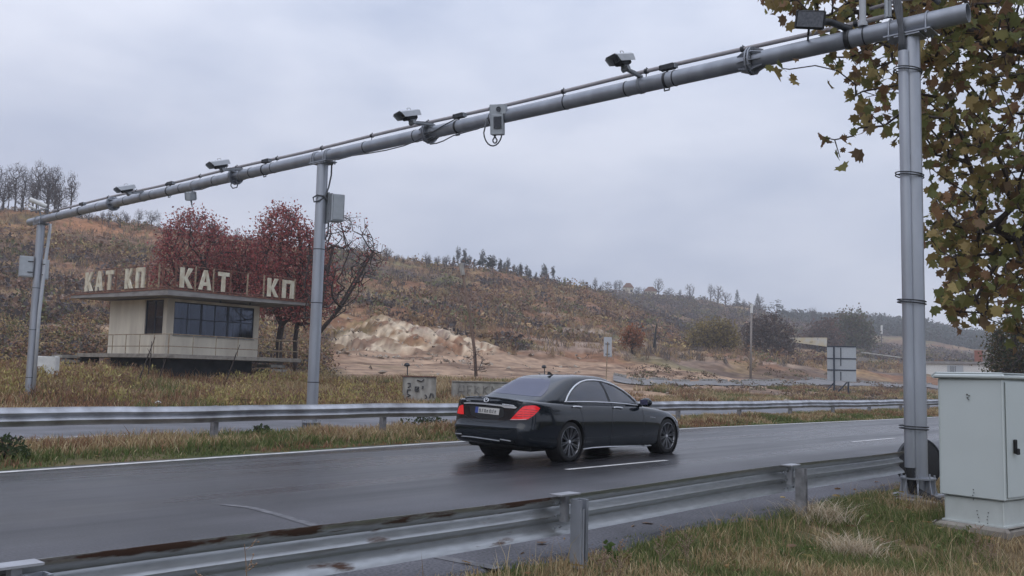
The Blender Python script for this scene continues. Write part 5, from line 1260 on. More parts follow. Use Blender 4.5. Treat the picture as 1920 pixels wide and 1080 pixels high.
# small lamp-like stalks
for px, y0, y1, r, lb in ((763, 682, 712, 50, 'small dark hooded lamp on a short stick above the graffiti block'), (1020, 686, 712, 60, 'tiny dark lantern shape showing just above the car roof')):
    P = gpt(px, r); Y = P[1]; po = thing('stake_lamp', P, lb, 'lamp')
    mb = MB(); mb.tube([atY(px+1, y1, Y)-Z3*.5, atY(px+1, y0+4, Y)], .03, 6); mb.build('stick', m_dark, po)
    mb = MB(); c = atY(px, y0, Y); mb.lathe([(.001, .06), (.10, .03), (.17, -.06), (.15, -.12), (.05, -.16), (.001, -.16)], c, Z3, 10); mb.build('hood', m_dark, po)
# yellow and white hoarding
P = gpt(1515, 262); Y = P[1]; f_, s_ = facing(P); R_ = s_ if s_[0] > 0 else -s_
hb = thing('billboard', P, 'long faded yellow and white roadside billboard above the big grey sign', 'billboard')
m_yel = mat('faded_yellow_print', (.50, .38, .14), rough=.7, col2=(.50, .50, .48), scale=.55, detail=7)
mb = MB(); A0, A1 = atY(1480, 633, Y), atY(1551, 633, Y); B0, B1 = atY(1483, 641, Y), atY(1550, 650, Y)
mb.add([A0, A1, B1, B0, A0-f_*.3, A1-f_*.3, B1-f_*.3, B0-f_*.3], [(0, 1, 2, 3), (4, 7, 6, 5), (0, 4, 5, 1), (1, 5, 6, 2), (2, 6, 7, 3), (3, 7, 4, 0)]); mb.build('panel', m_yel, hb)
for px in (1500, 1533): mb = MB(); mb.tube([atY(px, 645, Y+.2), atY(px, 668, Y+.2)], .2, 6); mb.build('post', m_dark, hb)
# low white building with a brick chimney
P = gpt(1795, 186); Y = P[1]; f_, s_ = facing(P); R_ = s_ if s_[0] > 0 else -s_
wb = thing('low_building', P, 'low white building with flat grey roof and brick chimney above the cabinet', 'building')
mb = MB(); w_ = (1851-1735)/F*Y; hh = 24/F*Y; mb.box(SP(1793, 692)-f_*3, (6, w_, hh), (f_, R_, Z3)); mb.build('wall', m_white, wb)
mb = MB(); mb.box(SP(1791, 680)-f_*3, (6.6, w_*1.05, .45), (f_, R_, Z3)); rf = mb.build('roof', m_roofc, wb)
mb = MB(); mb.box(SP(1835, 670)-f_*2, (1.1, 1.3, 2.6), (f_, R_, Z3)); mb.build('chimney', m_brick, wb)
for x in (1783, 1787, 1791, 1795, 1799): mb = MB(); mb.box(SP(x, 692, .04), (.08, .1, 1.2), (f_, R_, Z3)); mb.build('window_bar', m_dark, wb)
mb = MB(); mb.box(SP(1791, 692, .02), (.05, 2.6, 1.3), (f_, R_, Z3)); mb.build('window', m_boxgrey, wb)
# grey wall and pitched sheds left of it
P = gpt(1650, 225); Y = P[1]; f_, s_ = facing(P); R_ = s_ if s_[0] > 0 else -s_
gw = thing('retaining_wall', P, 'long low grey wall running behind the right gantry post', 'wall')
mb = MB(); A0, A1 = atY(1602, 668, Y), atY(1735, 684, Y); mb.add([A0, A1, A1-Z3*2.6, A0-Z3*3.2, A0-f_*1, A1-f_*1, A1-f_-Z3*2.6, A0-f_-Z3*3.2], [(0, 1, 2, 3), (4, 7, 6, 5), (0, 4, 5, 1), (1, 5, 6, 2), (2, 6, 7, 3), (3, 7, 4, 0)]); mb.build('wall_panel', m_conc, gw)
mb = MB(); mb.tube([atY(1615, 661, Y), atY(1690, 671, Y)], .18, 6); mb.build('pipe', m_concl, gw)
# houses on the far skyline
for (px, py, r, w_, h_, lb) in ((1220, 543, 436, 5.5, 4, 'small house with a red tiled roof on the far ridge'), (1178, 536, 436, 4.5, 4, 'small orange roofed house half hidden by trees on the far ridge')):
    P = gpt(px, r); f_, s_ = facing(P); R_ = s_ if s_[0] > 0 else -s_; Y = P[1]; c = atY(px, py, Y)
    ho = thing('house', P, lb, 'house')
    mb = MB(); mb.box(c-Z3*3.2, (6, w_, 4.6), (f_, R_, Z3)); mb.build('wall', m_plaster, ho)
    mb = MB(); mb.prism([(-w_*.58, 0), (w_*.58, 0), (w_*.2, 2.0), (-w_*.2, 2.0)], c-Z3*1.0+f_*3.5, R_, Z3, -f_*7); mb.build('roof', m_roofred, ho)
    for k in (-2, 1.5): mb = MB(); mb.box(c-Z3*2.6+f_*3.02+R_*k, (.06, 1, 1.2), (f_, R_, Z3)); mb.build('window', m_dark, ho)

# service road with broken kerb on the far side, rock debris, road cracks
m_srv = mat('dusty_asphalt', (.21, .20, .20), rough=.8, col2=(.14, .13, .125), scale=.6, detail=8)
V = []; Fc = []; pxs = np.arange(1150, 1790, 5.); NC = 9
r0f = lambda p: np.interp(p, [1150, 1200, 1300, 1400, 1500, 1600, 1700, 1800], [84, 83, 91.5, 100, 109, 122, 137, 152])
for p in pxs:
    r0 = float(r0f(p)); wd_ = 8.5
    for k in range(NC): q = gpt(p, r0+wd_*k/(NC-1)); V.append(q+Z3*.10)
for i in range(len(pxs)-1):
    for k in range(NC-1): o = i*NC+k; Fc.append((o, o+NC, o+NC+1, o+1))
tag(fastmesh('service_road', V, Fc, 4, m_srv, smooth=True), kind='structure')
mb = MB()
for p in np.arange(1155, 1780, 7.):
    if random.random() < .3: continue
    q = gpt(p, float(r0f(p))+8.9); mb.box(q+Z3*.14, (random.uniform(.5, 1.3), .25, .26), (D_, N_, Z3), .02)
tag(mb.build('kerb', m_concl), kind='structure')
mb = MB()
for _ in range(520):
    z_ = random.random()
    if z_ < .55: p, r_ = random.uniform(630, 930), random.uniform(86, 107)
    elif z_ < .8: p, r_ = random.uniform(640, 1500), random.uniform(62, 100)
    else: p, r_ = random.uniform(0, 1150), random.uniform(95, 150)
    q = gpt(p, r_); s_ = random.uniform(.08, .38)*(1.3 if z_ > .8 else 1)
    pts_ = [q+Z3*s_*.2+np.array([random.gauss(0, 1), random.gauss(0, 1), random.gauss(0, .7)])*s_*.55 for _k in range(6)]
    mb.add(pts_, [(0, 1, 2), (0, 2, 3), (0, 3, 4), (0, 4, 1), (5, 2, 1), (5, 3, 2), (5, 4, 3), (5, 1, 4)])
tag(mb.build('rock_debris', mat('pale_rock', (.42, .36, .29), rough=.95, col2=(.24, .19, .15), scale=.7)), kind='stuff')
m_crack = mat('crack_tar', (.018, .018, .02), rough=.45, var=.2)
for (s0_, t0_, ds_, dt_, n_) in ((4.0, 6.9, 9, .25, 40),):
    rr_ = np.random.default_rng(int(s0_*10)); jit = np.cumsum(rr_.normal(size=(n_, 2))*[.03, .05], 0)
    strip('road_crack', [(s0_+ds_*k/n_+jit[k, 0], t0_+dt_*k/n_+jit[k, 1]) for k in range(n_)], .010, .003, m_crack, '', '')

# ================================================================== VEGETATION
def pick(cols, n, w_=None, jit=.18):
    cols = np.array(cols); i = rng.choice(len(cols), n, p=None if w_ is None else np.array(w_)/np.sum(w_)); c = cols[i]
    return c*(1+rng.uniform(-jit, jit, (n, 1)))
def blades(P, hgt, wid, lean, col, bend=.5):
    """one curved two-segment blade per point -> (V, F)"""
    n = len(P); a = rng.uniform(0, 2*np.pi, n); side = np.stack([np.cos(a), np.sin(a), np.zeros(n)], -1)*wid[:, None]/2
    b = rng.uniform(0, 2*np.pi, n); ld = np.stack([np.cos(b), np.sin(b), np.zeros(n)], -1)*(lean*hgt)[:, None]
    up = np.array([0, 0, 1.])*hgt[:, None]
    m = P+up*.55+ld*.35; tip = P+up*(1-.25*lean[:, None]*bend)+ld
    V = np.stack([P-side, P+side, m+side*.75, m-side*.75, tip], 1).reshape(-1, 3)
    o = np.arange(n)[:, None]*5
    F3 = np.concatenate([o+[0, 1, 2], o+[0, 2, 3], o+[3, 2, 4]], 1).reshape(-1, 3)
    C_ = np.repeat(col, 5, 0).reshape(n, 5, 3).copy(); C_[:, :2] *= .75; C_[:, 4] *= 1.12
    return V, F3, C_.reshape(-1, 3)
def inview(P, mx=60, my=80):
    q = proj(P); d = (P-[0, 0, CH])@FW
    return (d > .3) & (q[:, 0] > -mx) & (q[:, 0] < 1920+mx) & (q[:, 1] < 1080+my) & (q[:, 1] > -200)
STRAW = [(.44, .33, .18), (.36, .25, .13), (.52, .42, .26), (.28, .19, .11)]
GREEN = [(.12, .155, .045), (.16, .18, .065), (.085, .125, .035), (.20, .20, .085)]
RUSTG = [(.28, .145, .08), (.21, .11, .07), (.32, .19, .11)]
def grass_field(name, n, s0, s1, t0, t1, hfun, wfun, cfun, keep=None):
    s = rng.uniform(s0, s1, n); t = rng.uniform(t0, t1, n) if not callable(t0) else t0(s)+rng.random(n)*(t1(s)-t0(s))
    P = D_*s[:, None]+N_*t[:, None]; P[:, 2] = terrain(P[:, 0], P[:, 1])-.01
    k = inview(P)
    if keep is not None: k &= keep(P, s, t)
    P, s, t = P[k], s[k], t[k]; n = len(P)
    h = hfun(P, s, t); w_ = wfun(P, s, t); c = cfun(P, s, t)
    V, F3, C_ = blades(P, h, w_, rng.uniform(.1, .9, n), c)
    o = fastmesh(name, V, F3, 3, m_grass, cols=C_); tag(o, kind='stuff'); return o
def mixcol(a, b, k, n): 
    A_, B_ = pick(a, n), pick(b, n); m = rng.random(n) < k; return np.where(m[:, None], B_, A_)
# near verge
def offcab(P): a_ = (P-Cn)@fd; b_ = (P-Cn)@sd; return (a_ > -.30) & (a_ < WID+.15) & (b_ > -.36) & (b_ < dep+.1)
def c_near(P, s, t):
    n = len(P); gx = fbm(P[:, 0]/1.1, P[:, 1]/1.1, 3, 61); q = proj(P)
    k = np.clip((gx-.44)*6+.35-.55*np.clip((q[:, 1]-985)/60, 0, 1)*np.clip((q[:, 0]-1350)/250, 0, 1), .06, .92)
    return mixcol(STRAW, GREEN, k, n)
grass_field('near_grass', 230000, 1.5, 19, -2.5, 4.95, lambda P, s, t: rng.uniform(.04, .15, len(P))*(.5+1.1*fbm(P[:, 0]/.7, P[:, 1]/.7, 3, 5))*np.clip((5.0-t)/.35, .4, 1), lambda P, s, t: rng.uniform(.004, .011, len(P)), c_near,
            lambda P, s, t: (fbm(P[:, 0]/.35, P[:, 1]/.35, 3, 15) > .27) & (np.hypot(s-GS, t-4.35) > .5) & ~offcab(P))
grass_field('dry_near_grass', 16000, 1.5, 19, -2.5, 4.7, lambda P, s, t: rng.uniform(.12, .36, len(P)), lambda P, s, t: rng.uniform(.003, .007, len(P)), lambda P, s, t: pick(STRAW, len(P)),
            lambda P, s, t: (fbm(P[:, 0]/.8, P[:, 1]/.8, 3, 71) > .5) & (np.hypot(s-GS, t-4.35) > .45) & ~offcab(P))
# median
mt0 = lambda s: 14.25+rd_off(s); mt1 = lambda s: 17.75+rd_off(s)*.6
def c_med(P, s, t):
    n = len(P); gx = fbm(s/2.2, t/1.2, 3, 81); fr = (t-mt0(s))/(mt1(s)-mt0(s))
    k = np.clip((gx-.42)*6+.45-1.0*fr+.6*np.clip((9-s)/6, 0, 1), .04, .95); c = mixcol(STRAW, GREEN, k, n)
    r_ = (rng.random(n) < np.clip((fbm(s/1.5, t/.8, 3, 91)-.5)*5, 0, .7)); c[r_] = pick(RUSTG, int(r_.sum())); return c
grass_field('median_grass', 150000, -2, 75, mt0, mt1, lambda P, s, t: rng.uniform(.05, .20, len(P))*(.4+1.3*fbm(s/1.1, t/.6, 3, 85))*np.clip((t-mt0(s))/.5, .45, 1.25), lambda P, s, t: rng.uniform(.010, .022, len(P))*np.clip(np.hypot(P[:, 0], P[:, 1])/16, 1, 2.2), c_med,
            lambda P, s, t: fbm(s/.5, t/.4, 2, 25) > .33)
# far verge, tall and dry
def c_far(P, s, t):
    n = len(P); gx = fbm(s/3, t/1.8, 3, 101); k = np.clip((gx-.5)*5+.1+1.1*np.clip((31.2-t)/1.6, 0, 1), 0, .95); c = mixcol(STRAW, [(.16, .17, .06), (.10, .14, .04), (.22, .20, .08)], k, n)
    r_ = (rng.random(n) < np.clip((fbm(s/4, t/2, 3, 111)-.47)*5, 0, .8)*(t > 31)); c[r_] = pick(RUSTG+[(.10, .065, .045)], int(r_.sum())); return c
def keep_far(P, s, t):
    px = proj(P)[:, 0]; r = np.hypot(P[:, 0], P[:, 1]); lim = np.interp(px, [0, 560, 640, 1200, 1900], [58, 60, 59, 76, 150])
    ins = ~((np.abs((P-Q(4, 4, 0))@ru) < 2.6) & (np.abs((P-Q(4, 4, 0))@rv) < 3.0))
    return (r < lim) & ins & ((px < 1130) | (t < 30.6) | (fbm(s/3.5, t/2.5, 3, 401) > .55))
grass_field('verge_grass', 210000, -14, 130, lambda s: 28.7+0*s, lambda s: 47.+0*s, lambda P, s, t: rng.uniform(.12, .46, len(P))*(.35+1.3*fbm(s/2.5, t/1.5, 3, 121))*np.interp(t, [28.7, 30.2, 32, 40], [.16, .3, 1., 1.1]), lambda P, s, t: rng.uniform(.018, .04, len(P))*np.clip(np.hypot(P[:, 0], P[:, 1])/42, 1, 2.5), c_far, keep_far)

def clumps(P, rad_, hgt, col, K, leaf, up=.0, twig=0., droop=0.):
    """leafy or twiggy tufts: K small faces in each bush volume"""
    n = len(P); N2 = n*K
    u = rng.normal(size=(N2, 3)); u /= np.linalg.norm(u, axis=1)[:, None]; u[:, 2] = np.abs(u[:, 2]); rr = rng.random(N2)**.45
    lob = 1+.35*np.sin(np.arctan2(u[:, 1], u[:, 0])*3+np.repeat(rng.uniform(0, 6.3, n), K))
    c0_ = np.repeat(P, K, 0); R_ = np.repeat(rad_, K)*rr*lob; H_ = np.repeat(hgt, K)*rr
    X_ = c0_+np.stack([u[:, 0]*R_, u[:, 1]*R_, u[:, 2]*H_], -1)
    a = rng.normal(size=(N2, 3)); a[:, 2] += up*3; a /= np.linalg.norm(a, axis=1)[:, None]
    b = np.cross(a, rng.normal(size=(N2, 3))); b /= np.linalg.norm(b, axis=1)[:, None]
    L_ = np.repeat(leaf, K)*rng.uniform(.5, 1.4, N2); Wd = L_*(rng.uniform(.35, .8, N2) if twig == 0 else twig)
    V = np.stack([X_-a*L_[:, None]*.5, X_+b*Wd[:, None]*.5, X_+a*L_[:, None]*.5, X_-b*Wd[:, None]*.5], 1).reshape(-1, 3)
    Fq_ = np.arange(N2*4).reshape(-1, 4)
    c = np.repeat(col, K, 0)*(rng.uniform(.84, 1.16, (N2, 1)))
    return V, Fq_, np.repeat(c, 4, 0)
def stuff_clumps(name, parts):
    V = np.vstack([p[0] for p in parts]); o = 0; Fs = []
    for p in parts: Fs.append(p[1]+o); o += len(p[0])
    ob = fastmesh(name, V, np.vstack(Fs), 4, m_scrub, cols=np.vstack([p[2] for p in parts])); return ob
# hillside scrub
def sample_px(n, x0, x1, r0, r1, pw=1.):
    px = rng.uniform(x0, x1, n); r = r0+(r1-r0)*rng.random(n)**pw
    v = FW[None]+RV[None]*((px-960)/F)[:, None]; az = np.arctan2(v[:, 0], v[:, 1]); x, y = r*np.sin(az), r*np.cos(az)
    return px, r, np.stack([x, y, terrain(x, y)], -1)
HB = [(.17, .10, .07), (.24, .13, .075), (.10, .08, .078), (.30, .20, .105), (.15, .15, .065), (.085, .07, .072), (.36, .27, .12)]
px, r, P = sample_px(11500, -80, 1990, 92, 232)
dn = fbm(P[:, 0]/12, P[:, 1]/12, 4, 131); k = (dn+.25*fbm(P[:, 0]/4, P[:, 1]/4, 3, 5) > .60) & (P[:, 2] > 4.3)
k &= ~((px > 600) & (px < 935) & (r < 108) & (rng.random(len(px)) < .93))
k &= ~((px > 1290) & (r < 135)); k &= ~((px < 560) & (P[:, 2] > 21) & (rng.random(len(px)) < .35)); P, r, px = P[k], r[k], px[k]; n = len(P)
g = fbm(P[:, 0]/20, P[:, 1]/20, 3, 141); wgt = g[:, None]
ci_ = np.where(g < .42, rng.choice([2, 0, 5, 4], n), np.where(g < .56, rng.choice([0, 1, 2, 3], n), rng.choice([1, 3, 4, 6, 0], n)))
col = np.array(HB)[ci_]*rng.uniform(.75, 1.25, (n, 1)); sz = rng.choice([.5, .8, 1.2, 1.9], n, p=[.35, .35, .2, .1])*rng.uniform(.8, 1.2, n)*(.7+.7*dn[k])
hs1 = clumps(P-[0, 0, .2], sz*1.15, sz*1.05, col, 42, .22+.16*sz)
px, r, P2 = sample_px(9000, -80, 1990, 92, 230); k = (P2[:, 2] > 3.6) & ~((px > 600) & (px < 935) & (r < 107)); P2 = P2[k]; n = len(P2)
hs2 = clumps(P2, rng.uniform(.3, .8, n), rng.uniform(.5, 1.5, n), np.array([(.30, .20, .12), (.20, .14, .10), (.36, .26, .14), (.13, .11, .10)])[rng.choice(4, n)], 16, rng.uniform(.5, 1.0, n), up=.8, twig=.10)
px, r, P3 = sample_px(5200, 960, 2000, 228, 470); dn = fbm(P3[:, 0]/25, P3[:, 1]/25, 4, 171); k = dn > .44; P3 = P3[k]; n = len(P3)
hs3 = clumps(P3-[0, 0, .4], rng.uniform(1.4, 3.2, n), rng.uniform(1.5, 3.8, n), np.array([(.12, .09, .085), (.16, .11, .08), (.085, .08, .085), (.13, .13, .065), (.22, .18, .09)])[rng.choice(5, n, p=[.34, .24, .24, .1, .08])], 40, np.full(n, .75))
# low strip of brown scrub at the foot of the hill and along the far side of the terrace
px, r, P4 = sample_px(2600, -80, 620, 60, 96); k = fbm(P4[:, 0]/6, P4[:, 1]/6, 3, 181) > .42; P4 = P4[k]; n = len(P4)
hs4 = clumps(P4, rng.uniform(.5, 1.3, n), rng.uniform(.5, 1.5, n), np.array(HB)[rng.choice(7, n)], 36, np.full(n, .20))
px, r, P5 = sample_px(1900, 1180, 1960, 84, 135); k = (fbm(P5[:, 0]/7, P5[:, 1]/7, 3, 191) > .52); P5 = P5[k]; n = len(P5)
hs5 = clumps(P5-[0, 0, .15], rng.uniform(.4, .9, n), rng.uniform(.25, .7, n), np.array([(.13, .085, .055), (.20, .14, .085), (.09, .065, .05), (.12, .12, .055)])[rng.choice(4, n)], 26, np.full(n, .22))
tag(stuff_clumps('hillside_scrub', [hs1, hs2, hs3]), kind='stuff'); tag(stuff_clumps('low_scrub', [hs4, hs5]), kind='stuff')
# verge brush: brown and yellow weedy clumps on the bank in front of the building
px, r, P6 = sample_px(2200, -60, 760, 37, 52); t6 = P6@N_; k = (t6 > 31.2) & (fbm(P6[:, 0]/2.5, P6[:, 1]/2.5, 3, 201) > .47) & ((np.abs((P6-Q(4, 4, 0))@ru) > 3.4) | (np.abs((P6-Q(4, 4, 0))@rv) > 3.6)); P6 = P6[k]; n = len(P6)
v1 = clumps(P6, rng.uniform(.3, .8, n), rng.uniform(.25, .80, n), np.array([(.30, .18, .10), (.42, .33, .13), (.20, .12, .08), (.34, .30, .11)])[rng.choice(4, n)], 70, np.full(n, .16), up=.7, twig=.28)
tag(stuff_clumps('verge_brush', [v1]), kind='stuff')
# wooded ridge in the distance
px, r, P7 = sample_px(3600, 1380, 2080, 560, 730); k = rng.random(len(px)) < np.clip((px-1430)/120, 0, 1); P7 = P7[k]; n = len(P7)
w1 = clumps(P7, rng.uniform(2.2, 4.2, n), rng.uniform(5, 9.5, n), np.array([(.035, .055, .05), (.045, .06, .045), (.06, .055, .055), (.03, .045, .04)])[rng.choice(4, n)], 46, np.full(n, 1.7))
tag(stuff_clumps('distant_forest', [w1]), kind='stuff')

# ---- trees
def grow(trunk, targets, seg=.5, wob_=.12, bias=.3, trunk_par=None):
    nodes = [np.array(p, float) for p in trunk]; par = [-1]+list(range(len(trunk)-1)) if trunk_par is None else list(trunk_par)
    cap_ = len(trunk)+len(targets)*12; NP = np.zeros((cap_, 3)); PL = np.zeros(cap_); m = len(nodes)
    for i, p in enumerate(nodes): NP[i] = p; PL[i] = 0 if par[i] < 0 else PL[par[i]]+np.linalg.norm(p-nodes[par[i]])
    root = nodes[0]; T = np.array(targets); dmin = np.min(np.linalg.norm(T[:, None]-NP[None, :m], axis=2), 1); order = np.argsort(dmin); tips = []
    for j in order:
        q = T[j]; d = np.linalg.norm(NP[:m]-q, axis=1); c = d+bias*PL[:m]*(d > 0); c[0] += 2.; i = int(np.argmin(c)); L_ = d[i]; k = max(1, min(11, int(L_/seg)))
        p0 = NP[i].copy(); off = rng.normal(size=3)*wob_*L_*.5; cur = i
        for a in range(1, k+1):
            f_ = a/k; pt = p0+(q-p0)*f_+off*math.sin(math.pi*f_)
            if m >= cap_: break
            NP[m] = pt; PL[m] = PL[cur]+np.linalg.norm(pt-NP[cur]); par.append(cur); cur = m; m += 1
        tips.append(cur)
    cnt = np.zeros(m)
    for t_ in tips: cnt[t_] += 1
    for i in range(m-1, 0, -1):
        if par[i] >= 0: cnt[par[i]] += cnt[i]
    return NP[:m], np.array(par), np.maximum(cnt, .5), tips
def limbs_mesh(NP, par, cnt, r0, pw=.45, rmax=9, n=5):
    e = np.where(par >= 0)[0]; A_ = NP[par[e]]; B_ = NP[e]; ra = np.minimum(r0*cnt[par[e]]**pw, rmax); rb = np.minimum(r0*cnt[e]**pw, rmax); ra = np.minimum(ra, rb*1.5)
    t = B_-A_; t /= (np.linalg.norm(t, axis=1)[:, None]+1e-9); up = np.where(np.abs(t[:, 2:3]) < .9, [[0, 0, 1.]], [[1., 0, 0]]); a = np.cross(t, up); a /= np.linalg.norm(a, axis=1)[:, None]; b = np.cross(t, a)
    V = []; 
    for C_, R_ in ((A_, ra), (B_, rb)):
        for k in range(n):
            an = 2*math.pi*k/n; V.append(C_+(a*math.cos(an)+b*math.sin(an))*R_[:, None])
    V = np.stack(V, 1).reshape(-1, 3); o = np.arange(len(e))[:, None]*2*n
    Fq_ = np.concatenate([o+[k, (k+1) % n, n+(k+1) % n, n+k] for k in range(n)], 1).reshape(-1, 4)
    return V, Fq_
def inpoly(x, y, poly):
    c = np.zeros(len(x), bool); n = len(poly); j = n-1
    for i in range(n):
        xi, yi = poly[i]; xj, yj = poly[j]
        c ^= ((yi > y) != (yj > y)) & (x < (xj-xi)*(y-yi)/(yj-yi+1e-12)+xi); j = i
    return c
LEAF = [(0, -.42), (.12, -.30), (.34, -.34), (.33, -.12), (.54, .08), (.32, .12), (.30, .36), (.14, .30), (0, .56), (-.14, .30), (-.30, .36), (-.32, .12), (-.54, .08), (-.33, -.12), (-.34, -.34), (-.12, -.30)]
def plane_leaves(P, size, col, flat=.35):
    n = len(P); K = len(LEAF); a = rng.normal(size=(n, 3)); a[:, 2] -= .9; a /= np.linalg.norm(a, axis=1)[:, None]; b = np.cross(a, rng.normal(size=(n, 3))); b /= np.linalg.norm(b, axis=1)[:, None]; c = np.cross(a, b)
    L_ = np.array(LEAF); cup = (np.abs(L_[:, 0])**1.3*rng.uniform(-.9, 1.2, (n, 1)))
    V = P[:, None]+size[:, None, None]*(b[:, None]*L_[None, :, 0:1]+a[:, None]*(L_[None, :, 1:2])+c[:, None]*cup[:, :, None])
    V = np.concatenate([P[:, None], V], 1).reshape(-1, 3); o = np.arange(n)[:, None]*(K+1)
    F3 = np.concatenate([o+[0, 1+k, 1+(k+1) % K] for k in range(K)], 1).reshape(-1, 3)
    return V, F3, np.repeat(col, K+1, 0)
# big plane tree on the right
TR = atY(2230, 700, 17.0); TR[2] = tz(TR[0], TR[1])
tree = thing('plane_tree', TR, 'large plane tree with brown and olive autumn leaves filling the right edge', 'tree')
def at(px, py, Y): return atY(px, py, Y)
tk = [TR, at(2225, 600, 17), at(2200, 420, 17), at(2170, 250, 16.8), at(2140, 60, 16.6), at(2100, -150, 16.5), at(2050, -350, 16.5)]
lm = [(at(2080, 330, 16.5), 2), (at(1990, 310, 16.2), 7), (at(1890, 325, 15.8), 8),     # limbs reaching towards the road
      (at(2060, 120, 16.2), 3), (at(1950, 95, 15.8), 10), (at(1880, 85, 15.5), 11), (at(1780, 45, 15.2), 12), (at(1690, 30, 15.0), 13), (at(1600, 22, 15), 14),
      (at(1990, 520, 16.2), 1), (at(1900, 440, 15.8), 16), (at(1830, 560, 15.6), 17)]
parn = [-1, 0, 1, 2, 3, 4, 5]+[q[1] for q in lm]; trunk_nodes = tk+[q[0] for q in lm]
OUT = [(1445, -20), (1448, 10), (1490, 22), (1530, 40), (1545, 110), (1585, 110), (1600, 165), (1590, 200), (1618, 232), (1660, 215), (1680, 260), (1735, 320), (1738, 440), (1765, 505), (1752, 560), (1790, 590), (1850, 612), (1890, 640), (1930, 640), (2330, 640), (2400, 200), (2300, -300), (1800, -420), (1560, -200)]
x = rng.uniform(1430, 2350, 9000); y = rng.uniform(-420, 640, 9000); k = inpoly(x, y, OUT)
dens_ = np.clip((x-1440)/330, .10, 1); dens_ = np.where((x < 1640) & (y < 60), .55, dens_); k &= rng.random(9000) < dens_*np.where((x > 1940) | (y < -60), .55, 1)
x, y = x[k][:1850], y[k][:1850]; Yd = rng.uniform(14.0, 17.8, len(x)); Yd = np.where(x < 1650, rng.uniform(13.9, 15.6, len(x)), Yd)
T = np.array([at(a, b, c) for a, b, c in zip(x, y, Yd)])
tw = [(1555, 105, 14.6), (1570, 125, 14.6), (1565, 262, 14.6), (1575, 295, 14.6), (1545, 258, 14.6), (1600, 255, 14.7), (1610, 240, 14.7), (1480, 130, 14.2), (1465, 128, 14.2), (1560, 100, 14.3), (1672, 270, 14.8)]
T = np.vstack([T, np.array([at(*q) for q in tw])])
NP, par, cnt, tips = grow(trunk_nodes, T, .35, .22, .25, parn)
V, Fq_ = limbs_mesh(NP, par, cnt, .0065, .50, .26, 6); fastmesh('trunk', V, Fq_, 4, m_bark, parent=tree, origin=TR, smooth=True)
tp = NP[tips]; nl = rng.integers(2, 7, len(tp)); Pl = np.repeat(tp, nl, 0)+rng.normal(size=(nl.sum(), 3))*[.12, .12, .12]
LC = [(.23, .215, .075), (.27, .20, .08), (.26, .15, .08), (.42, .33, .14), (.17, .18, .065), (.19, .125, .07), (.35, .26, .11)]
col = pick(LC, len(Pl), [3, 3, 2, .9, 3, 2, 1.2], .25)
V, F3, C_ = plane_leaves(Pl, rng.uniform(.11, .27, len(Pl))*rng.uniform(.8, 1.15, len(Pl)), col); fastmesh('crown', V, F3, 3, m_leaf, cols=C_, parent=tree, origin=TR)
for j in rng.choice(np.where(x < 1760)[0], 26, replace=False):
    q = NP[tips[int(np.where(np.argsort(np.argsort(np.zeros(1))) == 0)[0][0])]] if False else T[j]-Z3*rng.uniform(.08, .2); mb = MB(); mb.lathe([(.001, -.022), (.016, -.016), (.022, 0), (.016, .016), (.001, .022)], q, Z3, 8); mb.tube([q, T[j]+Z3*.02], .003, 4); mb.build('seed_ball', m_bark, tree)

def px_tree(name, root_px, r, crowns, ntips, leafcol, label, group=None, leaf=.16, lpt=8, r0=.012, rmax=.22, stems=None, thick=2.6, mleaf=None, spread=.28, wts=None):
    P0 = gpt(root_px, r); Y = P0[1]; o = thing(name, P0, label, 'tree', group)
    trunk = [P0-Z3*.2]+[atY(a, b, Y+c) for a, b, c in stems[0]]; par0 = list(range(-1, len(trunk)-1))
    for st in stems[1:]:
        pr = st[0]
        for a, b, c in st[1:]: trunk.append(atY(a, b, Y+c)); par0.append(pr); pr = len(trunk)-1
    T = []
    for poly, fr in crowns:
        xs = [p[0] for p in poly]; ys = [p[1] for p in poly]; n = int(ntips*fr); a = rng.uniform(min(xs), max(xs), n*6); b = rng.uniform(min(ys), max(ys), n*6); k = inpoly(a, b, poly); a, b = a[k][:n], b[k][:n]
        T += [atY(p, q, Y+rng.uniform(-thick, thick)) for p, q in zip(a, b)]
    NP, par, cnt, tips = grow(trunk, T, .6, .25, .2, par0)
    V, Fq_ = limbs_mesh(NP, par, cnt, r0, .42, rmax, 5); fastmesh('trunk', V, Fq_, 4, m_bark, parent=o, origin=P0, smooth=True)
    if lpt:
        tp = NP[tips]; nl = rng.integers(max(1, lpt//2), lpt*2, len(tp)); Pl = np.repeat(tp, nl, 0)+rng.normal(size=(nl.sum(), 3))*spread; n = len(Pl)
        a = rng.normal(size=(n, 3)); a /= np.linalg.norm(a, axis=1)[:, None]; b = np.cross(a, rng.normal(size=(n, 3))); b /= np.linalg.norm(b, axis=1)[:, None]; L_ = leaf*rng.uniform(.5, 1.4, n); 
        V = np.stack([Pl-a*L_[:, None]*.5, Pl+b*L_[:, None]*.3, Pl+a*L_[:, None]*.5, Pl-b*L_[:, None]*.3], 1).reshape(-1, 3)
        fastmesh('crown', V, np.arange(n*4).reshape(-1, 4), 4, m_leaf, cols=np.repeat(pick(leafcol, n, wts, .3), 4, 0), parent=o, origin=P0)
    return o
RED = [(.27, .06, .065), (.34, .09, .09), (.19, .055, .06), (.30, .13, .10), (.40, .15, .12)]
G_ = 'red leaved trees behind the checkpoint'
px_tree('red_tree', 345, 63, [([(285, 560), (290, 470), (310, 420), (345, 395), (395, 400), (425, 440), (430, 560)], 1)], 900, RED, 'dusky red leaved tree behind the rooftop letters of the checkpoint, leftmost of the red trees', G_, stems=[[(348, 620, 0), (350, 560, 0), (352, 500, 0)], [2, (330, 520, .5), (315, 470, .5)], [2, (380, 500, -.5), (395, 450, -.5)]], lpt=9)
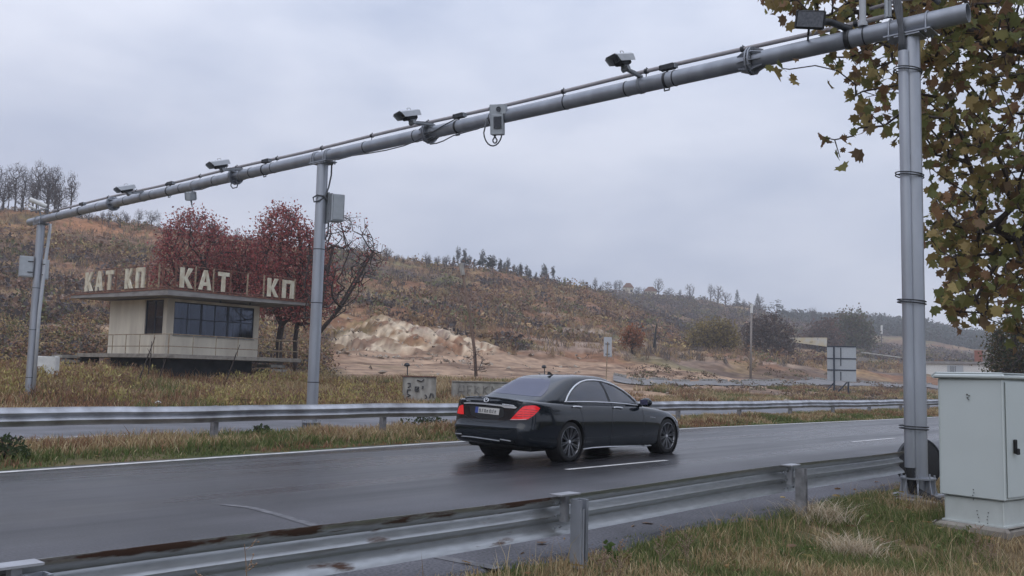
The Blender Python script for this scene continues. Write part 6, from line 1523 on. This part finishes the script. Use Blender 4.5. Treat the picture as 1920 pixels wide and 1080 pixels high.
px_tree('red_tree', 440, 61, [([(395, 570), (400, 470), (430, 445), (465, 440), (500, 460), (515, 560)], 1)], 760, RED+[(.16, .08, .07)], 'low red leaved tree above the roof between the two taller red trees', G_, stems=[[(442, 620, 0), (445, 560, 0), (448, 510, 0)], [2, (420, 500, .5)], [2, (480, 500, -.5)]], lpt=9)
px_tree('red_tree', 525, 57, [([(470, 590), (478, 480), (485, 420), (515, 385), (545, 388), (575, 420), (612, 450), (628, 520), (620, 590), (560, 600), (520, 590)], 1)], 1400, RED, 'tall deep red tree with forked trunks beside the right end of the checkpoint roof', G_, stems=[[(522, 640, 0), (528, 608, 0), (520, 590, 0), (505, 560, 0), (500, 500, .4)], [2, (545, 590, 0), (560, 560, 0), (565, 500, -.5), (560, 430, 0)], [3, (525, 540, .5), (525, 450, .5)]], lpt=9, rmax=.2)
px_tree('bare_tree', 585, 51, [([(560, 600), (575, 470), (610, 420), (650, 398), (690, 410), (722, 460), (725, 490), (690, 530), (660, 580), (620, 600)], 1)], 520, RED+[(.2, .1, .05)], 'nearly bare dark branched tree just right of the middle gantry post', None, stems=[[(582, 680, 0), (585, 640, 0), (598, 590, 0), (610, 530, 0), (625, 460, 0)], [2, (620, 600, .4), (650, 550, .4), (690, 480, .3)], [3, (570, 540, -.4), (580, 480, -.4)], [2, (640, 575, -.6), (668, 530, -.6), (700, 470, -.6)]], lpt=2, leaf=.13, r0=.011, spread=.16)
px_tree('thin_tree', 554, 60, [([(530, 600), (540, 520), (590, 510), (600, 600), (575, 625)], 1)], 120, RED, 'slim dark stemmed tree seen through the balcony railing', None, stems=[[(553, 640, 0), (558, 600, 0), (556, 560, 0)]], lpt=3, r0=.02)
px_tree('small_tree', 891, 72, [([(872, 670), (875, 650), (888, 630), (900, 645), (912, 668), (910, 695), (874, 695)], 1)], 46, [(.16, .10, .07)], 'small leafless sapling at the foot of the leaning pole', None, stems=[[(891, 695, 0), (892, 660, 0)]], lpt=1, leaf=.12, r0=.009)
px_tree('yellow_tree', 1335, 150, [([(1290, 655), (1292, 630), (1315, 610), (1345, 600), (1375, 612), (1385, 640), (1380, 660)], 1)], 420, [(.26, .20, .07), (.20, .15, .06), (.16, .12, .06)], 'yellowing bushy tree on the lower slope right of the burnt trunk', None, stems=[[(1336, 655, 0), (1338, 635, 0)]], lpt=8, leaf=.4, r0=.03, thick=3.5, spread=.6)
px_tree('brown_tree', 1440, 165, [([(1395, 670), (1392, 620), (1420, 590), (1460, 588), (1490, 620), (1492, 665)], 1)], 420, [(.10, .07, .06), (.13, .085, .06), (.075, .06, .06)], 'dark brown thicket tree beside the white topped utility pole', None, stems=[[(1440, 665, 0), (1441, 640, 0)]], lpt=8, leaf=.4, r0=.03, thick=3.5, spread=.6)
px_tree('green_tree', 1595, 300, [([(1562, 650), (1560, 612), (1580, 590), (1605, 585), (1625, 600), (1640, 630), (1635, 655)], 1)], 420, [(.08, .09, .04), (.12, .08, .05), (.10, .10, .045)], 'olive and brown tree behind the big road sign', None, stems=[[(1596, 650, 0), (1598, 625, 0)]], lpt=8, leaf=.8, r0=.05, thick=6, spread=1.1, rmax=.4)
px_tree('autumn_tree', 1545, 270, [([(1505, 665), (1508, 635), (1530, 605), (1560, 600), (1572, 640), (1570, 665)], 1)], 320, [(.14, .075, .055), (.10, .07, .055)], 'russet brown tree rising behind the yellow billboard', None, stems=[[(1540, 660, 0), (1542, 635, 0)]], lpt=8, leaf=.75, r0=.05, thick=5, spread=1.0, rmax=.4)
px_tree('orange_bush', 1185, 118, [([(1165, 645), (1168, 628), (1180, 614), (1195, 618), (1203, 635), (1200, 648)], 1)], 160, [(.30, .11, .05), (.24, .13, .07)], 'small bright orange bush on the slope right of the small sign', None, stems=[[(1185, 650, 0)]], lpt=9, leaf=.28, r0=.02, thick=1.6, spread=.35)
px_tree('edge_tree', 1960, 58, [([(1852, 700), (1850, 650), (1862, 615), (1900, 600), (1990, 600), (1995, 700)], 1)], 700, [(.055, .07, .035), (.10, .08, .04), (.13, .09, .05), (.07, .08, .045)], 'bushy olive tree low behind the electrical cabinet at the right edge', None, stems=[[(1955, 690, 0), (1950, 650, 0)]], lpt=10, leaf=.16, r0=.014, thick=2.2, spread=.25)
# burnt trunk
P = gpt(1227, 122); Y = P[1]; o = thing('burnt_trunk', P, 'short black burnt tree trunk standing on the slope above the terrace', 'trunk')
mb = MB(); mb.tube([atY(1227, 652, Y), atY(1228, 635, Y), atY(1231, 608, Y)], [.25, .16, .07], 7); mb.build('stem', m_black, o)
mb = MB(); mb.tube([atY(1228, 640, Y), atY(1233, 632, Y)], [.1, .05], 5); mb.build('branch', m_black, o)

# prototypes for the skyline
def bare_proto(name, h_, wdt, nt_, seed, label, cat, group, r0=.035, colr=None, leafy=0):
    global rng; keep_ = rng; rng = np.random.default_rng(seed)
    o = thing(name, (0, 0, 0), label, cat, group)
    tr = [np.array([0, 0, -.8]), np.array([.1, 0, h_*.22]), np.array([0, .1, h_*.42]), np.array([-.1, 0, h_*.62])]
    T = []
    while len(T) < nt_:
        p = rng.uniform(-1, 1, 3); 
        if np.linalg.norm(p) < 1 and p[2] > -.75: T.append([p[0]*wdt, p[1]*wdt, h_*.60+p[2]*h_*.42*(1-.25*rng.random())])
    NP, par, cnt, tips = grow(tr, T, .7, .2, .35); V, Fq_ = limbs_mesh(NP, par, cnt, r0, .38, .3, 4); fastmesh('trunk', V, Fq_, 4, m_barkfar, parent=o)
    if leafy or True:
        tp = NP[tips]; K = 5; V, F4, C_ = clumps(tp, np.full(len(tp), .5), np.full(len(tp), .6), np.tile(colr if colr is not None else (.10, .085, .085), (len(tp), 1)), K if not leafy else leafy, np.full(len(tp), .55 if not leafy else .42), up=.6, twig=.07 if not leafy else .45); fastmesh('crown', V, F4, 4, m_scrub, cols=C_, parent=o)
    rng = keep_; return o
def pine_proto(name, h_, wdt, seed, label, cat, group, style):
    global rng; keep_ = rng; rng = np.random.default_rng(seed); o = thing(name, (0, 0, 0), label, cat, group)
    mb = MB(); mb.tube([[0, 0, -1], [.05, 0, h_*.5], [0, 0, h_*.97]], [.22, .15, .05], 6); mb.build('trunk', m_barkfar, o)
    P = []; R_ = []
    if style == 'spruce':
        for z in np.linspace(h_*.12, h_, 15):
            w_ = wdt*(1-(z/h_))**.9+.12
            for a in rng.uniform(0, 6.28, 6): P.append([math.cos(a)*w_*rng.uniform(.35, 1), math.sin(a)*w_*rng.uniform(.35, 1), z-w_*.15]); R_.append(.35+w_*.25)
    elif style == 'round':
        for _ in range(60):
            p = rng.normal(size=3); p /= np.linalg.norm(p); q = rng.random()**.4; P.append([p[0]*wdt*q, p[1]*wdt*q, h_*.66+p[2]*h_*.36*q]); R_.append(.7)
    else:
        for z in np.linspace(h_*rng.uniform(.4, .6), h_*.98, 8):
            for a in rng.uniform(0, 6.28, 2): w_ = wdt*rng.uniform(.05, .8)*(1.15-z/h_); P.append([math.cos(a)*w_, math.sin(a)*w_, z]); R_.append(.20)
    P = np.array(P); R_ = np.array(R_); V, F4, C_ = clumps(P, R_, R_*.7, np.tile((.05, .062, .055), (len(P), 1))*rng.uniform(.7, 1.3, (len(P), 1)), 22, np.full(len(P), .34)); fastmesh('crown', V, F4, 4, m_scrub, cols=C_, parent=o)
    rng = keep_; return o
def row(protos, xs, rfun, scales, label, cat, group, labels=None):
    first = True
    for i, px in enumerate(xs):
        P = gpt(px+(rng.uniform(-8, 8) if labels is None else 0), rfun(px)+rng.uniform(-4, 5)); P[2] -= .1; s = scales[i] if hasattr(scales, '__len__') else rng.uniform(.5, 1.3)*scales
        pr_ = protos[i % len(protos)]; lb = label if labels is None else labels[i]
        if pr_.get('_used') is None:
            pr_['_used'] = 1; pr_.location = P.tolist(); pr_.scale = (s, s, s); pr_.rotation_euler = (0, 0, rng.uniform(0, 6)); pr_['label'] = lb; pr_['category'] = cat; pr_['group'] = group
        else: copy_tree(pr_, P, rng.uniform(0, 6), s, label=lb, category=cat, group=group)
crest = lambda px: float(np.interp(px, [-350, 0, 180, 330, 500, 640, 730, 820, 900, 1000, 1100, 1200], [195, 190, 190, 192, 196, 198, 200, 204, 208, 213, 218, 215]))
bl = [bare_proto('bare_tree', h_, w_, 150, s, 'x', 'tree', 'g', .022) for s, h_, w_ in ((11, 8.2, 1.5), (12, 6.2, 2.2), (13, 7.4, 1.1), (14, 9., 1.8))]
row(bl, [-70, -58, -45, -33, -22, -12, -3, 6, 15, 24, 33, 41, 50, 59, 67, 76, 84, 93, 103], lambda p: crest(p)+2, 1.0, 'tall hazy leafless tree in the clump on the hilltop at the far left', 'tree', 'bare trees at the far left of the hilltop')
bm_ = [bare_proto('bare_tree', h_, w_, 90, s, 'x', 'tree', 'g', .02) for s, h_, w_ in ((21, 5, 1.2), (22, 3.6, 1.9), (23, 4.4, .9))]
row(bm_, [128, 150, 171, 186, 203, 222, 241, 262, 284, 300, 322, 343, 360, 381, 402, 430, 452, 474], lambda p: crest(p)+1, .75, 'small bare tree on the hill crest above the checkpoint building', 'tree', 'small bare trees along the crest above the checkpoint')
bs = [bare_proto('bare_sapling', 3.6, 1.1, 60, s, 'x', 'tree', 'g', .028) for s in (31, 32)]
row(bs, [655, 680, 712, 741, 752, 770, 786, 803, 815, 829, 838, 1062, 1090], lambda p: crest(p), .8, 'small bare sapling on the middle part of the hilltop', 'sapling', 'saplings along the middle hilltop')
pr_ = [bare_proto('thin_pine', 6, w_, 75, s, 'x', 'tree', 'g', .022, (.10, .105, .10), 4) for s, w_ in ((41, .5), (42, .7), (43, .4), (44, .9))]
row(pr_, [846, 852, 858, 868, 876, 905, 911, 917, 922, 927, 934, 939, 945, 950, 957, 962, 968, 973, 979, 985, 990, 997, 1003, 1010, 1017, 1024, 1031], lambda p: crest(p)+2.5, list(rng.uniform(.42, .92, 27)), 'thin dark pine in the row along the top of the middle hill', 'pine tree', 'row of thin pines on the middle hill')
rp = [pine_proto('round_pine', 4.2, 1.9, s, 'x', 'tree', 'g', 'round') for s in (51,)]
row(rp, [866, 912, 894], lambda p: crest(p)+2, [.6, .95, .5], '', 'pine tree', 'rounded pines on the middle hill', ['small rounded dark pine just right of the leaning pole top', 'largest rounded dark pine at the left end of the pine row', 'smallest rounded pine between the pole top and the pine row'])
bf_ = [bare_proto('bare_tree', h_, w_, 130, s, 'x', 'tree', 'g', .04, (.13, .12, .12)) for s, h_, w_ in ((61, 9, 2.4), (62, 7, 3.4), (63, 8.5, 1.6))]
row(bf_, [1092, 1104, 1116, 1128, 1139, 1150, 1161, 1196, 1208, 1238, 1252, 1268, 1290, 1312, 1330, 1348, 1366, 1402, 1432], lambda p: 436, .85, 'hazy bare tree along the far ridge between the houses and the conifers', 'tree', 'bare trees on the far ridge')
row(bf_, [1524], lambda p: 462, [1.15], '', 'tree', 'bare trees on the far ridge', ['broad rounded bare tree standing alone against the sky left of the forest ridge'])
sp1 = [pine_proto('conifer', 9.5, 2.6, 71, 'x', 'tree', 'g', 'spruce')]; sp2 = [pine_proto('conifer', 9.5, 3.6, 72, 'x', 'tree', 'g', 'round')]
row(sp1, [1382, 1421], lambda p: 452, [.86, .8], '', 'conifer', 'conifers on the far ridge', ['broad pointed spruce on the far ridge right of the small houses', 'narrow pointed spruce right of the broader one on the far ridge'])
row(sp2, [1172, 1192, 1436, 1457, 1467, 1482, 1500, 1511, 1548, 1562], lambda p: 456, [.6, .55, .5, .95, .7, .6, .5, .45, .5, .45], '', 'conifer', 'rounded pines on the far ridge',
    ['rounded pine hugging the left side of the orange roofed house', 'rounded pine between the two small houses', 'small round pine just right of the narrow spruce', 'largest round pine on the far ridge', 'round pine touching the largest one on its right', 'lower round pine on the falling ridge', 'small pine left of the broad bare tree', 'smallest pine right beside the broad bare tree', 'small pine right of the broad bare tree', 'last small pine before the forest ridge'])

# dry weeds by the near guardrail and on the verge
def weed(px, py, Y, h_, seed, label, group):
    rr_ = np.random.default_rng(seed); c = atY(px, py, Y); base = np.array([c[0], c[1], tz(c[0], c[1])]); o = thing('dry_weed', base, label, 'weed', group)
    mb = MB(); top = base+np.array([rr_.uniform(-.08, .08), 0, h_]); st = [base+(top-base)*k/8+np.array([.012*math.sin(k*1.3), 0, 0]) for k in range(9)]
    mb.tube(st, list(np.linspace(.0045, .0018, 9)), 5); tw = mb; sd = MB()
    if 'dry_stem' not in bpy.data.materials: mat('dry_stem', (.22, .15, .10), var=.3)
    for k in range(16):
        f_ = rr_.uniform(.35, 1); p = base+(top-base)*f_; a = rr_.uniform(0, 6.28); L_ = rr_.uniform(.05, .17)*(1.3-f_); q = p+np.array([math.cos(a)*L_, math.sin(a)*L_, L_*.8]); tw.tube([p, (p+q)/2-Z3*.01, q], .0018, 4)
        for j in range(4): e = p+(q-p)*(.4+.2*j)+rr_.normal(size=3)*.006; sd.lathe([(.001, -.006), (.005, 0), (.001, .009)], e, rr_.normal(size=3), 5)
    tw.add(sd.v, sd.f); tw.build('stem', bpy.data.materials['dry_stem'], o)
GW = 'tall dry weeds in front of the near guardrail'
for a in ((462, 1010, 4.35, .80, 1, 'tallest dry weed stalk rising above the rusty guardrail at lower left'), (405, 1040, 4.2, .68, 2, 'reddish dry weed leaning at lower left before the rusty rail'), (440, 1060, 4.3, .6, 3, 'short dry weed between the two taller stalks at lower left'), (533, 1060, 4.4, .45, 4, 'thin dry weed stalk right of the tall cluster at lower left'), (1235, 1010, 7.6, .42, 5, 'small thin weed under the rail between the two posts'), (1160, 1030, 7.0, .38, 6, 'small branching weed under the rail nearer the centre post'), (1128, 1030, 6.9, .33, 7, 'small weed just right of the centre guardrail post'), (1290, 1000, 8., .3, 8, 'small weed under the rail farther right toward the second post'), (1825, 960, 9.3, .42, 9, 'dry weed stalk standing against the cabinet base'), (1850, 985, 9.2, .33, 10, 'short dry weed beside the cabinet corner')): weed(*a, GW if a[0] < 600 else None) if a[0] < 600 else weed(*a, 'small weeds near the guardrail and cabinet')
# leafy weeds on the median
for px, py, s_, lb in ((800, 806, .62, 'dark green weedy shrub on the median left of the car'), (8, 866, .42, 'dark green leafy weed on the median at the left frame edge'), (490, 820, .3, 'low green weed on the median near the middle post')):
    v = ray(px, py); c = np.array([0, 0, CH])+v*(-CH)/v[2]; base = np.array([c[0], c[1], tz(c[0], c[1])]); o = thing('leafy_weed', base, lb, 'weed')
    V, F4, C_ = clumps(np.array([base]), np.array([s_]), np.array([s_*.9]), np.array([(.05, .07, .03)]), 420, np.array([.09])); fastmesh('leaves', V, F4, 4, m_leaf, cols=C_, parent=o, origin=base)
    mb = MB()
    for k in range(9): a = k*.7; mb.tube([base, base+np.array([math.cos(a)*s_*.5, math.sin(a)*s_*.5, s_*.8])], .008, 4)
    mb.build('stems', m_bark, o)
# dead stems in front of the building
for k, (xa, ya, xb, yb, r) in enumerate(((262, 697, 291, 632, 41), (278, 690, 284, 640, 41), (425, 700, 450, 646, 42), (300, 694, 312, 670, 41))):
    P = gpt(xa, r); Y = P[1]; o = thing('dead_stalk', P, ['long bent dead stalk leaning before the left balcony', 'thin dead stalk crossing the longest one before the balcony', 'single dead stalk leaning before the front balcony', 'shortest dead stalk at the bank before the balcony'][k], 'stalk', 'dead stalks on the bank before the checkpoint')
    mb = MB(); mb.tube([atY(xa, ya+12, Y), atY((xa+xb)/2+2, (ya+yb)/2, Y), atY(xb, yb, Y)], [.03, .022, .012], 5); mb.build('stem', m_bark, o)
    mb = MB(); mb.tube([atY((xa+xb)/2+2, (ya+yb)/2, Y), atY(xb-8, (ya+yb)/2-12, Y)], [.014, .006], 4); mb.build('twig', m_bark, o)

# fallen plane leaves and broad-leaved rosettes in the grass
n = 420; s_ = rng.uniform(2.5, 17, n); t_ = rng.uniform(-1.5, 5.3, n); s_[330:] = rng.uniform(2, 26, 90); t_[330:] = rng.uniform(14.2, 16.6, 90)
Pf = D_*s_[:, None]+N_*t_[:, None]; Pf[:, 2] = np.where((t_ > 4.9) & (t_ < 14), 0., terrain(Pf[:, 0], Pf[:, 1]))+rng.uniform(.015, .09, n)*np.where(t_ > 4.9, .25, 1)
V, F3, C_ = plane_leaves(Pf, rng.uniform(.06, .15, n), pick([(.36, .22, .10), (.28, .14, .07), (.45, .33, .14), (.20, .12, .07)], n)); c0_ = np.repeat(Pf, len(LEAF)+1, 0); V[:, 2] = c0_[:, 2]+(V[:, 2]-c0_[:, 2])*.25
tag(fastmesh('fallen_leaves', V, F3, 3, m_leaf, cols=C_), kind='stuff')
n = 150; s_ = rng.uniform(2.5, 17, n); t_ = rng.uniform(-1.5, 4.7, n); Pf = D_*s_[:, None]+N_*t_[:, None]; Pf[:, 2] = terrain(Pf[:, 0], Pf[:, 1]); k = ~offcab(Pf) & (np.hypot(s_-GS, t_-4.35) > .6); Pf = Pf[k]; n = len(Pf)
V, F4, C_ = clumps(Pf, rng.uniform(.05, .14, n), rng.uniform(.05, .13, n), pick([(.10, .15, .045), (.15, .19, .07), (.22, .20, .08)], n), 26, np.full(n, .06)); tag(fastmesh('ground_weeds', V, F4, 4, m_leaf, cols=C_), kind='stuff')
# straw tangle by the second post, litter on the far verge
for (px, py, s_, lb) in ((1530, 985, .30, 'bleached straw tangle in the grass right of the second guardrail post'), (1600, 1035, .22, 'smaller bleached straw tangle nearer the camera below the cabinet')):
    v = ray(px, py); c = np.array([0, 0, CH])+v*(-.16-CH)/v[2]; base = np.array([c[0], c[1], tz(c[0], c[1])]); n = 520
    P_ = base+rng.normal(size=(n, 3))*[s_*.6, s_*.6, 0]; P_[:, 2] = base[2]
    V, F3, C_ = blades(P_, rng.uniform(.08, .30, n), rng.uniform(.004, .008, n), rng.uniform(.6, 1.8, n), pick([(.55, .45, .32), (.45, .35, .24), (.62, .54, .42)], n)); o = fastmesh('straw_tangle', V, F3, 3, m_grass, cols=C_, origin=base); tag(o, lb, 'straw')
for k, (px, r, lb) in enumerate(((252, 37.6, 'largest scrap of white litter on the grass beyond the left guardrail'), (266, 37.3, 'small white litter scrap beside the largest scrap'), (300, 37.2, 'crumpled white litter scrap right of the other two on the far verge'), (466, 38.9, 'white litter scrap on the verge left of the middle gantry post'))):
    P = gpt(px, r, .12); mb = MB(); s_ = (.16, .09, .13, .10)[k]
    vv = [P+np.array([math.cos(a)*s_*rr, math.sin(a)*s_*rr*.7, (.03+.05*(i % 2))]) for i, (a, rr) in enumerate(zip(np.linspace(0, 5.6, 7), (1, .7, 1.1, .8, 1.05, .75, .9)))]+[P+Z3*.12]
    mb.add(vv+[P-Z3*.03], [(i, (i+1) % 7, 7) for i in range(7)]+[((i+1) % 7, i, 8) for i in range(7)]); o = mb.build('litter', m_white, None, origin=P); tag(o, lb, 'litter')

# ================================================================== HAZE
mb = MB(); mb.box((0, 0, 40), (1960, 1960, 260), None)
hz_ = bpy.data.materials.new('haze'); hz_.use_nodes = True; t = hz_.node_tree; t.nodes.remove(t.nodes['Principled BSDF']); pv_ = t.nodes.new('ShaderNodeVolumePrincipled'); pv_.inputs['Color'].default_value = (.93, .955, 1, 1); pv_.inputs['Density'].default_value = .0006; pv_.inputs['Anisotropy'].default_value = .2
t.links.new(pv_.outputs[0], t.nodes['Material Output'].inputs['Volume'])
hzo = mb.build('haze', hz_); hzo['kind'] = 'stuff'
for o in bpy.data.objects:
    for k in ('_o', '_used'):
        if k in o: del o[k]
